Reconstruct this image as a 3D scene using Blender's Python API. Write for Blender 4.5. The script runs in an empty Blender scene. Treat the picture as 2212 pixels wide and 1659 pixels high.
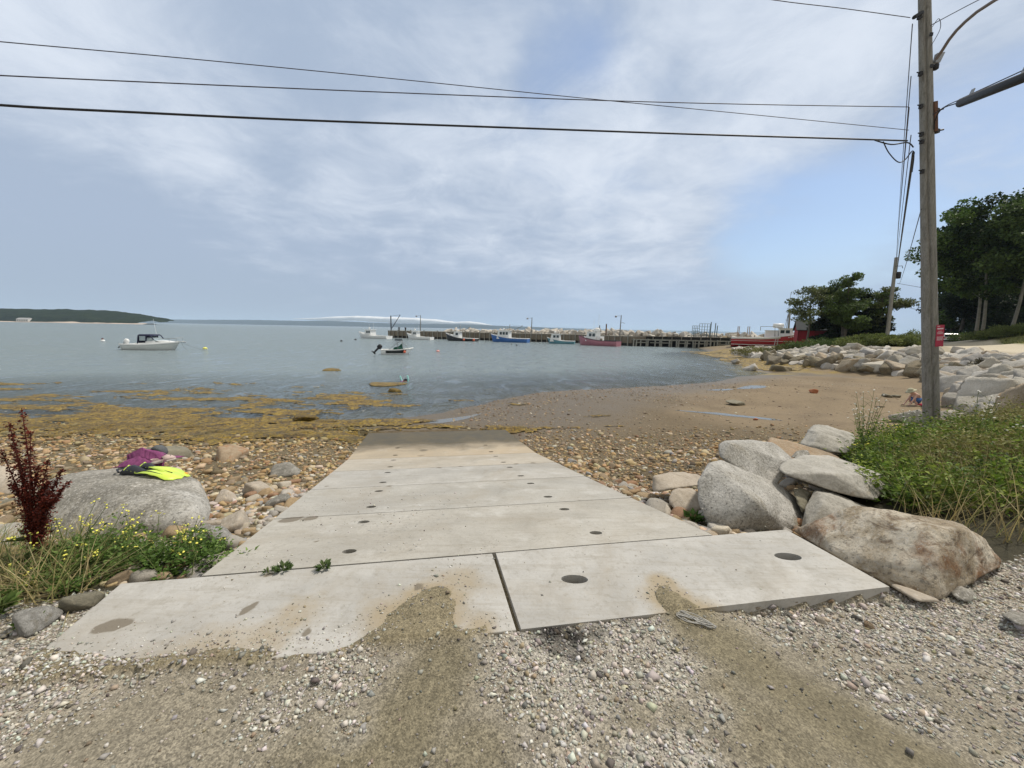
import bpy, bmesh, math, random
import numpy as np
from mathutils import Vector, Matrix, Euler
S = bpy.context.scene
COL = S.collection
R = math.radians
rnd = random.Random(7)
rng = np.random.default_rng(7)

# ------------------------------------------------------------------ camera
F, CX, CY = 831.0, 1106.0, 829.5          # focal length and centre of the 2212 px wide picture
PITCH, ROLL, CAMH = R(8.12), R(1.04), 2.9
cd = bpy.data.cameras.new("camera"); cam = bpy.data.objects.new("camera", cd); COL.objects.link(cam)
cd.sensor_fit = 'HORIZONTAL'; cd.sensor_width = 36.0; cd.lens = 36.0 * F / 2212.0
cd.clip_start = 0.05; cd.clip_end = 40000
cam.location = (0, 0, CAMH)
cam.matrix_world = Matrix.Translation((0, 0, CAMH)) @ Euler((math.pi/2 - PITCH, 0, 0)).to_matrix().to_4x4() @ Matrix.Rotation(ROLL, 4, 'Z')
S.camera = cam
S.view_settings.view_transform = 'Standard'; S.view_settings.look = 'None'
S.view_settings.gamma = 1; S.view_settings.exposure = 0.08
S.cycles.volume_bounces = 1; S.cycles.sample_clamp_indirect = 6; S.cycles.sample_clamp_direct = 6; S.cycles.max_bounces = 8; S.cycles.transparent_max_bounces = 12

# ------------------------------------------------------------------ sun and sky
SUN_EL, SUN_AZ = R(58), R(62)            # azimuth from +Y towards +X
sl = bpy.data.lights.new("sun", 'SUN'); sl.energy = 3.3; sl.angle = R(5); sl.color = (1, .93, .82)
sun = bpy.data.objects.new("sun", sl); COL.objects.link(sun)
sd = Vector((math.sin(SUN_AZ)*math.cos(SUN_EL), math.cos(SUN_AZ)*math.cos(SUN_EL), math.sin(SUN_EL)))
sun.rotation_euler = sd.to_track_quat('Z', 'Y').to_euler()
W = bpy.data.worlds.new("World"); S.world = W; W.use_nodes = True
nt = W.node_tree; N = nt.nodes; Lk = nt.links; N.clear()
def wn(t, **k):
    n = N.new(t)
    for a, v in k.items(): setattr(n, a, v)
    return n
def wmath(op, a, b=None, c=None, clamp=False):
    n = wn('ShaderNodeMath', operation=op, use_clamp=clamp)
    for i, v in enumerate((a, b, c)):
        if v is None: continue
        if isinstance(v, (int, float)): n.inputs[i].default_value = v
        else: Lk.new(v, n.inputs[i])
    return n.outputs[0]
def wmix(f, a, b):
    n = wn('ShaderNodeMix', data_type='RGBA')
    for i, v in ((0, f), (6, a), (7, b)):
        if isinstance(v, (int, float)): n.inputs[i].default_value = v
        elif isinstance(v, tuple): n.inputs[i].default_value = (*v, 1)
        else: Lk.new(v, n.inputs[i])
    return n.outputs[2]
tc = wn('ShaderNodeTexCoord'); sky = wn('ShaderNodeTexSky', sky_type='NISHITA')
sky.sun_disc = False; sky.sun_elevation = SUN_EL; sky.sun_rotation = SUN_AZ; sky.air_density = 1.0; sky.dust_density = 1.2; sky.ozone_density = 1.5
nrm = wn('ShaderNodeVectorMath', operation='NORMALIZE'); Lk.new(tc.outputs['Generated'], nrm.inputs[0])
sep = wn('ShaderNodeSeparateXYZ'); Lk.new(nrm.outputs[0], sep.inputs[0])
X, Y, Z = sep.outputs
zz = wmath('ADD', wmath('MAXIMUM', Z, 0.0), 0.16)
comb = wn('ShaderNodeCombineXYZ'); Lk.new(wmath('DIVIDE', X, zz), comb.inputs[0]); Lk.new(wmath('DIVIDE', Y, zz), comb.inputs[1])
def wnoise(scale, det, rough, dist, off=0, vec=None):
    m = wn('ShaderNodeMapping'); Lk.new(vec or comb.outputs[0], m.inputs[0]); m.inputs['Location'].default_value = (off, off*.7, off*.3)
    n = wn('ShaderNodeTexNoise'); Lk.new(m.outputs[0], n.inputs['Vector'])
    n.inputs['Scale'].default_value = scale; n.inputs['Detail'].default_value = det; n.inputs['Roughness'].default_value = rough; n.inputs['Distortion'].default_value = dist
    return n.outputs['Fac']
def wramp(v, a, b):
    n = wn('ShaderNodeMapRange', interpolation_type='SMOOTHSTEP'); Lk.new(v, n.inputs[0]); n.inputs[1].default_value = a; n.inputs[2].default_value = b
    return n.outputs[0]
def pdir(px, py):
    u, v = (px-CX)/F, (CY-py)/F; c, s = math.cos(ROLL), math.sin(ROLL)
    u, v = u*c - v*s, u*s + v*c
    return Vector((u, math.cos(PITCH)+v*math.sin(PITCH), -math.sin(PITCH)+v*math.cos(PITCH)))
def wspot(px, py, deg, soft=1.0):
    d = pdir(px, py).normalized()
    n = wn('ShaderNodeVectorMath', operation='DOT_PRODUCT'); Lk.new(nrm.outputs[0], n.inputs[0]); n.inputs[1].default_value = d
    return wramp(n.outputs['Value'], math.cos(R(deg)), math.cos(R(deg*(1-soft))))
big = wnoise(.55, 3, .5, .3, 3.1); mid = wnoise(1.15, 9, .60, .35, 9.4); fine = wnoise(3.0, 11, .68, .6, 1.7)
# clouds: cover, brightness
cov = wmath('ADD', wmath('MULTIPLY', big, .75), wmath('MULTIPLY', mid, .55))
cov = wmath('ADD', cov, wmath('MULTIPLY', fine, .20))
for px, py, dg, am in ((1215, 165, 7, -.13), (1720, 510, 11, -.16), (2200, 480, 18, -.12), (1330, 120, 5, -.06), (1900, 640, 26, -.05), (2150, 260, 10, -.04), (1480, 350, 12, -.04),
                       (1600, 150, 18, .12), (900, 350, 26, .15), (1350, 440, 15, .12), (350, 330, 26, .16), (60, 60, 24, .1), (60, 600, 34, .22), (560, 620, 24, .14), (950, 620, 18, .06), (1250, 260, 6, .1), (2000, 80, 12, .06), (1950, 400, 16, .05), (2150, 600, 18, .05)):
    cov = wmath('ADD', cov, wmath('MULTIPLY', wspot(px, py, dg), am))
cover = wramp(cov, .42, .82)
shade = wmath('ADD', wmath('MULTIPLY', mid, .60), wmath('MULTIPLY', fine, .40))
for px, py, dg, am in ((300, 330, 17, .12), (600, 400, 13, .10), (850, 440, 14, .10), (1150, 480, 12, .12), (1350, 430, 10, .1), (1280, 250, 10, .10), (1000, 240, 12, .04), (1650, 120, 16, .10), (60, 90, 10, .09), (200, 60, 12, .03), (1500, 500, 11, .06), (1750, 330, 14, .05),
                       (450, 600, 32, -.15), (60, 560, 20, -.10), (1250, 150, 10, -.07), (1750, 520, 16, -.08), (2150, 430, 18, -.05), (520, 380, 8, -.06), (480, 150, 14, -.03), (1000, 600, 20, -.11), (60, 300, 9, -.02)):
    shade = wmath('ADD', shade, wmath('MULTIPLY', wspot(px, py, dg), am))
lit = wramp(shade, .36, .74)
clouds = wmix(lit, (.365, .445, .57), (.80, .85, .92))
skyc = wn('ShaderNodeMix', data_type='RGBA', blend_type='MULTIPLY'); skyc.inputs[0].default_value = 1
Lk.new(sky.outputs[0], skyc.inputs[6]); skyc.inputs[7].default_value = (.115, .122, .128, 1)
final = wmix(cover, skyc.outputs[2], clouds)
# thin high veil everywhere, a low pale blue band of haze at the horizon
final = wmix(.28, final, (.45, .55, .72))
fill_sky = wmath('MAXIMUM', wramp(Z, .70, .90), wramp(Y, -.05, -.5))  # unseen sky above and behind the camera, added to neutralise blue ambient light
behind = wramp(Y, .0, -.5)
final = wmix(wmath('MULTIPLY', fill_sky, .9), wmix(wramp(Y, .1, -.3), final, final) if False else final, (.58, .555, .50))
low = wramp(Z, .20, .0)
right = wramp(X, -.55, .45)
hz = wmix(right, (.375, .46, .57), (.42, .54, .72))
final = wmix(wmath('MULTIPLY', low, .92), final, hz)
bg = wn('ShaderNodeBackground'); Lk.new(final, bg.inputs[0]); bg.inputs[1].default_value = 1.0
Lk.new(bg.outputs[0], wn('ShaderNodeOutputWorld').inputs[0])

# ------------------------------------------------------------------ helpers
def onz(px, py, z=0.0):
    d = pdir(px, py); t = (z-CAMH)/d.z; return Vector((d.x*t, d.y*t, z))
def atY(px, py, Yd):
    d = pdir(px, py); t = Yd/d.y; return Vector((d.x*t, Yd, CAMH+d.z*t))
def _hash(ix, iy, iz, seed):
    h = (ix*374761393 + iy*668265263 + iz*2147483647 + seed*1274126177) & 0xffffffff
    h = ((h ^ (h >> 13))*1274126177) & 0xffffffff
    return ((h ^ (h >> 16)) & 0xffff)/65535.0
def vnoise(p, seed=0):
    p = np.asarray(p, float); i = np.floor(p).astype(np.int64); f = p-i; f = f*f*(3-2*f)
    r = 0
    for dx in (0, 1):
        for dy in (0, 1):
            for dz in (0, 1):
                w = (f[:, 0] if dx else 1-f[:, 0])*(f[:, 1] if dy else 1-f[:, 1])*(f[:, 2] if dz else 1-f[:, 2])
                r = r+w*_hash(i[:, 0]+dx, i[:, 1]+dy, i[:, 2]+dz, seed)
    return r*2-1
def fbm(p, octv=4, seed=0, g=.5):
    p = np.asarray(p, float); r = 0; a = 1; s = 0
    for k in range(octv): r = r+a*vnoise(p*(2**k)+k*17.3, seed+k); s += a; a *= g
    return r/s
def n2(x, y, sc, octv=4, seed=0, g=.5):
    return fbm(np.stack([x*sc, y*sc, np.zeros_like(x)+.37], 1), octv, seed, g)
def sst(x, a, b):
    t = np.clip((x-a)/(b-a), 0, 1); return t*t*(3-2*t)
def tag(o, label=None, cat=None, group=None, kind=None):
    if label: o['label'] = label
    if cat: o['category'] = cat
    if group: o['group'] = group
    if kind: o['kind'] = kind
    return o
def thing(name, label, cat, loc=(0, 0, 0), rz=0, group=None):
    o = bpy.data.objects.new(name, None); COL.objects.link(o); o.location = loc; o.rotation_euler = (0, 0, rz); o.empty_display_size = .1
    return tag(o, label, cat, group)
def link(name, me, mat=None, parent=None, loc=None):
    o = bpy.data.objects.new(name, me); COL.objects.link(o)
    if mat and not me.materials: me.materials.append(mat)
    if parent: o.parent = parent
    if loc is not None: o.location = loc
    return o
def copy_tree(o, parent=None):
    c = o.copy(); COL.objects.link(c)
    if parent: c.parent = parent
    for ch in list(o.children): copy_tree(ch, c)
    return c
def npmesh(name, V, Fc, smooth=False, attrs=None):
    V = np.asarray(V, np.float32); Fc = np.asarray(Fc, np.int32); k = Fc.shape[1]
    me = bpy.data.meshes.new(name); me.vertices.add(len(V)); me.vertices.foreach_set('co', V.ravel())
    me.loops.add(Fc.size); me.loops.foreach_set('vertex_index', Fc.ravel())
    me.polygons.add(len(Fc)); me.polygons.foreach_set('loop_start', np.arange(0, Fc.size, k, dtype=np.int32)); me.polygons.foreach_set('loop_total', np.full(len(Fc), k, np.int32))
    if smooth: me.polygons.foreach_set('use_smooth', np.ones(len(Fc), bool))
    me.update(calc_edges=True)
    for an, av in (attrs or {}).items():
        av = np.asarray(av, np.float32)
        if av.ndim == 2:
            a = me.attributes.new(an, 'FLOAT_COLOR', 'POINT')
            a.data.foreach_set('color', np.concatenate([av[:, :3], np.ones((len(av), 1), np.float32)], 1).astype(np.float32).ravel())
        else:
            a = me.attributes.new(an, 'FLOAT', 'POINT'); a.data.foreach_set('value', av)
    return me
class MB:
    def __init__(s): s.v = []; s.f = []; s.sm = []
    def add(s, vs, fs, smooth=False):
        o = len(s.v); s.v += [tuple(v) for v in vs]; s.f += [tuple(i+o for i in f) for f in fs]; s.sm += [smooth]*len(fs); return s
    def box(s, c, sz, rz=0, ry=0, rx=0, taper=1.0):
        M = Euler((rx, ry, rz)).to_matrix(); c = Vector(c); h = [k/2 for k in sz]; vs = []
        for z in (-1, 1):
            t = taper if z > 0 else 1
            for x, y in ((-1, -1), (1, -1), (1, 1), (-1, 1)): vs.append(c+M@Vector((x*h[0]*t, y*h[1]*t, z*h[2])))
        return s.add(vs, [(3, 2, 1, 0), (4, 5, 6, 7), (0, 1, 5, 4), (1, 2, 6, 5), (2, 3, 7, 6), (3, 0, 4, 7)])
    def prism(s, poly, z0, z1, M=None):
        n = len(poly); vs = [(x, y, z0) for x, y in poly]+[(x, y, z1) for x, y in poly]
        if M is not None: vs = [M@Vector(v) for v in vs]
        return s.add(vs, [tuple(range(n))[::-1], tuple(range(n, 2*n))]+[(i, (i+1) % n, n+(i+1) % n, n+i) for i in range(n)])
    def tube(s, pts, r, n=8, cap=True, smooth=True):
        pts = [Vector(p) for p in pts]; rs = r if isinstance(r, (list, tuple)) else [r]*len(pts); vs = []; fs = []
        prev = None
        for i, p in enumerate(pts):
            d = (pts[min(i+1, len(pts)-1)]-pts[max(i-1, 0)]); d = d.normalized() if d.length > 1e-9 else Vector((0, 0, 1))
            if prev is None: a = d.orthogonal().normalized()
            else:
                a = prev-d*prev.dot(d); a = a.normalized() if a.length > 1e-6 else d.orthogonal().normalized()
            prev = a; b = d.cross(a)
            for k in range(n):
                t = 2*math.pi*k/n; vs.append(p+(a*math.cos(t)+b*math.sin(t))*rs[i])
        for i in range(len(pts)-1):
            for k in range(n): fs.append((i*n+k, i*n+(k+1) % n, (i+1)*n+(k+1) % n, (i+1)*n+k))
        s.add(vs, fs, smooth)
        if cap: s.add(vs[:n], [tuple(range(n))[::-1]]); s.add(vs[-n:], [tuple(range(n))])
        return s
    def loft(s, rings, closed=True, cap=True, smooth=False):
        n = len(rings[0]); vs = [v for r in rings for v in r]; fs = []
        for i in range(len(rings)-1):
            for k in range(n if closed else n-1): fs.append((i*n+k, i*n+(k+1) % n, (i+1)*n+(k+1) % n, (i+1)*n+k))
        if cap and closed: fs += [tuple(range(n))[::-1], tuple(range((len(rings)-1)*n, len(rings)*n))]
        return s.add(vs, fs, smooth)
    def lathe(s, prof, c=(0, 0, 0), n=14, M=None):
        c = Vector(c); rings = []
        for r, z in prof:
            ring = [Vector((r*math.cos(2*math.pi*k/n), r*math.sin(2*math.pi*k/n), z)) for k in range(n)]
            rings.append([c+((M@v) if M is not None else v) for v in ring])
        return s.loft(rings, True, True, True)
    def build(s, name, mat, parent=None, origin=None, bevel=0):
        o = Vector(origin) if origin is not None else (Vector(parent.location) if parent is not None and origin is None and getattr(s, 'world', False) else Vector((0, 0, 0)))
        me = bpy.data.meshes.new(name); me.from_pydata([tuple(Vector(v)-o) for v in s.v], [], s.f); me.polygons.foreach_set('use_smooth', s.sm); me.update()
        ob = link(name, me, mat, parent)
        if origin is not None and parent is None: ob.location = o
        if bevel:
            b = ob.modifiers.new('bevel', 'BEVEL'); b.width = bevel; b.segments = 2; b.limit_method = 'ANGLE'
        return ob
def WMB(): m = MB(); m.world = True; return m

# ------------------------------------------------------------------ materials
class Mt:
    def __init__(s, name, rough=.8, spec=.4, metal=0):
        s.m = bpy.data.materials.new(name); s.m.use_nodes = True; s.t = s.m.node_tree; s.n = s.t.nodes; s.l = s.t.links
        s.b = s.n['Principled BSDF']; s.b.inputs['Roughness'].default_value = rough; s.b.inputs['Specular IOR Level'].default_value = spec; s.b.inputs['Metallic'].default_value = metal
        s.co = s.n.new('ShaderNodeTexCoord'); s.bumps = []
    def put(s, sock, v):
        if isinstance(v, (int, float)): sock.default_value = v
        elif isinstance(v, tuple): sock.default_value = (*v, 1) if len(v) == 3 and len(sock.default_value) == 4 else v
        else: s.l.new(v, sock)
    def noise(s, sc, det=5, rough=.55, dist=0, coord='Object', stretch=None):
        n = s.n.new('ShaderNodeTexNoise'); v = s.co.outputs[coord] if isinstance(coord, str) else coord
        if stretch: mp = s.n.new('ShaderNodeMapping'); s.l.new(v, mp.inputs[0]); mp.inputs['Scale'].default_value = stretch; v = mp.outputs[0]
        s.l.new(v, n.inputs['Vector']); n.inputs['Scale'].default_value = sc; n.inputs['Detail'].default_value = det; n.inputs['Roughness'].default_value = rough; n.inputs['Distortion'].default_value = dist
        return n.outputs['Fac']
    def voro(s, sc, feature='F1', coord='Object', out='Distance', rand=1):
        n = s.n.new('ShaderNodeTexVoronoi'); n.feature = feature; s.l.new(s.co.outputs[coord], n.inputs['Vector']); n.inputs['Scale'].default_value = sc; n.inputs['Randomness'].default_value = rand
        return n.outputs[out]
    def ramp(s, v, stops):
        n = s.n.new('ShaderNodeValToRGB'); s.l.new(v, n.inputs[0]); e = n.color_ramp.elements
        while len(e) < len(stops): e.new(.5)
        for k, (p, c) in enumerate(stops): e[k].position = p; e[k].color = (*c, 1) if len(c) == 3 else c
        return n.outputs[0]
    def mr(s, v, a, b, c=0, d=1):
        n = s.n.new('ShaderNodeMapRange'); s.l.new(v, n.inputs[0])
        for i, k in enumerate((a, b, c, d)): n.inputs[i+1].default_value = k
        return n.outputs[0]
    def math(s, op, a, b=0):
        n = s.n.new('ShaderNodeMath'); n.operation = op; s.put(n.inputs[0], a); s.put(n.inputs[1], b); return n.outputs[0]
    def mix(s, f, a, b, mode='MIX'):
        n = s.n.new('ShaderNodeMix'); n.data_type = 'RGBA'; n.blend_type = mode; s.put(n.inputs[0], f); s.put(n.inputs[6], a); s.put(n.inputs[7], b); return n.outputs[2]
    def attr(s, name, out='Color'):
        n = s.n.new('ShaderNodeAttribute'); n.attribute_name = name; return n.outputs[out]
    def objrand(s):
        return s.n.new('ShaderNodeObjectInfo').outputs['Random']
    def bump(s, v, strength=.4, dist=.02):
        n = s.n.new('ShaderNodeBump'); n.inputs['Strength'].default_value = strength; n.inputs['Distance'].default_value = dist; s.l.new(v, n.inputs['Height'])
        if s.bumps: s.l.new(s.bumps[-1], n.inputs['Normal'])
        s.bumps.append(n.outputs[0]); s.l.new(n.outputs[0], s.b.inputs['Normal']); return s
    def color(s, v): s.put(s.b.inputs['Base Color'], v); return s
    def rough(s, v): s.put(s.b.inputs['Roughness'], v); return s
def simple(name, c, rough=.6, var=.15, sc=6, bump=.1, bs=None, metal=0, spec=.4, dist=.01):
    m = Mt(name, rough, spec, metal); n = m.noise(sc, 6, .6)
    lo = tuple(max(0, k*(1-var)) for k in c); hi = tuple(min(1, k*(1+var)) for k in c)
    m.color(m.ramp(n, [(.3, lo), (.7, hi)]))
    if bump: m.bump(m.noise(bs or sc*4, 6, .6), bump, dist)
    return m.m
# ------------------------------------------------------------------ terrain
O3 = np.array([-1.912, 2.266]); AU = np.array([.985, .170]); BW = np.array([-.230, .973]); DET = AU[0]*BW[1]-AU[1]*BW[0]
RW = [-9, 0, .21, .95, 1.49, 2.19, 2.7, 3.47, 3.93, 4.7, 5.2, 7.75, 30]; RZ = [1.3, 1.3, 1.268, 1.122, 1.01, .888, .79, .652, .568, .425, .345, .125, -1.9]
def uw(x, y):
    dx, dy = x-O3[0], y-O3[1]; return (BW[1]*dx-BW[0]*dy)/DET, (AU[0]*dy-AU[1]*dx)/DET
def pw(u, w, dz=0.0):
    x, y = O3+AU*u+BW*w; return Vector((x, y, float(np.interp(w, RW, RZ))+dz))
cp = [(0, 0, 1.285), (-3, 0, 1.29), (3, 0, 1.28), (0, -4, 1.3), (-6, -5, 1.3), (6, -3, 1.35), (0, 1.8, 1.28), (-1.6, 1.6, 1.285), (-2.7, 1.8, 1.27), (1.3, 1.7, 1.27), (2.6, 2.0, 1.235), (1.7, 1.85, 1.245), (4, 2, 1.26), (6, 2.6, 1.35), (8, 3.5, 1.45),
      (7, 5.0, 1.3), (9.69, 8.7, .82), (8, 7, 1.0), (10, 6, 1.25), (13, 6, 1.55), (13.5, 9, 1.0), (4.4, 4, 1.15), (5, 5.4, .95), (5.6, 7, .66), (8, 9.3, .62), (11, 11, .5), (3.2, 3.6, 1.08), (2.7, 4.6, .78), (3.2, 6.2, .6),
      (-3.4, 2.5, 1.12), (-3.2, 3.2, .95), (-4.5, 3.2, .9), (-6.5, 2.6, 1.15), (-10, 2, 1.25), (-4.2, 4.8, .62), (-8, 5, .62), (-12, 4, .9), (-4.6, 7.6, .3), (-8, 7.8, .27), (-14, 7.6, .3), (-20, 7, .4), (-20, 11, -.05),
      (-13.8, 10.1, .03), (-11.5, 10.2, .03), (-9.2, 10.5, .03), (-6.4, 11.0, .03), (-3.8, 11.8, .02), (-2.8, 12.8, .01), (-.8, 15.0, 0), (2.1, 18.2, 0), (7.3, 20.3, 0), (12.9, 23.5, 0), (18.3, 27.8, 0), (19.2, 32.3, 0), (22.5, 42, -.05), (24.5, 52, -.05),
      (-14, 14, -.25), (-5, 14.5, -.22), (-10, 20, -.55), (2, 24, -.5), (-20, 20, -.6), (10, 29, -.6), (16, 38, -.7), (0, 40, -2), (-30, 32, -2), (20, 58, -1.3), (0, 72, -3), (-40, 60, -4), (10, 62, -2.2), (26, 64, -1.0),
      (2.5, 11.5, .12), (0, 12, .08), (5, 15, .14), (9, 13, .3), (10, 18, .17), (14, 21, .2), (12.5, 15, .36), (16, 18, .34), (18, 24, .22), (21, 23, .30), (6.5, 10.5, .42), (8.6, 7.9, .80), (7.2, 7.3, .75),
      (13.9, 10.2, .62), (15.0, 12.4, .5), (17.6, 15.3, .45), (21.5, 19.3, .42), (24.6, 23.6, .40), (23.6, 27.5, .35), (22.5, 33, .25), (26.3, 42, .2), (29.5, 51, .12), (31, 56, .3),
      (17.4, 10, 1.75), (18.8, 12.6, 1.85), (21.2, 14.8, 1.95), (24.8, 18.4, 1.95), (29.2, 23.5, 1.95), (28.4, 28.5, 1.8), (27.2, 34, 1.5), (30.6, 42, 1.1), (34, 50, .85), (36, 58, .85), (40, 66, .9), (48, 70, 1.2), (44, 60, 1.1),
      (24.5, 15, 2.0), (29, 21, 2.0), (33, 28, 2.0), (40, 36, 2.0), (41, 43, 1.95), (34, 20, 2.05), (41, 31, 2.08), (49, 40, 2.05), (52, 48, 1.98), (61, 54, 2.0), (66, 60, 2.0), (46, 33, 2.75), (52, 40, 3.0), (60, 46, 3.4), (58, 36, 4.1), (70, 50, 4.0), (52, 24, 4.3), (70, 34, 4.8), (80, 60, 3.4), (78, 70, 2.6), (60, 66, 1.5), (50, 58, 1.6), (42, 12, 3.2), (25, 5, 2.2), (30, -5, 2.6), (15, 0, 1.6)]
cp = np.array(cp); CPs = cp.copy()
def _U(r2): return np.where(r2 > 1e-9, .5*r2*np.log(np.maximum(r2, 1e-9)), 0)
_n = len(cp); _d2 = ((cp[:, None, :2]-cp[None, :, :2])**2).sum(2); _K = _U(_d2)+np.eye(_n)*.05; _P = np.concatenate([np.ones((_n, 1)), cp[:, :2]], 1)
_A = np.block([[_K, _P], [_P.T, np.zeros((3, 3))]]); _w = np.linalg.solve(_A, np.concatenate([cp[:, 2], np.zeros(3)]))
def tps(x, y):
    r = _w[_n]+_w[_n+1]*x+_w[_n+2]*y
    for i in range(_n): r = r+_w[i]*_U((x-cp[i, 0])**2+(y-cp[i, 1])**2)
    return r
# mud and dirt driven on to the gravel: (px, py, radius m, strength)
MUD = [(980, 1262, .16, .5), (930, 1300, .2, .9), (900, 1350, .24, 1), (960, 1430, .22, 1), (930, 1500, .24, 1), (860, 1580, .26, 1), (780, 1650, .3, 1), (640, 1640, .2, .8), (640, 1330, .12, .5), (560, 1395, .14, .5), (430, 1450, .25, .45), (300, 1500, .25, .35), (1040, 1360, .1, .6), (500, 1560, .25, .5),
       (1430, 1262, .09, .9), (1455, 1300, .14, 1), (1500, 1345, .2, 1), (1570, 1390, .22, 1), (1640, 1440, .24, 1), (1730, 1500, .26, 1), (1830, 1560, .28, 1), (1960, 1640, .3, 1), (1700, 1600, .3, .9), (1560, 1500, .16, .9), (1360, 1540, .13, 1), (1330, 1610, .12, .8), (1500, 1600, .16, .7), (2100, 1600, .2, .5), (1160, 1560, .08, .5), (1880, 1440, .2, .35),
       (1020, 1640, .22, .9), (1100, 1640, .1, .6), (2050, 1530, .28, .55), (1480, 1420, .1, .5), (250, 1620, .3, .45), (2150, 1480, .25, .35), (1180, 1600, .08, .5)]
MUDW = [(onz(a, b, 1.29).x, onz(a, b, 1.29).y, r, s) for a, b, r, s in MUD]
LIGHT = [(1230, 1440, .3, 1), (1300, 1420, .25, 1), (1440, 1440, .13, 1), (1540, 1530, .08, .6), (1380, 1650, .1, 1), (1490, 1640, .1, 1), (1160, 1500, .12, .8), (730, 1480, .16, .7), (1860, 1470, .1, .8), (1960, 1530, .12, .8), (760, 1580, .08, .8), (600, 1540, .14, .6)]
LIGHTW = [(onz(a, b, 1.29).x, onz(a, b, 1.29).y, r, s) for a, b, r, s in LIGHT]
OIL = [(onz(a, b, 1.29).x, onz(a, b, 1.29).y, r, s) for a, b, r, s in ((1190, 1364, .085, 1), (1240, 1378, .075, 1), (1210, 1400, .06, .6), (1245, 1420, .05, .8), (1350, 1345, .04, .5), (1160, 1368, .045, .7), (1285, 1368, .05, .7))]
def blobs(x, y, L, seed=5, sc=5, wob=.35):
    r = np.zeros_like(x); q = 1+wob*n2(x, y, sc, 4, seed)
    for bx, by, br, s in L:
        d = np.sqrt((x-bx)**2+(y-by)**2)/br*q; r = np.maximum(r, s*(1-sst(d, .35, 1.6)))
    return r
STAIN = [(onz(a, b, 1.3).x, onz(a, b, 1.3).y, r, 1) for a, b, r in ((222, 1356, .05), (250, 1350, .05), (272, 1346, .035), (526, 1322, .022), (537, 1314, .024), (548, 1307, .022), (580, 1241, .028), (592, 1242, .02), (662, 1366, .03), (905, 1268, .03), (1140, 1238, .012), (1600, 1215, .012), (1370, 1200, .010))]+[(pw(u_, w_).x, pw(u_, w_).y, r, s) for u_, w_, r, s in ((.12, 1.16, .09, 1), (.28, 1.17, .07, 1), (.5, .5, .03, .8), (.1, 2.6, .04, .7), (1.6, 3.62, .06, .7), (1.95, 3.66, .05, .7), (2.9, 3.68, .05, .8), (3.2, 3.7, .05, .8), (1.3, 5.0, .10, .5), (1.35, 5.5, .12, .6), (2.4, 2.3, .04, .5), (.9, 2.42, .05, .6), (3.0, 1.25, .04, .5))]
def mudmask(x, y): return np.clip(blobs(x, y, MUDW)-.9*blobs(x, y, LIGHTW, 9), 0, 1)
YLX = [-30, -3.6, -2.75, -2.3, 2.4, 3.2, 4.4, 8, 13, 20]; YLY = [1.9, 1.95, 2.05, 2.3, 2.75, 2.55, 2.75, 4.0, 6, 9]
def zones(x, y):
    u, w = uw(x, y); nz = n2(x, y, .6, 4, 21); nf = n2(x, y, 3, 4, 22)
    yl = np.interp(x, YLX, YLY); lot = 1-sst(y+.12*nf, yl, yl+.12)
    left = 1-sst(u, -.3, .5)
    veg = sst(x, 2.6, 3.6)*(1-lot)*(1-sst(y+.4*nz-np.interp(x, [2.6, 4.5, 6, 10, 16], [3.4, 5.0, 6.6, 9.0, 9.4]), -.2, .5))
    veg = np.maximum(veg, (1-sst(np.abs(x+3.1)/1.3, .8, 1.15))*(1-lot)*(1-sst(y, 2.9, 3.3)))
    cobl = left*(1-lot)*(1-sst(y+.5*nz, 10.2, 11.2))
    cobr = (1-left)*(1-lot)*(1-veg)*(1-sst(w+.9*nz+.35*np.maximum(x-2, 0), 5.6, 8.2))*(1-sst(x, 6, 9))
    return u, w, lot, left, veg, cobl, cobr, nz, nf
BANKX = [15.4, 16.9, 19.3, 23, 27.2, 26.0, 24.9, 28.6, 32.2, 40]; BANKY = [9, 12.5, 15.2, 19, 23.8, 27.5, 34, 42, 51, 70]
RDY = [4, 14, 20, 28, 36, 48, 56, 70]; RDI = [22, 24.5, 28, 33, 40.5, 52, 60, 70]; RDO = [30, 31, 34, 39.5, 46, 58, 68, 80]
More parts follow.
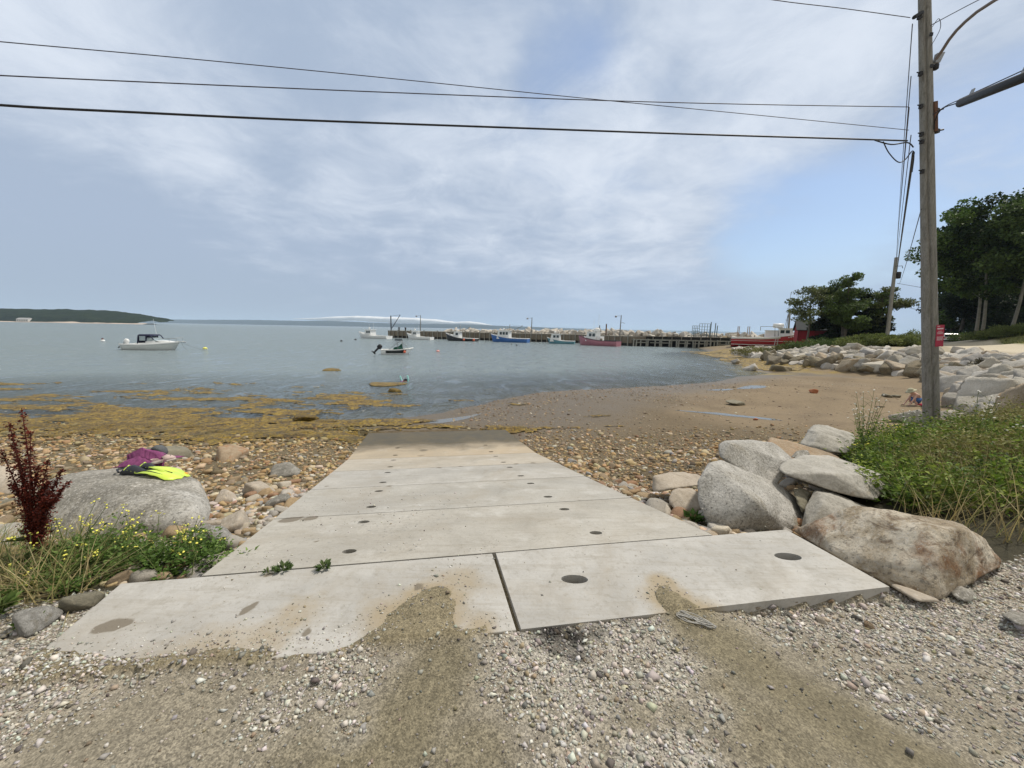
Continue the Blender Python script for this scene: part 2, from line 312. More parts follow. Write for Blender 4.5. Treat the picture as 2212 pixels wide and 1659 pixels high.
def height(x, y):
    z = tps(x, y); dist = np.hypot(x, y)
    far = np.where(x > 1.02*y, 4.5, np.where((y < 6+.06*np.abs(x)) & (x < 0), 1.5, -6.0))
    far = far*1.0
    z = z*(1-sst(dist, 110, 165))+far*sst(dist, 110, 165)
    sea = (y > 72)&(x < .9*y); z = np.where(sea, np.minimum(z, 1.2-(y-72)*.3), z)
    z = np.clip(z, -8, 6)
    near = 1-sst(dist, 30, 60)
    u, w, lot, left, veg, cobl, cobr, nz, nf = zones(x, y)
    beach = np.clip(1-lot-veg, 0, 1)*near*(z > -1)
    z = z+beach*(.035*n2(x, y, .35, 3, 31)+.012*nf*np.clip(cobl+cobr+.25, 0, 1))
    z = z+lot*near*(.010*n2(x, y, 1.2, 3, 33)+.006*n2(x, y, 7, 3, 34))
    m = mudmask(x, y)*lot
    # ramp and slab footprints
    zr = np.interp(w, RW, RZ)
    inr = ((u > -.12)&(u < 3.68)&(w > -.05)&(w < 7.85)); z = np.where(inr, np.minimum(z, zr-.11), z)
    z = np.where((u > .15)&(u < 3.4)&(w > .08)&(w < 7.5), z-.35, z)
    side = ((w > .1)&(w < 7.9)&(((u > -1.0)&(u <= -.12))|((u >= 3.68)&(u < 4.6))))
    t = np.where(u < 1, sst(-u, .12, 1.0), sst(u, 3.68, 4.6)); z = np.where(side, (zr-.11)*(1-t)+z*t, z)
    ins = ((u > -.5)&(u < 4.28)&(w > -.74)&(w <= .02))
    edge = np.clip(1-sst(w, -.74, -.58), 0, 1)*(1-sst(u, 1.3, 1.9))
    cover = np.clip(m*1.05+.80*edge+.9*(1-sst(u, -.5, .25))*(1-sst(w, -.62, -.3))+.16*nf+.26*n2(x, y, 11, 3, 57)+.30*n2(x, y, 5, 3, 59)-.12*sst(w, -.45, -.1), 0, 1.2)
    z = np.where(ins, 1.258+.058*cover, z)
    z = np.where((np.hypot(u-2.29, w+.37) < .17)|(np.hypot(u-3.92, w+.345) < .17), 1.0, z)
    fr = (1-sst(u, 2.75, 3.3))*(u > -.7)*sst(w, -1.15, -.80)*(w <= -.735); z = z*(1-fr)+fr*np.maximum(z, 1.2955+.005*n2(x, y, 9, 3, 58))
    return z, m
def axis(parts):
    out = []
    for a, b, s in parts: out += list(np.arange(a, b-1e-6, s))
    return out
gx = [-x for x in np.geomspace(60, 9000, 26)][::-1]+axis([(-50, -24, 1.0), (-24, -7, .14), (-7, 7, .04), (7, 26, .12), (26, 70, .6)])+list(np.geomspace(72, 9000, 28))
gy = [-y for y in np.geomspace(6, 3000, 16)][::-1]+axis([(-4, .8, .2), (.8, 5, .035), (5, 13, .07), (13, 32, .16), (32, 76, .5)])+list(np.geomspace(78, 9000, 30))
gx = np.array(gx); gy = np.array(gy); GX, GY = np.meshgrid(gx, gy); sh = GX.shape
tx, ty = GX.ravel(), GY.ravel(); tz, tm = height(tx, ty)
nx = len(gx); ny = len(gy); idx = np.arange(nx*ny).reshape(ny, nx)
Q = np.stack([idx[:-1, :-1], idx[:-1, 1:], idx[1:, 1:], idx[1:, :-1]], -1).reshape(-1, 4)
TZ = tz.reshape(sh)
def hgt(x, y):
    """ground level by bilinear lookup"""
    x = np.atleast_1d(np.asarray(x, float)); y = np.atleast_1d(np.asarray(y, float))
    i = np.clip(np.searchsorted(gx, x)-1, 0, nx-2); j = np.clip(np.searchsorted(gy, y)-1, 0, ny-2)
    fx = np.clip((x-gx[i])/(gx[i+1]-gx[i]), 0, 1); fy = np.clip((y-gy[j])/(gy[j+1]-gy[j]), 0, 1)
    return (TZ[j, i]*(1-fx)+TZ[j, i+1]*fx)*(1-fy)+(TZ[j+1, i]*(1-fx)+TZ[j+1, i+1]*fx)*fy
def h1(x, y): return float(hgt(x, y)[0])
def lerp(a, b, t): t = t[:, None]; return a*(1-t)+np.array(b)[None]*t
def ground_color(x, y, z, m):
    u, w, lot, left, veg, cobl, cobr, nz, nf = zones(x, y)
    c = np.tile(np.array([[.225, .172, .108]]), (len(x), 1))                       # dry sand
    c = lerp(c, (.185, .14, .088), sst(nz+.25*n2(x, y, 1.7, 4, 63), -.1, .4)*.9)
    damp = (1-sst(z+.05*nz, .06, .26))
    c = lerp(c, (.125, .097, .060), damp*.85)
    c = lerp(c, (.15, .12, .072), np.clip(cobl+cobr, 0, 1))
    peb = sst(n2(x, y, .25, 3, 41)+.4*(1-sst(x, 3, 12)), .1, .5)*(1-left)*(1-sst(x, 10, 16))
    c = lerp(c, (.14, .108, .066), peb*.7)
    c = lerp(c, (.10, .08, .03), cobl*sst(y+.5*nz, 8.8, 10.2)*.8)
    c = lerp(c, (.10, .085, .04), (z < -.02)*1.0)
    c = lerp(c, (.045, .055, .045), sst(-z, .25, 1.2))
    # lot
    g = np.array([.35, .315, .26])[None]*(1+.14*nf[:, None]); g = g*(1-.0*m[:, None]); lt = blobs(x, y, LIGHTW, 9)
    g = lerp(g, (.42, .395, .345), lt*.8)
    wide = sst(n2(x, y, .8, 4, 51)+.15*n2(x, y, 4, 3, 52), .02, .42)*.6
    g = lerp(g, (.198, .172, .115), np.clip(np.maximum(m, wide*(y > 0)), 0, 1))
    c = c*(1-lot[:, None])+g*lot[:, None]
    ins = (u > -.5)&(u < 4.28)&(w > -.74)&(w <= .02); c = np.where(ins[:, None], np.array([.23, .195, .125])[None], c)
    oil = blobs(x, y, OIL, 12, 20, .5); c = lerp(c, (.02, .018, .016), oil)
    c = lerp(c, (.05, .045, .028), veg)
    # banks, grass and the sandy road on the right
    bx = np.interp(y, BANKY, BANKX); land = sst(x-bx, .2, 1.6)*(y > 8)*(y < 130)
    grass = np.array([.155, .16, .05])[None]*(1+.3*nf[:, None]); grass = lerp(grass, (.25, .22, .10), sst(nz, .0, .35)*.6)
    c = c*(1-land[:, None])+grass*land[:, None]
    ri, ro = np.interp(y, RDY, RDI), np.interp(y, RDY, RDO); c = lerp(c, (.34, .295, .21), land*(x < ro)*(1-sst(y, 38, 46))); rc = (ri+ro)/2; hw = (ro-ri)/2
    road = (1-sst(np.abs(x-rc)+.3*nf, hw-.3, hw+.5))*(y > 0)*(y < 68)
    c = lerp(c, (.50, .44, .33), road)
    far = sst(np.hypot(x, y), 70, 110)*(z > 0); c = lerp(c, (.05, .065, .025), far)
    weedy = ((x > 15)&(y > 27)&(y < 60)&(z > -.1)&(x < bx+.2)); c = lerp(c, (.28, .20, .04), weedy*sst(n2(x, y, .45, 4, 61), -.15, .2)*.9)
    wet = np.clip(damp*(1-lot)*(1-land), 0, 1)
    coarse = np.clip(lot*(1-.62*np.clip(m, 0, 1))+.9*cobl+.9*cobr+.55*peb+.3*(1-lot)*(1-land)*damp, .10, 1)*(1-land*.7)
    return c, wet, coarse
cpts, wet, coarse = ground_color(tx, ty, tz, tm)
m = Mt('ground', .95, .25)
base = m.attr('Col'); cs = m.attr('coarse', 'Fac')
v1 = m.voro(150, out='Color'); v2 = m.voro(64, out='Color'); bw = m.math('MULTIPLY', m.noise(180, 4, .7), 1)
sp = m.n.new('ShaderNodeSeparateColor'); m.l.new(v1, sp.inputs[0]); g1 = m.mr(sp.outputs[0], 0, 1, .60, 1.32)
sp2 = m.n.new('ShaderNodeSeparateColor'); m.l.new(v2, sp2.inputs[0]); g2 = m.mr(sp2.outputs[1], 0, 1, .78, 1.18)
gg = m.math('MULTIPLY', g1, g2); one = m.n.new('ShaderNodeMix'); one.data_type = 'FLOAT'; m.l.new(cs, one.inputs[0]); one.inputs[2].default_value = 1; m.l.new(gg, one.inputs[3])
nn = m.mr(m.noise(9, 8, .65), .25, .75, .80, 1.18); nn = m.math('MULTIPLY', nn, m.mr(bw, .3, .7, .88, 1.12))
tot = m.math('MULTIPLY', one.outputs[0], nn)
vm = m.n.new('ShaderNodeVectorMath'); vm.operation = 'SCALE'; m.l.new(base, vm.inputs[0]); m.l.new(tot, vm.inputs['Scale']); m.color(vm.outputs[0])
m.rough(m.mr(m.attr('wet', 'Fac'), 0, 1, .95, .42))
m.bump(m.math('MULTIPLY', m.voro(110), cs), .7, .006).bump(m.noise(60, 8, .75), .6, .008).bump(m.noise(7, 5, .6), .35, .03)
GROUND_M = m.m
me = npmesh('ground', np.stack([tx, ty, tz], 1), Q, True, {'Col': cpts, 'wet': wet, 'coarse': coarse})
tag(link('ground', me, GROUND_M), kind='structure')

# ------------------------------------------------------------------ water
zq = tz[Q]; keep = (zq.min(1) < .06)&(tx[Q].max(1) < 9000)&(np.hypot(tx[Q].min(1), ty[Q].min(1)) > 6)&(ty[Q].min(1) > 6)&(tx[Q].max(1)-1.25*ty[Q].min(1) < 40)
qq = Q[keep]; used = np.unique(qq); remap = -np.ones(nx*ny, np.int64); remap[used] = np.arange(len(used))
m = Mt('water'); m.n.remove(m.b); out = m.n['Material Output']
nA = m.noise(2.0, 3, .55, .5, stretch=(.55, 1.6, 1)); nB = m.noise(7.0, 3, .6, .4, stretch=(.6, 1.6, 1)); nC = m.noise(.35, 3, .5, .2); nD = m.noise(.045, 3, .5)
nE = m.noise(.75, 3, .6, .6, stretch=(.4, 1.7, 1)); hsum = m.math('ADD', m.math('ADD', nA, m.math('MULTIPLY', nE, 2.4)), m.math('ADD', m.math('MULTIPLY', nB, .38), m.math('MULTIPLY', nC, 1.3)))
calm = m.mr(m.attr('depth', 'Fac'), 0, .6, .55, 1); nF = m.noise(.55, 3, .6, .5, stretch=(.30, 1.0, 1)); hsum = m.math('ADD', hsum, m.math('MULTIPLY', nF, 5.5)); nG = m.noise(1.1, 4, .65, .6, stretch=(1.0, .40, 1)); hsum = m.math('MULTIPLY', hsum, m.math('MULTIPLY', m.mr(nG, .38, .62, .45, 1.5), calm)); hsum = m.math('MULTIPLY', hsum, m.math('MULTIPLY', 1.0, m.mr(nD, .35, .65, .65, 1.15)))
bp = m.n.new('ShaderNodeBump'); bp.inputs['Strength'].default_value = 1; bp.inputs['Distance'].default_value = .062; m.l.new(hsum, bp.inputs['Height'])
gl = m.n.new('ShaderNodeBsdfGlossy'); gl.inputs['Roughness'].default_value = .12; gl.inputs['Color'].default_value = (.94, .95, .94, 1); m.l.new(bp.outputs[0], gl.inputs['Normal'])
df = m.n.new('ShaderNodeBsdfDiffuse'); df.inputs['Color'].default_value = (.190, .232, .245, 1)
tr = m.n.new('ShaderNodeBsdfTransparent'); tr.inputs['Color'].default_value = (.86, .90, .84, 1)
m1 = m.n.new('ShaderNodeMixShader'); m.l.new(m.mr(m.attr('depth', 'Fac'), .0, .9, .12, 1), m1.inputs[0]); m.l.new(tr.outputs[0], m1.inputs[1]); m.l.new(df.outputs[0], m1.inputs[2])
fr = m.n.new('ShaderNodeFresnel'); fr.inputs['IOR'].default_value = 1.33; m.l.new(bp.outputs[0], fr.inputs['Normal'])
m2 = m.n.new('ShaderNodeMixShader'); m.l.new(fr.outputs[0], m2.inputs[0]); m.l.new(m1.outputs[0], m2.inputs[1]); m.l.new(gl.outputs[0], m2.inputs[2]); m.l.new(m2.outputs[0], out.inputs[0])
WATER_M = m.m
me = npmesh('water', np.stack([tx[used], ty[used], np.zeros(len(used))], 1), remap[qq], True, {'depth': np.clip(-tz[used], 0, 5)})
tag(link('water', me, WATER_M), kind='structure')
# tide pools left on the flat
pm = Mt('pool'); pm.color((.13, .125, .105)).rough(.2); pm.b.inputs['Specular IOR Level'].default_value = .5; pm.bump(pm.noise(14, 3), .08, .004)
def pool(pts, z=None, seed=1):
    """an irregular shallow sheet of water lying in its own dip; pts (px, py) outline at ground level"""
    P = []
    for px, py in pts:
        q = onz(px, py, .06)
        for _ in range(6): q = onz(px, py, h1(q.x, q.y))
        P.append(q)
    n = len(P); out = []
    for i in range(n):
        a, b, c2, d = P[i-1], P[i], P[(i+1) % n], P[(i+2) % n]
        for k in range(6):
            t = k/6; q = .5*((2*b)+(c2-a)*t+(2*a-5*b+4*c2-d)*t*t+(3*b-a-3*c2+d)*t**3); out.append(q)
    cen = sum(out, Vector())/len(out); vs = [cen]+[cen+(q-cen)*(1+.10*rnd.uniform(-1, 1)) for q in out]
    top = []
    for v in vs: top.append((v.x, v.y, h1(v.x, v.y)+.004))
    mb = MB(); k = len(out); mb.add(top, [(0, 1+i, 1+(i+1) % k) for i in range(k)], True)
    tag(mb.build('tide_pool', pm.m), kind='structure')
pool([(905, 912), (960, 905), (1020, 897), (1040, 893), (1005, 906), (950, 914)])
pool([(1592, 839), (1620, 833), (1652, 834), (1650, 838), (1610, 840)])
pool([(1465, 887), (1540, 891), (1620, 899), (1680, 906), (1670, 908), (1600, 901), (1520, 893)])
pool([(1525, 843), (1560, 840), (1585, 841), (1560, 844)])
# ------------------------------------------------------------------ concrete ramp
def concrete(name, tint=(.52, .49, .44)):
    m = Mt(name, .9, .25)
    a = m.noise(1.3, 7, .6, .3); b = m.noise(26, 6, .7); mp_ = m.n.new('ShaderNodeMapping'); m.l.new(m.co.outputs['Object'], mp_.inputs[0]); mp_.inputs['Rotation'].default_value = (0, 0, R(-9.8)); mp_.inputs['Scale'].default_value = (.55, 5, 1); c = m.noise(4, 9, .72, .5, coord=mp_.outputs[0])
    col = m.ramp(a, [(.25, tuple(k*.76 for k in tint)), (.52, tint), (.78, tuple(min(1, k*1.12) for k in tint))])
    col = m.mix(m.mr(c, .50, .66, 0, .5), col, (.30, .275, .23)); col = m.mix(m.mr(b, .53, .68, 0, .45), col, (.24, .22, .18)); col = m.mix(m.mr(m.noise(3.4, 8, .72, 1), .52, .68, 0, .4), col, (.27, .25, .21)); col = m.mix(m.mr(m.noise(70, 3, .8), .64, .72, 0, .7), col, (.14, .125, .10)); col = m.mix(m.mr(m.noise(2.1, 6, .7), .56, .72, 0, .5), col, (.56, .55, .52))
    pits = m.voro(34); col = m.mix(m.mr(pits, .0, .10, .45, 0), col, (.16, .14, .12))
    return m, col
SLABHOLES = []
def slab(u0, u1, w0, w1, holes, label, matl, th=.13, zoff=0.0, round_=(.0)):
    """one cast concrete panel with real through holes"""
    cx, cy = (u0+u1)/2, (w0+w1)/2
    nxs, nys = max(2, int((u1-u0)/.035)), max(2, int((w1-w0)/.035)); V = []; g = .006
    for lay in (0, 1):
        for j in range(nys+1):
            for i in range(nxs+1):
                u = u0+g+(u1-u0-2*g)*i/nxs; w = w0+g+(w1-w0-2*g)*j/nys; t = (w-w0)/(w1-w0)
                za, zb = np.interp(w0, RW, RZ), np.interp(w1, RW, RZ); x, y = O3+AU*u+BW*w
                V.append((x, y, za*(1-t)+zb*t+zoff-(0 if lay else th)))
    n = nxs+1; T = n*(nys+1); fs = []
    for j in range(nys):
        for i in range(nxs):
            a = j*n+i; fs.append((a, a+n, a+n+1, a+1)); fs.append((T+a, T+a+1, T+a+n+1, T+a+n))
    for i in range(nxs):
        fs.append((i, i+1, T+i+1, T+i)); a = nys*n+i; fs.append((a+1, a, T+a, T+a+1))
    for j in range(nys):
        a = j*n; fs.append((a+n, a, T+a, T+a+n)); a = j*n+nxs; fs.append((a, a+n, T+a+n, T+a))
    mb = MB(); mb.add(V, fs); o = mb.build('concrete_slab', matl)
    cut = []
    for (hu, hw, hr, squash) in holes:
        c = pw(hu, hw); k = MB(); k.tube([c+Vector((0, 0, .3)), c-Vector((0, 0, .3))], hr, 20, True, False)
        k.v = [tuple(Vector((c.x+(v[0]-c.x), c.y+(v[1]-c.y)*squash, v[2]))) for v in k.v]
        co = k.build('tmp_cut', None); cut.append(co); md = o.modifiers.new('b', 'BOOLEAN'); md.object = co; md.operation = 'DIFFERENCE'; md.solver = 'EXACT'
    if cut:
        bpy.context.view_layer.update(); dg = bpy.context.evaluated_depsgraph_get(); me = bpy.data.meshes.new_from_object(o.evaluated_get(dg)); o.modifiers.clear(); o.data = me
        if not me.materials: me.materials.append(matl)
        for co in cut: bpy.data.objects.remove(co, do_unlink=True)
        # dirty water and grit standing in each hole
    co = np.empty(len(o.data.vertices)*3, np.float32); o.data.vertices.foreach_get('co', co); co = co.reshape(-1, 3)
    mm = mudmask(co[:, 0].astype(float), co[:, 1].astype(float)); at = o.data.attributes.new('mud', 'FLOAT', 'POINT'); at.data.foreach_set('value', mm.astype(np.float32)); at = o.data.attributes.new('stain', 'FLOAT', 'POINT'); at.data.foreach_set('value', blobs(co[:, 0].astype(float), co[:, 1].astype(float), STAIN, 8, 14, .5).astype(np.float32))
    c = co.mean(0); c[2] = co[:, 2].min(); co = co-c; o.data.vertices.foreach_set('co', co.ravel()); o.location = c; o.data.update()
    b = o.modifiers.new('bevel', 'BEVEL'); b.width = .006; b.segments = 2; b.limit_method = 'ANGLE'; b.angle_limit = R(50)
    tag(o, label, 'slab', 'concrete panels of the boat ramp'); return o
def slabmat(name, tint, mud=0, wetline=None, tan=0):
    m, col = concrete(name, tint)
    geo = m.n.new('ShaderNodeNewGeometry'); pos = m.n.new('ShaderNodeSeparateXYZ'); m.l.new(geo.outputs['Position'], pos.inputs[0])
    stain = m.noise(.9, 6, .65, .8, coord=geo.outputs['Position']); col = m.mix(m.mr(stain, .48, .66, 0, .45), col, (.31, .27, .21))
    if mud:
        f = m.math('MULTIPLY', m.attr('mud', 'Fac'), mud); f = m.math('ADD', f, m.math('MULTIPLY', m.math('SUBTRACT', m.noise(11, 6, .7), .5), .9)); col = m.mix(m.mr(f, .05, .75, 0, .88), col, (.33, .27, .18))
    if tan: col = m.mix(m.mr(m.noise(1.1, 6, .6, .6), .35, .6, .25*tan, .8*tan), col, (.43, .335, .225))
    col = m.mix(m.mr(m.math('ADD', m.attr('stain', 'Fac'), m.math('MULTIPLY', m.math('SUBTRACT', m.noise(40, 5, .7), .5), .5)), .35, .6, 0, .9), col, (.175, .15, .115)); m.color(col)
    if wetline is not None:
        ww = m.n.new('ShaderNodeVectorMath'); ww.operation = 'DOT_PRODUCT'; m.l.new(geo.outputs['Position'], ww.inputs[0]); bn = Vector((-AU[1], AU[0], 0)).normalized(); ww.inputs[1].default_value = bn
        off = Vector((O3[0], O3[1], 0)).dot(bn); d = m.math('SUBTRACT', ww.outputs['Value'], off)
        dn = m.math('ADD', d, m.math('MULTIPLY', m.math('SUBTRACT', m.noise(1.7, 5, .6, .5, coord=geo.outputs['Position']), .5), 1.3))
        f = m.mr(dn, wetline-.2, wetline+.75, 0, 1); col2 = m.mix(m.math('MULTIPLY', f, .88), col, (.050, .046, .030)); col2 = m.mix(m.math('MULTIPLY', f, m.mr(m.noise(3, 7, .7, .8, coord=geo.outputs['Position']), .42, .62, 0, .75)), col2, (.13, .105, .06)); m.color(col2); m.rough(m.mr(f, 0, 1, .9, .62))
    m.bump(m.noise(38, 7, .7), .5, .005).bump(m.noise(3, 4), .3, .008).bump(m.voro(34), .25, .004)
    return m.m
cA = slabmat('concrete_front_left', (.43, .418, .39), 1.15); cB = slabmat('concrete_front_right', (.44, .428, .40), 1.1)
slab(-.5, 1.824, -.74, 0, [(-.27, -.40, .0001, 1)][:0], 'front left concrete slab half buried in gravel, nearest the camera', cA)
slab(1.838, 4.27, -.74, 0, [(2.29, -.37, .088, .50), (3.92, -.345, .095, .5)], 'front right concrete slab with the large drain hole, reaching the rusty boulder', cB)
cols = [(.405, .385, .342), (.39, .375, .34), (.42, .405, .372), (.43, .40, .345), (.42, .362, .275), (.40, .345, .26)]
js = [0, 1.22, 2.44, 3.66, 4.88, 6.2, 7.78]
labs = ['first ramp slab behind the two front slabs, weeds growing in its near joint', 'second slab of the concrete ramp counted from the weeds in the joint', 'third slab of the concrete ramp, grey with two pairs of drain holes',
        'fourth slab of the concrete ramp, where grey turns to tan', 'fifth slab of the concrete ramp, tan stained and just before the wet end', 'dark wet seaweed-stained slab at the water end of the ramp']
for k in range(6):
    hs = []
    if k < 5:
        for ww in ((js[k]+.24), (js[k]+.95)): hs += [(.80, ww, .052, .8), (2.72, ww, .052, .8)]
    slab(-.06, 3.60, js[k], js[k+1], hs, labs[k], slabmat('concrete_%s' % 'abcdef'[k], cols[k], 0, 5.6 if k >= 4 else None, .55 if k >= 4 else (.2 if k == 3 else .0)))
# silt in the bottom of the holes
# ------------------------------------------------------------------ stones
def ico(sub):
    bm = bmesh.new(); bmesh.ops.create_icosphere(bm, subdivisions=sub, radius=1); V = np.array([v.co[:] for v in bm.verts]); Fc = np.array([[v.index for v in f.verts] for f in bm.faces]); bm.free(); return V, Fc
ICO = {k: ico(k) for k in (1, 2, 3, 4, 5, 6)}
def facet(V, planes, h, p=14):
    d = V@planes.T; return 1.0/((np.maximum(d, 1e-3)/h[None])**p).sum(1)**(1/p)
def rock_shape(sub, seed, angular=16, nfac=11, rough=.05, flat=.7, freq=1.6, fine=.015):
    r = np.random.default_rng(seed); V, Fc = ICO[sub]; P = r.normal(size=(nfac, 3)); P /= np.linalg.norm(P, axis=1)[:, None]
    P = np.concatenate([P, np.eye(3), -np.eye(3)]); h = np.concatenate([r.uniform(.62, .98, nfac), np.full(6, 1.0)])
    W_ = V*facet(V, P, h, angular)[:, None]; W_ = W_*(1+rough*fbm(V*freq+seed*3.1, 4, seed))[:, None]+V*(fine*fbm(V*9+seed, 3, seed+5))[:, None]
    W_[:, 2] *= flat; return W_, Fc
def scatter(name, label, cat, P, sz, cols, sub=1, variants=10, flat=.62, ang=7, mat=None, yaw=None, rough=.12, stretch=(.75, 1.35), tilt=.35, kind='stuff'):
    n = len(P)
    if n == 0: return None
    if sub: var = [rock_shape(sub, 300+k, ang, 7, rough, flat)[0] for k in range(variants)]; Fc = ICO[sub][1]
    else:   # crushed stone: irregular eight-faced chips
        O6 = np.array([[1, 0, 0], [-1, 0, 0], [0, 1, 0], [0, -1, 0], [0, 0, 1], [0, 0, -1]], float); Fc = np.array([[0, 2, 4], [2, 1, 4], [1, 3, 4], [3, 0, 4], [2, 0, 5], [1, 2, 5], [3, 1, 5], [0, 3, 5]]); var = []
        for k in range(variants): r_ = np.random.default_rng(40+k); w_ = (O6+r_.uniform(-.42, .42, (6, 3)))*r_.uniform(.8, 1.35, (6, 1)); w_[:, 2] *= flat; var.append(w_)
    VV = np.stack(var); nv = VV.shape[1]
    k = rng.integers(0, variants, n); a = rng.uniform(0, 2*np.pi, n); st = rng.uniform(*stretch, n); B = VV[k]*sz[:, None, None]; B[:, :, 0] *= st[:, None]
    t = rng.normal(0, tilt, n); ca, sa = np.cos(t)[:, None], np.sin(t)[:, None]; y = B[:, :, 1]*ca-B[:, :, 2]*sa; z = B[:, :, 1]*sa+B[:, :, 2]*ca
    ca, sa = np.cos(a)[:, None], np.sin(a)[:, None]; x2 = B[:, :, 0]*ca-y*sa; y2 = B[:, :, 0]*sa+y*ca
    V = np.stack([x2, y2, z], 2)+P[:, None, :]; Fa = (Fc[None]+(np.arange(n)*nv)[:, None, None]).reshape(-1, 3); C = np.repeat(cols, nv, 0)
    me = npmesh(name, V.reshape(-1, 3), Fa, sub > 1, {'Col': C}); return tag(link(name, me, mat), label, cat, kind=kind)
def stonecols(n, pal, wts, var=.16, mul=None):
    pal = np.array(pal); c = pal[rng.choice(len(pal), n, p=np.array(wts)/sum(wts))]; c = c*(1+var*rng.normal(size=(n, 1)))*(1+.04*rng.normal(size=(n, 3)))
    if mul is not None: c = c*mul[:, None]
    return np.clip(c, .01, .85)
m = Mt('loose_stone', .82, .35); c = m.attr('Col'); v = m.mr(m.noise(70, 6, .7), .25, .75, .78, 1.2); vm = m.n.new('ShaderNodeVectorMath'); vm.operation = 'SCALE'; m.l.new(c, vm.inputs[0]); m.l.new(v, vm.inputs['Scale']); m.color(vm.outputs[0]); m.bump(m.noise(90, 6), .3, .003); STONE = m.m
# gravel of the parking lot
def sample(n, x0, x1, y0, y1): return rng.uniform(x0, x1, n), rng.uniform(y0, y1, n)
def persp_sample(n, y0, y1, hx=1.55):
    y = y0+(y1-y0)*rng.uniform(0, 1, n)**1.0; x = rng.uniform(-1, 1, n)*(hx*y+.5); return x, y
x, y = sample(330000, -6.2, 7.0, .6, 3.6); kp = np.abs(x) < 1.45*y+1.5; x, y = x[kp], y[kp]
u, w, lot, left, veg, cl, cr, nz, nf = zones(x, y); mm = mudmask(x, y); inslab = (u > -.5)&(u < 4.28)&(w > -.735); hz_ = hgt(x, y)
lt = blobs(x, y, LIGHTW, 9); wide = sst(n2(x, y, .8, 4, 51), .05, .45)
dens = lot*np.clip(1.0-.93*mm**.7-.5*wide*(1-lt)+.2*lt, .06, 1)*np.where(x < -.2, 1.0, .92)
onsl = inslab&(hz_ < 1.301); dens = np.where(onsl, .003+.34*np.clip(mm, 0, 1)+.26*(1-sst(u, -.4, 1.2))*(1-sst(w, -.7, -.3))+.20*(u < 1.8)*(1-sst(w, -.72, -.45))+.05*(u < 1.9)*sst(n2(x, y, 2.2, 3, 55), -.05, .4), dens)
kp = rng.uniform(size=len(x)) < dens; x, y, u, w, inslab, onsl, mm, lt = [q[kp] for q in (x, y, u, w, inslab, onsl, mm, lt)]
n = len(x); sz = np.clip(rng.lognormal(math.log(.0048), .50, n), .0024, .022)*np.where(onsl, .62, 1)*np.where(mm > .5, .8, 1)
z = np.where(onsl, 1.30+sz*.3, hgt(x, y)+sz*rng.uniform(.05, .5, n)); oil = blobs(x, y, OIL, 12, 20, .5)
mf = 1-.40*np.clip(mm, 0, 1)
cols = stonecols(n, [(.48, .445, .385), (.39, .37, .33), (.57, .54, .48), (.31, .295, .27), (.42, .35, .27), (.64, .615, .57), (.32, .265, .175), (.15, .135, .12)], [5, 5, 5, 3, 1.2, 2.4, 2, 1.5], .13, (1-.82*oil*(rng.uniform(size=n) < .85))*mf)
scatter('gravel', 'loose grey and tan gravel covering the parking lot', 'gravel', np.stack([x, y, z], 1), sz, cols, 0, 24, .75, 16, STONE)
print('gravel', n)
# cobbles of the beach
x, y = sample(78000, -15, 9.5, 2.3, 11.6); u, w, lot, left, veg, cl, cr, nz, nf = zones(x, y)
dist = np.hypot(x, y); dens = np.clip(cl*(1-sst(y, 9.4, 11.3)*.7)+cr*1.0, 0, 1)*np.clip(1.1-.05*dist, .5, 1)
inr = (u > -.14)&(u < 3.7)&(w > -.9)&(w < 7.85); fr = np.abs(x) < 1.42*y+.6
kp = (rng.uniform(size=len(x)) < dens)&~inr&fr&(w > -.02)&~((u > -.8)&(u < 4.5)&(w < .14)); x, y, u, w, cl, cr = [q[kp] for q in (x, y, u, w, cl, cr)]
n = len(x); nearr = np.minimum(np.abs(u+.1), np.abs(u-3.7)); sz = np.clip(rng.lognormal(math.log(.0205), .52, n), .008, .085)*(1+.5*np.exp(-nearr/.8)*(y < 5.5)); sz = np.where((u > 3)&(w > 4.5), sz*.8, sz)
wetf = np.where(u < 1, 1-.35*sst(y, 8.2, 10.2), 1-.15*sst(y, 8, 11)); hl = hgt(x, y)
def beachcols(n, x, y, u, wetf):
    grey = np.exp(-np.minimum(np.abs(u+.1), np.abs(u-3.7))/.7)*(y < 5.2)
    c1 = stonecols(n, [(.40, .29, .155), (.33, .225, .105), (.46, .37, .235), (.29, .19, .10), (.23, .19, .13), (.50, .42, .30), (.34, .21, .12), (.15, .115, .07)], [5, 5, 3, 3, 3.5, .8, 1.2, 2.5], .14)
    c2 = stonecols(n, [(.42, .375, .31), (.34, .315, .28), (.50, .42, .32), (.46, .35, .255), (.56, .52, .45), (.25, .235, .22), (.38, .25, .17)], [4, 3, 3, 2, 2, 2, 1], .14)
    pick = rng.uniform(size=n) < np.clip(grey*1.1+.10, 0, .95); c = np.where(pick[:, None], c2, c1)*wetf[:, None]
    lf = (u < 1)*sst(y, 7.0, 10.2); c = c*(1-lf[:, None]*np.array([[.10, .12, .40]])); return np.clip(c, .01, .8)
cols = beachcols(n, x, y, u, wetf)
P = np.stack([x, y, hl+sz*.18], 1)
app = sz/np.hypot(x, y); order = np.argsort(-app); NB = 240
big_i, rest = order[:NB], order[NB:]
scatter('beach_cobbles', 'small tan and grey cobbles covering the beach on both sides of the ramp', 'cobbles', P[rest], sz[rest], cols[rest], 2 if n < 22000 else 1, 12, .62, 9, STONE)
print('cobbles', n)
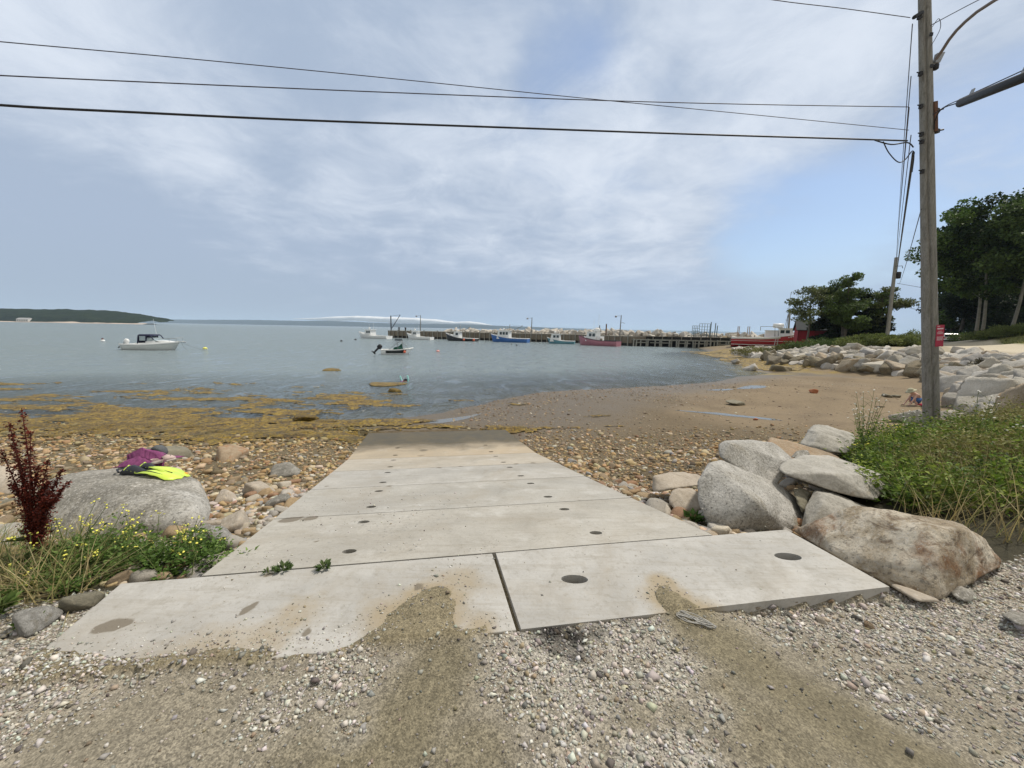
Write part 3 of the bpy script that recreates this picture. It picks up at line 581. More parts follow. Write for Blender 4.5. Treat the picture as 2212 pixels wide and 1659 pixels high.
def rockmat(name, stops, sc=2.2, speck=.5, speck_sc=60, bumpd=.02, obj=True, patch=None, rough=.88, patch2=None):
    m = Mt(name, rough, .3); n1 = m.noise(sc, 8, .65, .6); col = m.ramp(n1, stops)
    if patch: col = m.mix(m.mr(m.noise(patch[1], 7, .65, .8), patch[2], patch[2]+.12, 0, patch[3]), col, patch[0])
    if patch2: col = m.mix(m.mr(m.noise(patch2[1], 7, .65, 1.2, stretch=(1, 1, 2)), patch2[2], patch2[2]+.1, 0, patch2[3]), col, patch2[0])
    if obj:
        r = m.objrand(); col = m.mix(1, col, m.ramp(r, [(.0, (.72, .72, .75)), (.3, (1.0, .98, .95)), (.55, (.82, .78, .70)), (.8, (1.15, 1.12, 1.05)), (1, (.9, .78, .66))]), 'MULTIPLY')
    s = m.noise(speck_sc, 4, .8); col = m.mix(m.mr(s, .54, .66, 0, speck), col, (.62, .60, .56)); col = m.mix(m.mr(s, .46, .36, 0, speck), col, (.10, .095, .09))
    m.color(col); m.bump(m.noise(sc*2.2, 9, .7, .4), .9, bumpd).bump(m.noise(sc*7, 8, .75, 1.6), .9, bumpd*.5).bump(s, .35, bumpd*.25); return m.m
# the largest cobbles, each a stone of its own
CM = []
for nm, st in (('cobble_tan', [(.3, (.26, .19, .11)), (.7, (.40, .31, .20))]), ('cobble_grey', [(.3, (.30, .29, .28)), (.7, (.46, .44, .41))]), ('cobble_pale', [(.3, (.38, .34, .28)), (.7, (.54, .50, .43))]), ('cobble_rusty', [(.3, (.24, .14, .08)), (.7, (.36, .225, .14))])):
    CM.append(rockmat(nm, st, 6, .15, 90, .006))
cv = []
for k in range(8):
    V, Fc = rock_shape(3, 500+k, 9, 8, .10, .62)
    cv.append([npmesh('cobble', V, Fc, True) for _ in range(4)])
    for q in range(4): cv[-1][q].materials.append(CM[q])
def nearcol(c):
    if c[0] > .5: return 2
    if c[0]-c[2] < .09: return 1
    return 3 if c[1]/c[0] < .66 else 0
nm4 = ['tan', 'grey', 'pale', 'rust-brown']
for i in big_i:
    q = nearcol(cols[i]); o = link('cobble', cv[rnd.randrange(8)][q]); o.location = (x[i], y[i], hl[i]-sz[i]*.1 + sz[i]*.3); s = sz[i]
    o.scale = (s*rnd.uniform(.9, 1.4), s*rnd.uniform(.8, 1.1), s*rnd.uniform(.9, 1.2)); o.rotation_euler = (rnd.uniform(-.3, .3), rnd.uniform(-.3, .3), rnd.uniform(0, 6.3))
    sd_ = 'left' if u[i] < 1.5 else 'right'
    tag(o, 'rounded %s cobble lying on the beach %s of the concrete ramp' % (nm4[q], sd_), 'cobble', '%s cobbles %s of the ramp' % (nm4[q], sd_))
# small stones over the flats
x, y = sample(34000, -2, 20, 8, 24); u, w, lot, left, veg, cl, cr, nz, nf = zones(x, y); z = hgt(x, y)
dens = (z > .0)*(x < np.interp(y, BANKY, BANKX)-1)*np.clip(.10+.75*sst(n2(x, y, .3, 4, 71)+.5*(1-sst(x, 2, 12)), .0, .5), 0, 1)*(1-sst(x, 5, 19)*.75); kp = (rng.uniform(size=len(x)) < dens)&~((u > -.2)&(u < 3.8)&(w < 7.9)); x, y, z = x[kp], y[kp], z[kp]
n = len(x); sz = np.clip(rng.lognormal(math.log(.019), .5, n), .008, .08); scatter('flat_pebbles', 'scattered pebbles on the wet tidal flat beyond the ramp', 'pebbles', np.stack([x, y, z], 1), sz, stonecols(n, [(.30, .22, .14), (.20, .15, .10), (.40, .32, .22), (.13, .10, .07), (.5, .45, .38)], [5, 4, 3, 3, 1], .15), 1, 10, .5, 5, STONE)
# ------------------------------------------------------------------ boulders
def hull_rock(name, pts, mat, label, sub=6, p=44, rough=.035, fine=.012, seed=1, freq=2.2, step=.0, cat='boulder', group=None):
    """a boulder from the points (px, py, depth in metres) of its corners"""
    P = [atY(a, b, c) for a, b, c in pts]; bm = bmesh.new()
    for q in P: bm.verts.new(q)
    bmesh.ops.convex_hull(bm, input=bm.verts); bm.normal_update(); c = Vector([(min(q[k] for q in P)+max(q[k] for q in P))/2 for k in range(3)])
    n = []; h = []
    for f in bm.faces:
        d = (f.verts[0].co-c).dot(f.normal); nn = f.normal
        if d < 0: d, nn = -d, -nn
        if f.calc_area() > 1e-5 and not any(Vector(a).dot(nn) > .996 for a in n): n.append(nn[:]); h.append(max(d, .02))
    bm.free(); V, Fc = ICO[sub]; ext0 = [max(q[k] for q in P)-min(q[k] for q in P) for k in range(3)]
    for k in range(3):
        for sg in (-1, 1): e_ = [0, 0, 0]; e_[k] = sg; n.append(e_); h.append(ext0[k]/2)
    if p > 30:
        r_ = np.random.default_rng(seed+500); VP = np.array([(q-c)[:] for q in P])
        for k in range(11): e_ = r_.normal(size=3); e_ /= np.linalg.norm(e_); n.append(e_); h.append(float((VP@e_).max())*r_.uniform(.90, .985))
    n = np.array(n, float); h = np.array(h); ext = np.array([max(q[k] for q in P)-min(q[k] for q in P) for k in range(3)]); s = float(ext.max())
    D = V*(ext/s)**.8; D /= np.linalg.norm(D, axis=1)[:, None]
    d = D@n.T; r = 1/((np.maximum(d, 1e-3)/h[None])**p).sum(1)**(1/p); r = r*1.035
    B = D*r[:, None]; p = p*1.0
    st = fbm(B*freq/s*2+seed*7.7, 5, seed, .55); rid = 1-2*np.abs(fbm(B*freq*1.7/s+seed*3, 4, seed+40))
    B = B+D*(s*rough*st+s*rough*.6*rid-.5*s*rough*.6)[:, None]+D*(s*fine*fbm(B*18/s+3, 4, seed+9))[:, None]
    me = npmesh(name, B, Fc, True); o = link(name, me, mat, None, c); tag(o, label, cat, group); return o
granite = rockmat('granite_pale', [(.3, (.25, .235, .20)), (.5, (.40, .385, .35)), (.68, (.58, .56, .52))], 2.6, .85, 48, .028, False, ((.27, .235, .16), 1.1, .52, .75))
granite2 = rockmat('granite_grey', [(.25, (.17, .16, .135)), (.5, (.26, .245, .21)), (.72, (.47, .445, .395))], 2.6, .8, 38, .022, False, ((.52, .51, .48), 1.5, .56, .6))
schist = rockmat('schist_grey', [(.25, (.25, .235, .20)), (.5, (.40, .38, .335)), (.75, (.53, .51, .46))], 2.4, .4, 40, .022, False, ((.34, .27, .18), 2.2, .56, .7))
rusty = rockmat('rusty_boulder', [(.30, (.24, .18, .11)), (.45, (.46, .38, .27)), (.60, (.72, .65, .53))], 3.2, .6, 34, .045, False, ((.27, .125, .045), 2.4, .50, .85), patch2=((.15, .095, .05), 4.2, .55, .8))
orange = rockmat('orange_rock', [(.3, (.27, .19, .11)), (.7, (.42, .33, .23))], 3, .3, 40, .02, False, ((.34, .16, .06), 2, .5, .7))
pinkish = rockmat('pinkish_rock', [(.3, (.31, .26, .20)), (.7, (.50, .44, .36))], 2.5, .3, 40, .012, False, ((.52, .42, .30), 2, .55, .5))
olive = rockmat('olive_rock', [(.3, (.15, .14, .10)), (.7, (.26, .235, .17))], 2.5, .3, 40, .012, False)
Z7 = lambda x, y: (1368+x*.3815, 864+y*.3815)
def z7(L): return [(*Z7(a, b), c) for a, b, c in L]
hull_rock('boulder', z7([(375, 470, 3.62), (400, 425, 3.66), (445, 358, 3.74), (505, 350, 3.95), (800, 470, 3.95), (905, 545, 3.95), (962, 650, 3.75), (945, 735, 3.55), (860, 745, 3.42), (500, 765, 3.30), (430, 700, 3.36), (380, 590, 3.48), (700, 570, 3.34), (765, 640, 3.33), (440, 380, 4.3), (900, 560, 4.4), (940, 740, 4.2), (450, 700, 4.2)]), granite, 'biggest pale granite boulder beside the ramp, with a dark olive front face', 6, 200, .012, .006, 3)
hull_rock('boulder', z7([(490, 262, 4.25), (520, 235, 4.3), (640, 228, 4.5), (790, 245, 4.55), (905, 335, 4.4), (905, 365, 4.2), (800, 475, 3.98), (700, 455, 3.94), (590, 405, 3.96), (490, 320, 4.0), (560, 250, 4.15), (650, 420, 4.6), (800, 440, 4.7), (540, 330, 4.6)]), granite, 'tilted pale granite slab lying on top of the biggest boulder', 6, 200, .012, .006, 11)
hull_rock('boulder', z7([(815, 395, 3.9), (870, 350, 4.2), (955, 318, 4.5), (1090, 312, 4.7), (1250, 365, 4.6), (1415, 430, 4.25), (1425, 505, 4.05), (1372, 568, 3.85), (1250, 545, 3.80), (1130, 515, 3.78), (1000, 470, 3.80), (850, 415, 3.85), (1130, 420, 3.82), (1000, 480, 4.5), (1300, 560, 4.4)]), schist, 'flat grey slab of rock with a brown front, resting across smaller stones', 6, 200, .015, .008, 5)
hull_rock('boulder', z7([(745, 225, 5.4), (860, 228, 5.7), (985, 262, 5.5), (1110, 300, 5.2), (1210, 350, 5.0), (1100, 380, 4.8), (900, 350, 4.8), (780, 300, 5.0), (950, 400, 5.1)]), orange, 'rusty orange rock behind the flat slab', 5, 24, .025, .01, 8)
hull_rock('boulder', z7([(945, 255, 6.2), (985, 205, 6.4), (1015, 150, 6.6), (1065, 136, 6.8), (1150, 172, 6.9), (1245, 190, 6.8), (1260, 250, 6.3), (1200, 300, 6.0), (1090, 292, 5.95), (1000, 275, 6.0), (1060, 200, 6.2), (1230, 300, 7)]), schist, 'craggy grey rock at the back of the pile below the weeds', 6, 90, .03, .012, 13, 3)
hull_rock('boulder', z7([(952, 722, 3.42), (985, 600, 3.62), (1030, 515, 3.8), (1130, 530, 3.85), (1325, 605, 3.85), (1300, 640, 3.6), (1165, 690, 3.42), (985, 738, 3.35), (1080, 540, 3.6), (1075, 600, 3.48), (1000, 700, 4.0), (1250, 660, 4.1)]), schist, 'wedge shaped grey rock jammed between the granite boulder and the big rusty one', 6, 160, .014, .008, 21)
hull_rock('boulder', z7([(915, 742, 3.22), (985, 712, 3.15), (1060, 678, 3.08), (1155, 690, 3.0), (1265, 612, 2.95), (1400, 628, 2.85), (1560, 688, 2.72), (1700, 694, 2.66), (1860, 700, 2.68), (1960, 770, 2.68), (2060, 905, 2.62), (2060, 930, 2.60), (1990, 965, 2.64), (1780, 1060, 2.42), (1715, 1130, 2.28), (1690, 1150, 2.24), (1600, 1105, 2.30), (1490, 1066, 2.36), (1250, 940, 2.60), (1080, 830, 2.82), (1860, 735, 2.52), (1700, 740, 2.48), (1340, 660, 2.80), (1720, 900, 2.36), (1480, 900, 2.46), (1400, 700, 3.5), (1880, 780, 3.2), (1700, 900, 3.3)]), rusty, 'long rust-stained boulder beside the front right slab', 6, 220, .010, .009, 4, 6.0)
hull_rock('rock', z7([(108, 520, 4.15), (118, 432, 4.3), (200, 412, 4.5), (350, 418, 4.6), (400, 440, 4.45), (385, 482, 4.2), (250, 500, 4.1), (130, 525, 4.1), (150, 440, 4.9), (380, 440, 4.9)]), pinkish, 'pale tan rock left of the granite boulder', 5, 22, .03, .01, 31, cat='rock')
hull_rock('rock', z7([(190, 565, 3.92), (195, 530, 3.95), (230, 500, 4.05), (330, 488, 4.1), (378, 540, 4.0), (385, 625, 3.8), (320, 650, 3.78), (245, 645, 3.78), (200, 600, 3.85), (300, 520, 4.4), (370, 600, 4.3)]), pinkish, 'rounded pinkish rock against the foot of the granite boulder', 5, 10, .03, .006, 32, cat='rock')
hull_rock('rock', z7([(305, 425, 4.7), (340, 405, 4.8), (400, 410, 4.8), (420, 440, 4.6), (380, 450, 4.5), (350, 430, 5)]), granite2, 'small grey rock wedged behind the pale tan one', 4, 14, .04, .01, 33, cat='rock')
hull_rock('rock', z7([(905, 510, 3.85), (960, 495, 3.9), (1010, 525, 3.85), (975, 620, 3.65), (955, 640, 3.6), (915, 560, 3.7), (960, 560, 4.2)]), olive, 'dark stone filling the gap under the flat slab', 5, 16, .04, .01, 34, cat='rock')
hull_rock('rock', z7([(888, 325, 4.75), (930, 285, 4.85), (990, 282, 4.9), (1002, 312, 4.8), (930, 332, 4.7), (960, 310, 5.0)]), granite2, 'small grey stone lying on top of the pile', 4, 10, .03, .005, 35, cat='rock')
hull_rock('rock', z7([(1792, 1062, 2.42), (1830, 1038, 2.48), (1965, 1098, 2.42), (1958, 1118, 2.32), (1900, 1148, 2.22), (1800, 1108, 2.26), (1860, 1060, 2.3), (1900, 1100, 2.6)]), granite2, 'angular blue-grey stone on the gravel below the rusty boulder', 5, 26, .03, .008, 36, cat='rock')
hull_rock('rock', z7([(2108, 1205, 2.1), (2160, 1185, 2.2), (2260, 1215, 2.2), (2290, 1260, 2.0), (2200, 1268, 1.95), (2140, 1240, 2.0), (2200, 1220, 2.3)]), granite2, 'blue-grey stone on the gravel at the right edge', 5, 20, .03, .008, 37, cat='rock')
hull_rock('rock', z7([(1520, 1058, 2.36), (1560, 1068, 2.36), (1665, 1108, 2.26), (1650, 1130, 2.19), (1570, 1106, 2.24), (1530, 1085, 2.28), (1600, 1085, 2.33)]), pinkish, 'flat pink sliver of rock at the slab corner', 4, 20, .03, .008, 38, cat='rock')
for k, (a, b, r, mt, lb) in enumerate([(870, 1185, 26, granite2, 'grey-white broken stone below the slab edge'), (905, 1150, 16, orange, 'tan chip of rock touching the slab edge'), (700, 1182, 17, pinkish, 'pink chip of rock under the slab edge, left of the notch'), (738, 1195, 15, pinkish, 'small pink chip of rock beside a larger pink one'), (1340, 1262, 26, orange, 'orange-tan stone lying in the gravel on the right'), (1275, 1215, 24, granite2, 'blue-grey stone in the gravel right of the slab'), (1120, 1142, 16, orange, 'brown chip of rock in the gravel right of the notch'), (1070, 1232, 24, pinkish, 'flat pale stone in the gravel below the slab edge'), (1215, 1165, 14, granite2, 'small grey stone near the slab corner')]):
    px, py = Z7(a, b); q = onz(px, py, 1.25); V, Fc = rock_shape(4, 700+k, 14, 8, .06, .6); o = link('stone', npmesh('stone', V, Fc, True), mt, None, (q.x, q.y, h1(q.x, q.y)+.008)); s = r*.3815*q.y/831; o.scale = (s*1.2, s, s); o.rotation_euler = (.2, -.1, k*1.7); tag(o, lb, 'stone')
# left boulders
BIGB = hull_rock('boulder', [(92, 1035, 4.1), (175, 1018, 4.4), (270, 1009, 4.55), (335, 1006, 4.6), (400, 1016, 4.5), (440, 1046, 4.25), (459, 1090, 3.9), (462, 1130, 3.6), (430, 1165, 3.35), (300, 1195, 3.2), (130, 1190, 3.25), (88, 1120, 3.5), (120, 1062, 3.75), (300, 1045, 3.75), (420, 1070, 3.7), (300, 1120, 3.32), (430, 1130, 3.38), (150, 1130, 4.5), (430, 1100, 4.4)], granite2, 'big rounded grey boulder with swim fins and a purple cloth on top', 6, 17, .022, .006, 17, 2.4)
hull_rock('boulder', [(-60, 985, 5.2), (0, 1002, 5.2), (45, 1018, 5.1), (85, 1045, 4.9), (80, 1085, 4.7), (0, 1105, 4.6), (-80, 1100, 4.7), (-60, 1040, 4.8), (20, 1060, 5.8), (-100, 1020, 5.8)], pinkish, 'smooth pale pink boulder at the left edge, behind the red seed stalks', 6, 14, .02, .006, 18)
hull_rock('boulder', [(-60, 1095, 4.3), (20, 1075, 4.4), (85, 1065, 4.4), (140, 1080, 4.2), (150, 1120, 4.0), (90, 1145, 3.85), (0, 1160, 3.8), (-60, 1150, 3.9), (60, 1100, 4.9)], olive, 'dark olive boulder below the pink one at the left edge', 6, 14, .02, .006, 19)
hull_rock('boulder', [(-60, 1140, 3.4), (0, 1128, 3.5), (50, 1124, 3.5), (88, 1150, 3.3), (95, 1200, 3.05), (70, 1240, 2.85), (0, 1270, 2.75), (-60, 1260, 2.8), (20, 1160, 3.9)], schist, 'pale grey boulder low at the left edge among dry grass', 6, 12, .02, .006, 20)
for k, (px, py, r, mt, lb) in enumerate([(615, 1002, 0, granite2, ''), (440, 1160, 28, granite, 'whitish stone at the foot of the big boulder, right side'), (478, 1160, 32, granite, 'blue-white flattish stone beside the ramp joint'), (462, 1135, 20, pinkish, 'small pale stone tucked against the big boulder'), (505, 1135, 34, pinkish, 'tan rounded rock beside the ramp left edge'), (618, 1020, 26, granite2, 'blue-grey rock near the left edge of the ramp'), (500, 985, 40, orange, 'brown boulder low on the cobble beach'), (568, 1060, 28, pinkish, 'pinkish flat rock among the cobbles'), (380, 985, 40, olive, 'olive-brown rock behind the sandals'), (485, 1075, 26, pinkish, 'tan rock right of the big boulder'), (600, 1085, 22, granite2, 'dark grey wet rock at the ramp edge'), (70, 1340, 40, granite, 'white quartz-like rock in the grass at the lower left'), (170, 1300, 34, olive, 'dark mossy rock at the corner of the front left slab'),
                                     (845, 1198, 0, orange, '')]):
    if r == 0: continue
    q = onz(px, py, .9)
    for _ in range(8): q = onz(px, py, h1(q.x, q.y)+.04)
    V, Fc = rock_shape(4, 800+k, 10, 8, .06, .62); o = link('rock', npmesh('rock', V, Fc, True), mt, None, (q.x, q.y, q.z)); s = r*q.y/831*1.0; o.scale = (s*1.15, s*.85, s); o.rotation_euler = (.15, -.1, k*1.3); tag(o, lb, 'rock')
# rocks standing alone on the flat
def lone(px, py, r, mt, lb, seed, flat=.6, cat='rock', sink=.25):
    q = onz(px, py, .1)
    for _ in range(8): q = onz(px, py, h1(q.x, q.y))
    V, Fc = rock_shape(4, seed, 8, 8, .1, flat); o = link('rock', npmesh('rock', V, Fc, True), mt, None, (q.x, q.y, q.z+r*q.y/831*(.5-sink))); s = r*q.y/831; o.scale = (s*1.3, s, s); o.rotation_euler = (0, 0, seed); return tag(o, lb, cat)
brick = simple('brick_red_rock', (.36, .13, .055), .8, .2, 20)
lone(1757, 849, 7, brick, 'brick-orange rock alone on the sand flat', 901, .9, sink=.0)
lone(1587, 874, 14, olive, 'dark brown low rock alone on the sand left of the orange one', 902, .4)
lone(1916, 857, 9, olive, 'left of two brown rocks beside the crouching person', 903, .5)
lone(1935, 858, 7, olive, 'right of two brown rocks beside the crouching person', 904, .5)
lone(1632, 907, 5, brick, 'small reddish stone by the long tide pool', 905, .7)
# ------------------------------------------------------------------ riprap
def ripmat(name, stops, patch=None, sc=1.4): return rockmat(name, stops, sc, .35, 16, .05, True, patch)
RM = [ripmat('riprap_grey', [(.25, (.25, .24, .215)), (.55, (.39, .375, .34)), (.8, (.52, .50, .46))]), ripmat('riprap_tan', [(.25, (.28, .24, .18)), (.55, (.42, .36, .28)), (.8, (.56, .50, .41))], ((.38, .25, .12), .9, .55, .7)),
      ripmat('riprap_pale', [(.25, (.38, .36, .32)), (.55, (.52, .50, .46)), (.8, (.64, .62, .58))], ((.40, .32, .22), 1.0, .6, .5)), ripmat('riprap_dark', [(.25, (.13, .12, .09)), (.55, (.22, .19, .13)), (.8, (.32, .27, .19))])]
RV = []
for k in range(9):
    V, Fc = rock_shape(4, 1000+k*3, 40, 9, .08, .86, 1.8, .020); row = []
    for q in range(4): me = npmesh('riprap_boulder', V, Fc, True); me.materials.append(RM[q]); row.append(me)
    RV.append(row)
RIPS = []
def rip(x, y, z, s, q, label, group, w=1.0):
    RIPS.append((w*s/math.hypot(x, y), x, y, z, q, rnd.randrange(9), (s*rnd.uniform(.95, 1.5), s*rnd.uniform(.75, 1.05), s*rnd.uniform(.75, 1.1)), (rnd.uniform(-.5, .5), rnd.uniform(-.5, .5), rnd.uniform(0, 6.3)), label, group))
FOOT = [(13.0, 8.2), (14.1, 10.2), (15.3, 12.4), (18.0, 15.3), (22.0, 19.3), (25.4, 23.8), (24.2, 27.5), (22.9, 33), (26.3, 42), (29.5, 51), (32.5, 56)]; TOP = [(16.4, 8), (17.6, 10), (18.8, 12.6), (21.2, 14.8), (24.8, 18.4), (29.2, 23.5), (28.4, 28.5), (27.2, 34), (30.6, 42), (33.6, 50), (36, 55)]
def along(L, t):
    t *= len(L)-1; i = min(int(t), len(L)-2); f = t-i; return (L[i][0]*(1-f)+L[i+1][0]*f, L[i][1]*(1-f)+L[i+1][1]*f)
lens = [math.dist(FOOT[i], FOOT[i+1]) for i in range(len(FOOT)-1)]; tot_ = sum(lens)
s_ = 0; cnt = 0
while s_ < tot_:
    acc = 0; i = 0
    while acc+lens[i] < s_ and i < len(lens)-1: acc += lens[i]; i += 1
    t = (i+(s_-acc)/lens[i])/(len(FOOT)-1); f, g = along(FOOT, t), along(TOP, t); size = .45-.10*sst(f[1], 26, 42)
    wd = math.dist(f, g); nrow = max(3, int(wd/(size*1.15))); nrow = min(nrow, 7)
    for k in range(nrow):
        v = (k+rnd.uniform(-.3, .3))/(nrow-.6); x = f[0]*(1-v)+g[0]*v+rnd.uniform(-.25, .25); y = f[1]*(1-v)+g[1]*v+rnd.uniform(-.25, .25); s = size*rnd.uniform(.6, 1.35)*(1.1-.25*v)
        z = h1(x, y)+s*.22; low = v < .28 and f[1] > 20
        q = 3 if low and rnd.random() < .75 else rnd.choice([0, 0, 2, 2, 2, 1] if f[1] > 20 else [0, 1, 0, 2, 2, 0, 2])
        near = 'in the riprap bank right of the utility pole' if f[1] < 24 else 'in the riprap bank below the shed and bushes'
        kind = ['grey', 'tan', 'pale', 'weed-darkened'][q]; rip(x, y, z, s, q, '%s boulder %s' % (kind, near), '%s boulders %s' % (kind, near)); cnt += 1
    s_ += size*1.25
# a few fallen ones on the sand
for px, py, s, q in ((1680, 800, .55, 3), (1735, 783, .45, 3), (1590, 785, .3, 3), (1620, 800, .35, 3), (2100, 895, .35, 2), (2150, 905, .5, 2), (2190, 893, .6, 2), (2075, 872, .3, 3), (2120, 878, .35, 1), (2020, 915, .25, 2), (1962, 914, .22, 2), (2055, 905, .3, 2)):
    p_ = onz(px, py, .3)
    for _ in range(6): p_ = onz(px, py, h1(p_.x, p_.y))
    rip(p_.x, p_.y, p_.z+s*.2, s, q, ['grey', 'tan', 'pale', 'weed-darkened'][q]+' boulder lying loose on the sand in front of the riprap', ['grey', 'tan', 'pale', 'weed-darkened'][q]+' boulders loose on the sand'); cnt += 1
print('riprap', cnt)
# breakwater behind the wharf
BW_ = [(-20, 116), (0, 106), (17, 98), (26, 88), (45, 84.5), (66, 83)]; core = MB(); L_ = []
for i in range(61):
    t = i/60; x, y = along(BW_, t); L_.append((x, y))
rings = []
for i, (x, y) in enumerate(L_):
    x0, y0 = L_[max(i-1, 0)]; x1, y1 = L_[min(i+1, 60)]; d = Vector((x1-x0, y1-y0, 0)).normalized(); nn = Vector((-d.y, d.x, 0)); c = Vector((x, y, 0)); hh = 1.75+.45*min(1, i/25)
    rings.append([c-nn*3.2+Vector((0, 0, -1)), c-nn*1.6+Vector((0, 0, hh-.6)), c+Vector((0, 0, hh+.15)), c+nn*1.5+Vector((0, 0, hh-.2)), c+nn*5+Vector((0, 0, -1))])
core.loft(rings, True, True, False); tag(core.build('breakwater', RM[3]), 'rubble core of the long breakwater under its loose boulders', 'breakwater')
n_ = 0
for i in range(190):
    t = i/190+rnd.uniform(0, .006)
    x, y = along(BW_, t); hh = 1.75+.45*min(1, t*60/25); row = i % 3; far_ = 1.0+.25*(1-t)
    off = (-2.0, -.7, .5)[row]; zz_ = hh+(-.85, .02, .22)[row]; s = rnd.uniform(.48, .85)*far_
    rip(x+rnd.uniform(-.3, .3), y+off+rnd.uniform(-.2, .2), zz_+rnd.uniform(-.12, .18), s, rnd.choice([0, 1, 2, 2, 1, 0, 1]), 'weathered boulder heaped on the long breakwater behind the wharf', 'boulders on the breakwater'); n_ += 1
RIPS.sort(key=lambda r: -r[0]); rest_v = []; rest_f = []; ro = 0
for k, (ap, x, y, z, q, vi, sc, ro_, lb, gp) in enumerate(RIPS):
    if k < 285:
        o = link('riprap_boulder', RV[vi][q]); o.location = (x, y, z); o.scale = sc; o.rotation_euler = ro_; tag(o, lb, 'boulder', gp)
    else:
        me = RV[vi][0]; co = np.empty(len(me.vertices)*3, np.float32); me.vertices.foreach_get('co', co); M = np.array(Euler(ro_).to_matrix()); rest_v.append((co.reshape(-1, 3)*np.array(sc))@M.T+np.array([x, y, z])); rest_f.append(ICO[4][1]+ro); ro += len(rest_v[-1])
if rest_v:
    V = np.concatenate(rest_v); restm = rockmat('riprap_mixed', [(.3, (.30, .28, .25)), (.5, (.50, .46, .40)), (.7, (.58, .56, .52))], .55, .35, 16, .05, False)
    tag(link('riprap_rubble', npmesh('riprap_rubble', V, np.concatenate(rest_f), True), restm), 'smaller rubble filling the riprap bank and the breakwater', 'riprap', kind='stuff')
print('rips', len(RIPS))
# ------------------------------------------------------------------ seaweed
weedm = Mt('rockweed', .5, .5); a = weedm.noise(3.2, 8, .7, 1.2, coord='Object'); b = weedm.noise(26, 5, .7, .5, coord='Object', stretch=(1, .45, 1))
c_ = weedm.ramp(a, [(.34, (.055, .035, .008)), (.43, (.28, .165, .010)), (.56, (.56, .36, .018)), (.78, (.60, .43, .05))]); c_ = weedm.mix(weedm.mr(b, .35, .7, .0, .6), c_, (.065, .045, .012)); weedm.color(c_); d_ = weedm.noise(9, 7, .75, 1.5, coord='Object'); c_ = weedm.mix(weedm.mr(d_, .44, .58, 0, .85), c_, (.035, .024, .008)); c_ = weedm.mix(weedm.mr(weedm.noise(.7, 4, .6), .50, .68, 0, .45), c_, (.10, .08, .02)); weedm.color(c_); weedm.rough(weedm.mr(b, .3, .7, .35, .75)); weedm.bump(b, 1, .03).bump(d_, 1, .06)
def weedbed(x0, x1, y0, y1, st, fn, name, label):
    xs = np.arange(x0, x1, st); ys = np.arange(y0, y1, st*1.0); A, B = np.meshgrid(xs, ys); s = A.shape; A, B = A.ravel(), B.ravel(); z, keep = fn(A, B); ix = np.arange(len(A)).reshape(s); q = np.stack([ix[:-1, :-1], ix[:-1, 1:], ix[1:, 1:], ix[1:, :-1]], -1).reshape(-1, 4); q = q[keep[q].all(1)]
    us = np.unique(q); rm = -np.ones(len(A), int); rm[us] = np.arange(len(us)); me = npmesh(name, np.stack([A[us], B[us], z[us]], 1), rm[q], True); return tag(link(name, me, weedm), label, 'seaweed', kind='stuff')
def f_left(x, y):
    hz = hgt(x, y); u, w = uw(x, y)
    a = fbm(np.stack([x*.55, y*1.5, x*0+.2], 1), 5, 81, .62); b = fbm(np.stack([x*3.2, y*7, x*0+.7], 1), 4, 83, .6); c = fbm(np.stack([x*.16, y*.22, x*0], 1), 2, 85)
    shore = 11.1+.10*np.maximum(x+5, 0)**1.6*.3
    dens = np.where(y < 9.2, -1, 0)+sst(y+.5*a, 9.0, 10.2)*1.0
    onl = 1-sst(y, shore+.3, shore+2.2)            # thick mat on the wet stones
    flo = (1-sst(y-.10*np.maximum(-x-6, 0), 14.6, 18.4+.0*x))*(1-sst(x, -7.5, -2.6)*.85)
    field = a*1.0+.38*b+.30*c
    thr = np.where(y < shore+.6, -.30, .07+.55*(1-flo))
    thr = np.where(y < 10.2, thr+.75*(1-sst(y+.5*a, 8.3, 9.7)), thr); thr = thr+.5*sst(x, -4.2, -1.2)*(y < 14)+.35*sst(x, -3, 6)
    e = field-thr; z = np.where(hz > -.012, hz+.018+.085*np.clip(e, -.3, .8), .0+.05*np.clip(e, -.4, .9)+.003)
    z = z+.018*b*(e > 0)
    return z, (e > -.06)
weedm = weedm.m
weedbed(-27, 3.5, 8.0, 20.5, .055, f_left, 'seaweed', 'yellow-brown rockweed over the shallows left of the ramp')
def f_right(x, y):
    hz = hgt(x, y); a = fbm(np.stack([x*.5, y*.32, x*0+.2], 1), 5, 91, .6); b = fbm(np.stack([x*3, y*3, x*0], 1), 3, 93)
    bx = np.interp(y, BANKY, BANKX); e = a+.3*b+.22-.75*sst(y, 25, 29)*0-1.0*(1-sst(y, 25.5, 31))-.9*(1-sst(x-np.interp(y, [26, 32, 42, 52], [18, 19.6, 22.5, 24.5]), -.8, 1.2))-1.2*sst(x-bx, -1.4, .4)
    return np.maximum(hz, -.01)+.03+.12*np.clip(e, -.2, .7)+.03*b, e > -.05
weedbed(16, 36, 25, 58, .13, f_right, 'seaweed', 'golden seaweed over the low rocks in front of the riprap and wharf')
def mound(px, py, rx, h, label, z0=0, ry=None):
    q = onz(px, py, z0); V, Fc = rock_shape(5, int(px), 5, 8, .22, 1, 2.2, .05); o = link('seaweed_clump', npmesh('seaweed_clump', V, Fc, True), weedm, None, (q.x, q.y, z0)); s = rx*q.y/831; o.scale = (s, ry or s*.8, h); return tag(o, label, 'seaweed clump')
mound(717, 800, 21, .13, 'seaweed-covered rock alone in the water left of the pool noodle', 0)
mound(851, 846, 19, .15, 'round mound of seaweed nearest the pool noodle', 0)
mound(833, 832, 42, .06, 'flat patch of floating seaweed beside the pool noodle', 0)
mound(655, 906, 30, .16, 'tallest weed-covered rock at the waterline', .04)
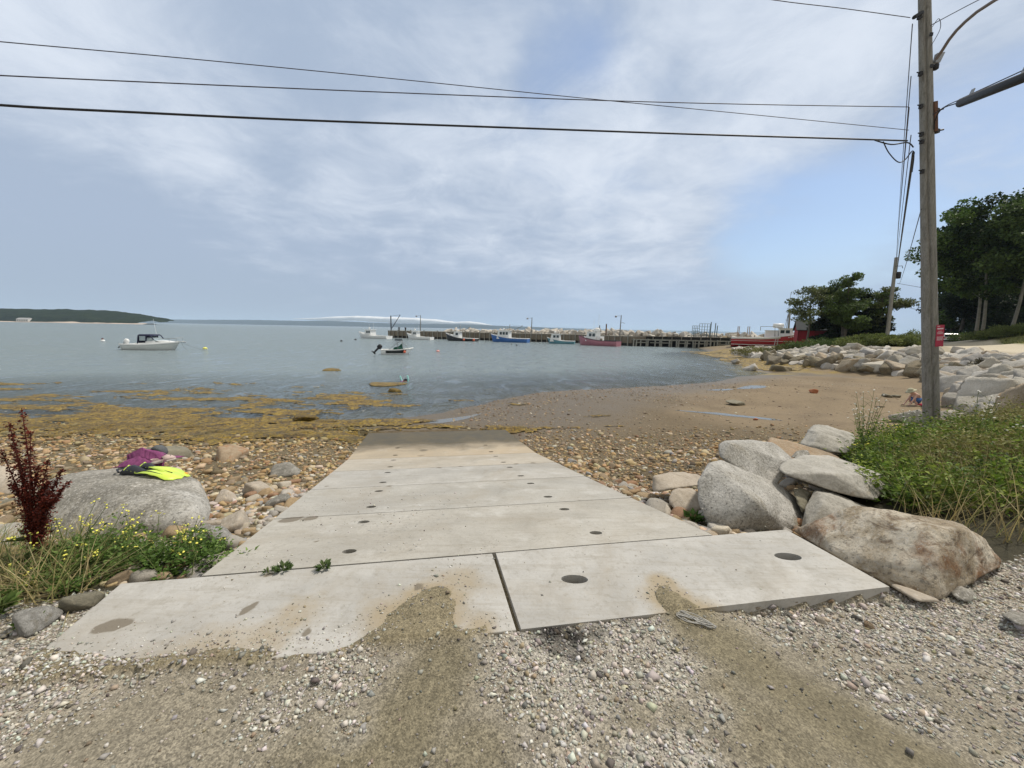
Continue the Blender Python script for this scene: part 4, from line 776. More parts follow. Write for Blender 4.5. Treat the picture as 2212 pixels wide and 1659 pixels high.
mound(690, 912, 34, .07, 'low weedy hump right of the tallest weed-covered rock', .04)
mound(427, 930, 26, .13, 'rusty brown weedy rock at the waterline on the left', .05)
mound(190, 930, 60, .14, 'dark wide hump of seaweed at the left waterline', .05)
mound(60, 928, 60, .12, 'seaweed hump at the far left waterline', .05)
mound(280, 925, 50, .10, 'low brown hump of seaweed between two darker ones', .05)
mound(1690, 803, 22, .2, 'weedy rock at the right end of the bay', .0)
# ------------------------------------------------------------------ vegetation
def leafmat(name, rough=.6, trans=.3):
    m = Mt(name, rough, .3); m.n.remove(m.b); out = m.n['Material Output']; c = m.attr('Col')
    v = m.mr(m.noise(25, 3), .3, .7, .8, 1.2); vm = m.n.new('ShaderNodeVectorMath'); vm.operation = 'SCALE'; m.l.new(c, vm.inputs[0]); m.l.new(v, vm.inputs['Scale'])
    d = m.n.new('ShaderNodeBsdfPrincipled'); d.inputs['Roughness'].default_value = rough; d.inputs['Specular IOR Level'].default_value = .25; t = m.n.new('ShaderNodeBsdfTranslucent'); m.l.new(vm.outputs[0], d.inputs['Base Color']); m.l.new(vm.outputs[0], t.inputs['Color'])
    x = m.n.new('ShaderNodeMixShader'); x.inputs[0].default_value = trans; m.l.new(d.outputs[0], x.inputs[1]); m.l.new(t.outputs[0], x.inputs[2]); m.l.new(x.outputs[0], out.inputs[0]); return m.m
LEAF = leafmat('leaf'); GRASSM = leafmat('grass_blade', .6, .25); BARE = leafmat('flower', .7, .15)
def leaves(name, P, D, sz, cols, mat, parent=None, label=None, kind=None, width=.42, fold=.22, origin=(0, 0, 0)):
    """folded pointed leaves: P base points, D growth directions, sz lengths"""
    n = len(P); D = D/np.linalg.norm(D, axis=1)[:, None]; up = rng.normal(size=(n, 3)); up[:, 2] += 1.2; S1 = np.cross(D, up); S1 /= np.maximum(np.linalg.norm(S1, axis=1), 1e-6)[:, None]; Nn = np.cross(S1, D); s = sz[:, None]
    A = P; B = P+D*s*.45+S1*s*width*.5+Nn*s*fold*.4; C = P+D*s-Nn*s*.12; E_ = P+D*s*.45-S1*s*width*.5+Nn*s*fold*.4
    V = np.stack([A, B, C, E_], 1).reshape(-1, 3)-np.array(origin); i = np.arange(n)*4; Fc = np.concatenate([np.stack([i, i+1, i+2], 1), np.stack([i, i+2, i+3], 1)])
    o = link(name, npmesh(name, V, Fc, False, {'Col': np.repeat(np.clip(cols, .003, .9), 4, 0)}), mat, parent)
    if parent is None: o.location = origin
    return o
def blades(name, P, H, lean, wd, cols, mat, parent=None, seg=4, droop=.5, origin=(0, 0, 0), az=None):
    n = len(P); a = rng.uniform(0, 2*np.pi, n) if az is None else az+rng.normal(0, .5, n); dx, dy = np.cos(a), np.sin(a); t = np.linspace(0, 1, seg+1); px = np.cos(a+1.57), np.sin(a+1.57); V = []
    for k in t:
        r = lean*(k+droop*k*k); z = H*(k-.25*lean/np.maximum(H, .01)*k*k*droop); c = P+np.stack([dx*r, dy*r, z], 1); w_ = (wd*(1-k)**.7*.5)[:, None]*np.stack([px[0], px[1], 0*px[0]], 1)
        V += [c-w_, c+w_]
    V = np.stack(V, 1); m_ = 2*(seg+1); fs = []
    for k in range(seg): fs.append([2*k, 2*k+1, 2*k+3, 2*k+2])
    fs = np.array(fs); Fa = (fs[None]+(np.arange(n)*m_)[:, None, None]).reshape(-1, 4); o = link(name, npmesh(name, V.reshape(-1, 3)-np.array(origin), Fa, False, {'Col': np.repeat(np.clip(cols, .003, .9), m_, 0)}), mat, parent)
    if parent is None: o.location = origin
    return o
GREENS = [(.12, .20, .022), (.18, .26, .035), (.07, .125, .016), (.25, .31, .05), (.05, .085, .014)]
def herb(n, xs, ys, zs, H, lean, nl, leafsz, pal=GREENS, wts=(4, 4, 3, 2, 2), spread=.6):
    """stems with leaves; returns leaf base points, directions, sizes, colours and stem arrays"""
    az = rng.uniform(0, 2*np.pi, n); t = rng.uniform(.12, 1, (n, nl)); L = lean*rng.uniform(.3, 1.2, n)
    X_ = xs[:, None]+np.cos(az)[:, None]*L[:, None]*t**1.4; Y_ = ys[:, None]+np.sin(az)[:, None]*L[:, None]*t**1.4; Z_ = zs[:, None]+H[:, None]*t
    la = rng.uniform(0, 2*np.pi, (n, nl)); el = rng.uniform(-.2, .9, (n, nl)); D = np.stack([np.cos(la), np.sin(la), el], 2).reshape(-1, 3); off = D*np.array([1, 1, .3])*(spread*leafsz)*rng.uniform(.2, 1.5, (n*nl, 1))
    P = np.stack([X_, Y_, Z_], 2).reshape(-1, 3)+off; sz = leafsz*rng.uniform(.5, 1.5, n*nl)*(1.15-.5*t.reshape(-1)); pc = np.array(pal)[rng.choice(len(pal), n, p=np.array(wts)/sum(wts))]
    c = np.repeat(pc, nl, 0)*(1+.22*rng.normal(size=(n*nl, 1))); return P, D, sz, c, az, L
def vegtop(x, y):   # height of the thicket on the right bank
    return np.clip(.42+.12*sst(x, 4, 8)+.16*n2(x, y, .9, 3, 111), .18, .85)
# right bank thicket
BX, BY = [], []
def in_thicket(x, y):
    lo = np.interp(x, [3.6, 4.6, 5.4, 6.2, 8, 14], [3.7, 3.35, 3.1, 3.4, 4.0, 6.0]); hi = np.interp(x, [3.6, 4.6, 5.4, 6.4, 8, 9, 10.5, 14], [4.2, 5.0, 5.9, 6.7, 6.9, 7.3, 8.2, 8.6]); return (y > lo-.25*0)&(y < hi)&(x > 3.9)
x, y = sample(6200, 3.8, 13, 2.9, 9.2); g = in_thicket(x, y)&(x < 1.42*y+1.2); x, y = x[g], y[g]; z = hgt(x, y); H_ = vegtop(x, y)*np.clip(rng.normal(.85, .22, len(x)), .4, 1.5); dry = sst(n2(x, y, .8, 3, 113)+.40*sst(x-1.0*y, -.2, 1.2), .25, .6)
P, D, sz, c, az, L = herb(len(x), x, y, z, H_, .18, 26, .068); dr = np.repeat(dry, 26); c = c*(1-dr[:, None]*.75)+np.array([[.26, .22, .085]])*dr[:, None]*.75*(1+.2*rng.normal(size=(len(c), 1)))
leaves('weed_thicket', P, D, sz, c, LEAF, label=1); tag(bpy.context.scene.objects['weed_thicket'], 'dense green weeds overgrowing the bank at the foot of the utility pole', 'weeds', kind='stuff')
print('thicket leaves', len(P))
kk = rng.uniform(size=len(x)) < .3; x, y, z, H_ = x[kk], y[kk], z[kk], H_[kk]; st_n = len(x); blades('weed_stems', np.stack([x, y, z], 1), H_*1.08, .15*np.ones(st_n), .006*np.ones(st_n), np.tile([[.13, .17, .05]], (st_n, 1))*(1+.2*rng.normal(size=(st_n, 1))), GRASSM)
tag(S.objects['weed_stems'], 'thin green and straw stems standing among the bank weeds', 'weeds', kind='stuff')
# dry grass on the right
def grassfield(name, label, n, box, test, h, wd, pal, lean=.2, hz=None, kind='stuff'):
    x, y = sample(n, *box); g = test(x, y); x, y = x[g], y[g]; z = hgt(x, y)-.01; n = len(x); pal = np.array(pal); c = pal[rng.integers(0, len(pal), n)]*(1+.2*rng.normal(size=(n, 1)))
    o = blades(name, np.stack([x, y, z], 1), h*rng.uniform(.45, 1.15, n), lean*rng.uniform(.2, 1.6, n), wd*rng.uniform(.6, 1.3, n), c, GRASSM); tag(o, label, 'grass', kind=kind); return o
STRAW = [(.34, .28, .13), (.42, .35, .19), (.26, .20, .09), (.20, .21, .07), (.30, .25, .11)]
grassfield('dry_grass', 'dry straw-coloured grass hanging over the gravel at the right edge', 3000, (3.7, 8.5, 2.65, 5.2), lambda x, y: (y > np.interp(x, [3.9, 4.3, 5, 6.5, 8.5], [3.0, 2.75, 2.85, 3.4, 4.2]))&(y < np.interp(x, [3.9, 4.3, 5, 6.5, 8.5], [3.6, 4.0, 4.6, 5.0, 5.2]))&(x < 1.42*y+1.2), .52, .008, STRAW, .22)
grassfield('dry_grass', 'dry grass among the boulders at the left edge of the gravel', 3000, (-4.6, -2.55, 1.95, 2.9), lambda x, y: (y > 2.05)&(x > -1.42*y-1)&(x < -2.75-.6*(y-2.1)+.35*n2(x, y, 4, 2, 5)), .30, .007, STRAW+[(.10, .14, .04)], .25)
grassfield('bank_weeds_grass', 'tall pale grass stems rising through the bank weeds', 1500, (4.4, 12, 3.2, 8.4), lambda x, y: in_thicket(x, y)&(n2(x, y, .7, 3, 9) > -.05)&(x < 1.42*y+1.2), .80, .007, STRAW+[(.16, .20, .06), (.22, .25, .09)], .22)
grassfield('bank_grass', 'green grass on the rise beyond the sandy road', 34000, (30, 80, 12, 58), lambda x, y: (x > np.interp(y, RDY, RDO)+.3)&(x < 1.38*y+3), .3, .05, [(.15, .17, .05), (.20, .20, .07), (.11, .14, .04), (.24, .22, .10)], .12)
# plants of their own
def tallflower(px, py, Yd, h, label, nst=7, fl=(.82, .80, .72), lean=.22, dens=1.0, dry=False):
    p = atY(px, py, Yd); bz = h1(p.x, p.y); t = thing('wildflower', label, 'plant', (p.x, p.y, bz)); st = MB(); tips = []; LP, LD = [], []
    for k in range(nst):
        a = rnd.uniform(0, 6.28); l = rnd.uniform(.2, 1)*lean; hh = h*rnd.uniform(.65, 1.05); pts = [Vector((math.cos(a)*l*u**1.3+.008*math.sin(9*u+k), math.sin(a)*l*u**1.3, hh*u)) for u in (0, .25, .5, .75, 1)]
        st.tube(pts, [.0042, .004, .0034, .0028, .002], 4); tips.append(pts[-1])
        for q in range(3):
            u = rnd.uniform(.55, .95); b = pts[0].lerp(pts[-1], u); e = b+Vector((rnd.uniform(-.1, .1), rnd.uniform(-.1, .1), rnd.uniform(.04, .14))); st.tube([b, (b+e)/2+Vector((0, 0, .01)), e], [.0022, .002, .0015], 3); tips.append(e)
        for q in range(int(16*dens)):
            u = rnd.uniform(.05, .8); LP.append(pts[0].lerp(pts[-1], u)); LD.append((rnd.gauss(0, 1), rnd.gauss(0, 1), rnd.uniform(.2, 1)))
    st.build('stem', simple('stem_dry', (.25, .21, .11), .8) if dry else STEM, t)
    LP = np.array([v[:] for v in LP]); LD = np.array(LD); leaves('foliage', LP, LD, rng.uniform(.025, .06, len(LP)), np.array(GREENS)[rng.integers(0, 4, len(LP))], LEAF, t, width=.3)
    f = MB()
    for e in tips:
        if rnd.random() < .75: f.lathe([(.002, -.004), (.012, .0), (.014, .005), (.006, .009), (.001, .010)], e, 7, Euler((rnd.uniform(-.4, .4), rnd.uniform(-.4, .4), 0)).to_matrix())
    fo = f.build('flower_heads', simple('petal', fl, .8, .08, 40), t); fo['kind'] = 'stuff'; return t
STEM = simple('stem_green', (.13, .17, .05), .7)
tallflower(1866, 955, 6.2, 1.15, 'tall wiry weed with small white flowers sticking up above the flat grey boulder', 15, lean=.36)
tallflower(1965, 925, 6.6, .70, 'shorter white-flowered stalk left of the utility pole foot', 5)
tallflower(1905, 940, 6.3, .62, 'yellow-flowered weed at the foot of the tall wiry one', 8, (.80, .74, .12), .2)
tallflower(2085, 1030, 5.1, .95, 'white-headed stalk low in front of the utility pole', 4)
tallflower(2160, 1050, 4.6, .70, 'broad white flower heads near the right edge', 5, (.62, .62, .52))
tallflower(1850, 975, 5.6, .35, 'low clump with yellow flowers on the rim of the weeds', 8, (.80, .74, .12), .2)
def broadleaf(px, py, Yd, r, n, label, col=(.12, .20, .05), z=None, name='broadleaf_weed'):
    p = atY(px, py, Yd); bz = h1(p.x, p.y) if z is None else z; t = thing(name, label, 'plant', (p.x, p.y, bz)); LP, LD, LS = [], [], []
    for k in range(n):
        a = rnd.uniform(0, 6.28); LP.append((math.cos(a)*.02, math.sin(a)*.02, rnd.uniform(0, .10)*r/.25)); LD.append((math.cos(a), math.sin(a), rnd.uniform(.25, 1.3))); LS.append(r*rnd.uniform(.5, 1))
    c = np.array([col])*(1+.2*rng.normal(size=(n, 1))); leaves('leaf_rosette', np.array(LP), np.array(LD), np.array(LS), c, LEAF, t, width=.46)
    s = MB()
    for k in range(4): s.tube([(0, 0, 0), (rnd.uniform(-.3, .3)*r, rnd.uniform(-.3, .3)*r, r*1.0)], [.004, .002], 4)
    s.build('stem', STEM, t); return t
broadleaf(1965, 1115, 3.75, .26, 34, 'broad-leaved plant directly above the long rusty boulder', (.10, .18, .045))
broadleaf(2010, 1105, 3.6, .24, 22, 'leafy plant right of the broad-leaved one behind the rusty boulder', (.13, .21, .06))
broadleaf(1905, 1010, 4.8, .16, 40, 'light green leafy patch at the edge of the flat grey slab', (.21, .28, .07))
broadleaf(1497, 1122, 3.55, .13, 30, 'small green weed between the ramp edge and the granite boulder', (.09, .17, .035))
broadleaf(612, 1240, 2.33, .050, 60, 'left of two small weeds growing in the slab joint', (.10, .15, .05), 1.30, 'joint_weed')
broadleaf(580, 1243, 2.31, .030, 30, 'tiny sprig at the left end of the joint weeds', (.10, .15, .05), 1.30, 'joint_weed')
broadleaf(700, 1233, 2.36, .048, 60, 'right of two small weeds growing in the slab joint', (.10, .15, .05), 1.30, 'joint_weed')
broadleaf(68, 1362, 1.86, .06, 60, 'small bright green tuft on the gravel at the lower left', (.14, .22, .05), 1.28, 'joint_weed')
broadleaf(5, 1350, 1.95, .10, 60, 'green tuft cut by the left edge of the picture', (.13, .19, .05), 1.27, 'joint_weed')
# left mustard bed: separate plants
def mustard(x, y, h, label, dens=1.0):
    bz = h1(x, y); t = thing('mustard_plant', label, 'plant', (x, y, bz), 0, 'yellow-flowered plants in front of the big boulder'); n = int(26*dens)
    xs, ys = rng.normal(0, .13, n), rng.normal(0, .10, n); P, D, sz, c, az, L = herb(n, xs, ys, np.zeros(n), h*rng.uniform(.35, .8, n), .14, 34, .042, [(.09, .16, .03), (.13, .21, .045), (.065, .12, .022), (.16, .24, .06)], (3, 3, 2, 2)); leaves('foliage', P, D, sz, c, LEAF, t, width=.5)
    st = MB(); FP = []
    for k in range(int(8*dens)):
        a = rnd.uniform(0, 6.28); l = rnd.uniform(.04, .26); hh = h*rnd.uniform(.6, 1.25); b = Vector((rnd.gauss(0, .08), rnd.gauss(0, .07), 0)); e = b+Vector((math.cos(a)*l, math.sin(a)*l, hh)); st.tube([b, b.lerp(e, .5)+Vector((0, 0, .03)), e], [.003, .0025, .0015], 4)
        for q in range(rnd.randrange(2, 6)): FP.append(e+Vector((rnd.gauss(0, .016), rnd.gauss(0, .016), rnd.gauss(0, .010))))
    st.build('stem', STEM, t); f = MB()
    for e in FP: f.lathe([(.001, -.003), (.0065, .001), (.0075, .003), (.001, .002)], e, 5, Euler((rnd.uniform(-.8, .8), rnd.uniform(-.8, .8), 0)).to_matrix())
    fo = f.build('flowers', simple('mustard_yellow', (.78, .74, .13), .7, .06, 40), t); fo['kind'] = 'stuff'; return t
for k, (px, py, Yd, h, lb) in enumerate([(110, 1235, 2.5, .30, 'leftmost, at the foot of the red seed stalks'), (170, 1225, 2.62, .34, 'second from the left, against the big boulder'), (235, 1235, 2.55, .32, 'third from the left, in front of the big boulder'), (300, 1225, 2.62, .35, 'middle one with the most flowers, in front of the big boulder'), (360, 1232, 2.52, .28, 'second from the right, leaning on the slab edge'), (415, 1225, 2.56, .25, 'rightmost, next to the ramp corner'), (140, 1265, 2.32, .16, 'lowest, at the corner of the front left slab'),
                                         (200, 1190, 2.8, .26, 'rear left, half hidden and touching the big boulder'), (385, 1195, 2.75, .22, 'rear right, by the whitish stones')]):
    p = atY(px, py, Yd); mustard(p.x, p.y, h, 'yellow-flowered green plant, '+lb)
# red curly dock
p = atY(88, 1225, 2.52); bz = h1(p.x, p.y); t = thing('curly_dock', 'tall dark red seed stalks of a dock plant beside the big boulder', 'plant', (p.x, p.y, bz)); st = MB(); LP, LD = [], []
tg = [(-.03, -.02, .98), (.03, .02, 1.06), (-.16, 0, .80), (-.10, .03, .88), (.10, .0, .92), (.18, .02, .74), (.27, .03, .68), (.33, .0, .60), (.20, -.04, .52), (-.02, .0, .72), (.08, .03, .70), (.25, -.02, .50), (-.08, -.03, .60), (.14, .03, .60)]
for k, e in enumerate(tg):
    e = Vector((e[0]*.85, e[1], e[2]*1.13)); b = Vector((.02*math.sin(k), .02*math.cos(k), .12+.02*k)); m_ = b.lerp(e, .5)+Vector((e.x*-.12, 0, .02)); pts = [Vector((0, 0, 0)) if k < 3 else b, b, m_, e]; st.tube(pts, [.007, .006, .0045, .002], 5)
    for q in range(620):
        u = rnd.uniform(.0, 1); c_ = (b.lerp(m_, u*2) if u < .5 else m_.lerp(e, u*2-1)); rr = .021*(1.15-u)+.008; ring = round(u*34)/34 if rnd.random() < .6 else u
        c_ = (b.lerp(m_, ring*2) if ring < .5 else m_.lerp(e, ring*2-1)); LP.append((c_.x+rnd.gauss(0, rr*.7), c_.y+rnd.gauss(0, rr*.7), c_.z+rnd.gauss(0, .004))); LD.append((rnd.gauss(0, 1), rnd.gauss(0, 1), rnd.uniform(-.6, .5)))
st.build('stalk', simple('dock_stalk', (.14, .035, .022), .7), t); LP = np.array(LP); LD = np.array(LD); leaves('seed_clusters', LP, LD, rng.uniform(.009, .018, len(LP)), np.array([[.115, .020, .011]])*(1+.4*rng.normal(size=(len(LP), 1))), BARE, t, width=.9)
LP = np.array([[0, 0, .25], [0, 0, .2], [0, 0, .12], [.0, 0, .08], [0, 0, .15], [0, 0, .3]]); LD = np.array([[-1, -.3, .2], [.6, -.6, .3], [-.7, -.8, .1], [.9, -.2, .0], [.2, -1, .3], [-1, .1, .05]]); leaves('leaf', LP, LD, np.array([.20, .22, .2, .2, .18, .16]), np.tile([[.10, .13, .04]], (6, 1)), LEAF, t, width=.3)

# ------------------------------------------------------------------ trees
bark = simple('bark_dark', (.10, .085, .07), .9, .3, 3, .5, 12, dist=.04); barkp = simple('bark_pale', (.20, .185, .155), .9, .25, 2, .4, 9, dist=.03)
def tree(x, y, h, rad, label, pal, crown0=.35, nl=9000, leaf=.22, bk=None, shape='round', trunks=1, airy=0.0, seed=1, group=None, name='broadleaf_tree', tr=.22, lean=0, base=None, cl_=None):
    r = random.Random(seed); bz = (h1(x, y) if base is None else base)-.1; t = thing(name, label, 'tree', (x, y, bz), 0, group); tk = MB(); ends = []; lr = np.random.default_rng(seed)
    for k in range(trunks):
        a = r.uniform(0, 6.28); off = (.0 if trunks == 1 else .12*rad); top = Vector((math.cos(a)*off*2.4+lean*h, math.sin(a)*off*2.0, h*r.uniform(.82, .93))); b = Vector((math.cos(a)*off*.5, math.sin(a)*off*.5, 0)); pts = [b.lerp(top, u)+Vector((math.sin(u*5+k)*.07*rad, math.cos(u*4+k)*.03*rad, 0)) for u in (0, .15, .3, .45, .6, .75, .9, 1)]
        tk.tube(pts, [tr*(1.15-u*1.02) for u in (0, .15, .3, .45, .6, .75, .9, 1)], 8)
        for q in range(int(26/trunks)):
            u = crown0+(1-crown0)*((q+r.random())/int(26/trunks)); i = min(int(u*7), 6); s0 = pts[i].lerp(pts[i+1], u*7-i) if u < 1 else pts[-1]
            if shape == 'cone': ln = rad*(1.12-u)*r.uniform(.75, 1.1)/(1.12-crown0)
            else: ln = rad*math.sqrt(max(.05, 1-((u-crown0)/(1-crown0)*1.7-.75)**2))*r.uniform(.65, 1.05)
            a2 = r.uniform(0, 6.28); up_ = r.uniform(.05, .55) if shape != 'cone' else r.uniform(-.18, .05); e = s0+Vector((math.cos(a2)*ln, math.sin(a2)*ln, ln*up_)); mid_ = s0.lerp(e, .5)+Vector((0, 0, ln*.08)); tk.tube([s0, mid_, e], [tr*.32*(1.1-u), tr*.18*(1.1-u), .012], 5, False)
            for w_ in (.35, .6, .8, 1.0): ends.append((s0.lerp(e, w_), ln*(.20+.12*w_)))
            for z_ in range(2):
                e2 = mid_+Vector((r.uniform(-1, 1), r.uniform(-1, 1), r.uniform(-.1, .8)))*ln*.5; tk.tube([mid_, e2], [tr*.12*(1.1-u), .01], 4, False); ends.append((e2, ln*.26))
    tk.build('trunk', bk or bark, t); k_ = len(ends); C = np.array([e[0][:] for e in ends]); RR = np.array([max(.25, e[1]) for e in ends]); keep = lr.uniform(size=k_) > airy; C, RR = C[keep], RR[keep]; wt = RR**1.6; idx_ = lr.choice(len(C), nl, p=wt/wt.sum()); g = lr.normal(size=(nl, 3)); g /= np.linalg.norm(g, axis=1)[:, None]; g *= lr.uniform(.25, 1, (nl, 1))**.5
    g[:, 2] *= .62 if shape != 'cone' else .35; P = C[idx_]+g*RR[idx_, None]; D = lr.normal(size=(nl, 3))+g*1.2; D[:, 2] -= .2; pal = np.array(pal); cc = lr.uniform(.75, 1.25, len(C))[idx_]; c = pal[lr.integers(0, len(pal), len(C))[idx_]]*cc[:, None]*(1+.2*lr.normal(size=(nl, 1)))
    leaves('crown', P, D, leaf*lr.uniform(.6, 1.35, nl), c, LEAF, t, width=.75); return t
DG = [(.04, .075, .016), (.06, .105, .022), (.028, .052, .012), (.085, .13, .028)]; MG = [(.08, .12, .03), (.10, .15, .04), (.06, .095, .025)]; SG = [(.018, .033, .016), (.026, .045, .018), (.014, .026, .012)]; YG = [(.11, .13, .045), (.09, .11, .04), (.14, .16, .06)]
def at_tree(px, Yd): q = atY(px, 735, Yd); return q.x, q.y
x_, y_ = at_tree(1742, 47); tree(x_, y_, 7.9, 2.3, 'airy pale-leaved tree left in the clump beside the red shed', YG, .42, 4200, .20, None, 'round', 1, .25, 3, tr=.13)
x_, y_ = at_tree(1797, 48); tree(x_, y_, 8.2, 3.0, 'dark spruce in the middle of the clump beside the red shed', SG, .03, 20000, .24, None, 'cone', 1, 0, 4, name='spruce_tree', tr=.18)
x_, y_ = at_tree(1822, 46); tree(x_, y_, 8.6, 2.7, 'tallest bushy green tree of the clump beside the red shed', MG, .20, 17000, .20, None, 'round', 2, .05, 5, tr=.18)
x_, y_ = at_tree(1862, 47); tree(x_, y_, 6.8, 3.0, 'dark low spruce right of the tallest tree in the clump', SG, .03, 17000, .22, None, 'cone', 1, 0, 6, name='spruce_tree', tr=.16)
x_, y_ = at_tree(1905, 46); tree(x_, y_, 7.6, 2.0, 'light green tree at the right of the clump, behind the far pole', YG+MG, .28, 9000, .20, None, 'round', 2, .12, 7, tr=.15)
# the tall wood at the right edge
for k, (px, Yd, h, rad, pal, bk, cr, lb, sh, nl_) in enumerate([(2072, 61, 18.5, 4.7, DG, bark, .10, 'leftmost tree of the tall wood beyond the parked cars', 'round', 17000), (2112, 49, 16.8, 5.2, DG, barkp, .30, 'tall tree with two leaning pale trunks in the wood', 'round', 16000), (2182, 45, 16.2, 4.8, MG, barkp, .38, 'tall pale-trunked tree near the right edge of the wood', 'round', 14000),
                                               (2240, 46, 17.0, 5.0, DG, bark, .30, 'tree cut by the right edge of the picture', 'round', 14000), (2100, 66, 17.5, 6.2, DG, bark, .05, 'dark tree behind the leftmost tree of the tall wood', 'round', 15000), (2140, 62, 15.0, 6.4, SG, bark, .04, 'dark tree filling the shade behind the pale trunks', 'round', 16000), (2215, 60, 15.0, 6.0, SG, bark, .04, 'dark tree behind the one at the right edge', 'round', 14000), (2180, 66, 10.0, 6.0, SG, bark, .02, 'low dark tree deep in the wood', 'round', 11000), (2050, 68, 10.5, 4.6, SG, bark, .02, 'low dark tree at the left end of the wood, behind the cars', 'round', 11000), (2100, 57, 8.5, 4.2, SG, bark, .02, 'low dark tree right behind the leaning pale trunks', 'round', 10000)]):
    x_, y_ = at_tree(px, Yd); tree(x_, y_, h, rad, lb, pal, cr, int(nl_*1.3), .33, bk, sh, 2 if 'two' in lb else 1, .05, 20+k, tr=.16 if bk is barkp else .22, lean=-.12 if 'two' in lb else 0)
def shrub(px, py, Yd, w, h, label, pal=MG, n=5000, leaf=.10, name='shrub'):
    q = atY(px, py, Yd); bz = h1(q.x, q.y); t = thing(name, label, 'shrub', (q.x, q.y, bz)); lr = np.random.default_rng(int(px)); K = 26; C = np.stack([lr.uniform(-.5, .5, K)*w, lr.uniform(-.35, .35, K)*w, lr.uniform(.1, .75, K)*h], 1); C[:, 2] *= (1-(2*C[:, 0]/w)**2*.5); i = lr.integers(0, K, n); g = lr.normal(size=(n, 3)); g /= np.linalg.norm(g, axis=1)[:, None]
    P = C[i]+g*lr.uniform(.3, 1, (n, 1))*np.array([w*.16, w*.16, h*.27]); P[:, 2] = np.abs(P[:, 2]); pal = np.array(pal); c = pal[lr.integers(0, len(pal), K)[i]]*(1+.22*lr.normal(size=(n, 1))); leaves('foliage', P, g+np.array([[0, 0, .4]]), leaf*lr.uniform(.6, 1.4, n), c, LEAF, t, width=.6)
    s = MB()
    for k in range(7): s.tube([(0, 0, 0), C[k]], [.03, .01], 5)
    s.build('stem', bark, t)
BG = [(.13, .16, .045), (.17, .20, .06), (.10, .13, .035)]
for px, py, Yd, w, h, lb, pal in ((1650, 742, 43, 4.6, 1.1, 'low yellow-green bush in front of the red boat bow', [(.15, .15, .05), (.20, .19, .07)]), (1705, 748, 41, 3.6, 1.0, 'low dull green bush below the red shed', [(.13, .13, .045), (.10, .11, .04)]), (1757, 748, 40, 4.2, 1.2, 'dark bush under the airy tree', MG), (1812, 752, 38, 4.4, 1.1, 'dark bush below the tallest tree of the clump', MG),
                              (1862, 752, 35, 3.8, 1.2, 'bright green bush left of the far pole', BG), (1898, 752, 34, 3.2, 1.2, 'bright green bush at the foot of the far pole', BG), (1935, 750, 33, 2.9, 1.0, 'yellow-green bush right of the far pole', BG), (1975, 746, 34, 3.2, 1.5, 'rounded green bush against the left side of the utility pole', BG),
                              (2125, 720, 44, 3.6, 1.2, 'undergrowth bush at the foot of the leaning pale trunks', BG), (2078, 731, 52, 3.4, 1.3, 'dark undergrowth bush right of the parked cars', MG), (2180, 716, 42, 4.0, 1.3, 'undergrowth bush at the foot of the tall pale trunk', BG), (2222, 716, 41, 3.6, 1.3, 'undergrowth bush at the right edge', BG),
                              (2098, 765, 19.0, 1.1, .45, 'grey-green weed clump on top of the riprap by the road', [(.16, .16, .08), (.12, .14, .06)]), (2185, 770, 17.5, .8, .4, 'little green tuft at the road edge near the right side', BG), (2122, 757, 19.5, .6, .8, 'dark upright weed on top of the riprap', [(.06, .05, .03), (.09, .08, .04)])):
    shrub(px, py, Yd, w, h, lb, pal, 5000 if w > 2 else 1500, .12 if w > 2 else .06)
# ------------------------------------------------------------------ utility pole and wires
wood = Mt('weathered_wood', .9, .25); a = wood.noise(3, 8, .7, .3, stretch=(7, 7, .45)); b = wood.noise(24, 5, .7, stretch=(5, 5, .25)); k1 = wood.noise(2.2, 4, .6)
c_ = wood.ramp(a, [(.28, (.155, .145, .125)), (.5, (.27, .26, .235)), (.75, (.375, .365, .335))]); c_ = wood.mix(wood.mr(b, .47, .34, 0, .75), c_, (.07, .062, .052)); c_ = wood.mix(wood.mr(wood.voro(2.6), .0, .12, .6, 0), c_, (.10, .085, .07)); c_ = wood.mix(wood.mr(k1, .5, .7, 0, .35), c_, (.22, .215, .17)); wood.color(c_); wood.bump(b, .8, .012).bump(a, .5, .02)
black = simple('black_rubber', (.018, .018, .02), .55, .2, 20, 0); wirem = simple('wire_dark', (.06, .055, .07), .6, .2, 4, 0); steel = simple('galvanised_steel', (.30, .31, .32), .45, .2, 14, .1, metal=.6); rust = simple('rusty_iron', (.12, .06, .035), .85, .35, 12, .3); brown = simple('brown_pipe', (.20, .165, .15), .55, .2, 8, .05)
PB = Vector((9.76, 8.70, .66)); PTOP = Vector((7.76, 8.70, 11.3))
def pole_at(z): return PB.lerp(PTOP, (z-PB.z)/(PTOP.z-PB.z))
pole = thing('utility_pole', 'tall weathered wooden utility pole leaning left, with a red notice nailed on', 'pole', PB)
mb = WMB(); rings = []; NS = 60
for i in range(61):
    t = i/60; c = PB.lerp(PTOP, t); r = .148-.064*t; ring = []
    for k in range(NS):
        an = 2*math.pi*k/NS; rr = r*(1+.012*math.sin(3*an+t*4)+.010*math.sin(7*an-t*9)); crack = abs(((an-4.05-.10*math.sin(t*9)-.06*math.sin(t*23))+math.pi) % (2*math.pi)-math.pi)
        if crack < .2: rr -= .04*(1-crack/.2)*(1 if .0 < t < .82 else 0)
        ring.append(c+Vector((math.cos(an)*rr, math.sin(an)*rr, 0)))
    rings.append(ring)
mb.loft(rings, True, True, True); mb.build('pole_shaft', wood.m, pole)
def pface(z, side=-1, out=.0, fwd=.0): p = pole_at(z); return p+Vector((side*(.135+out), -.03-fwd, 0))
def zpx(px, py): return atY(px, py, 8.7).z
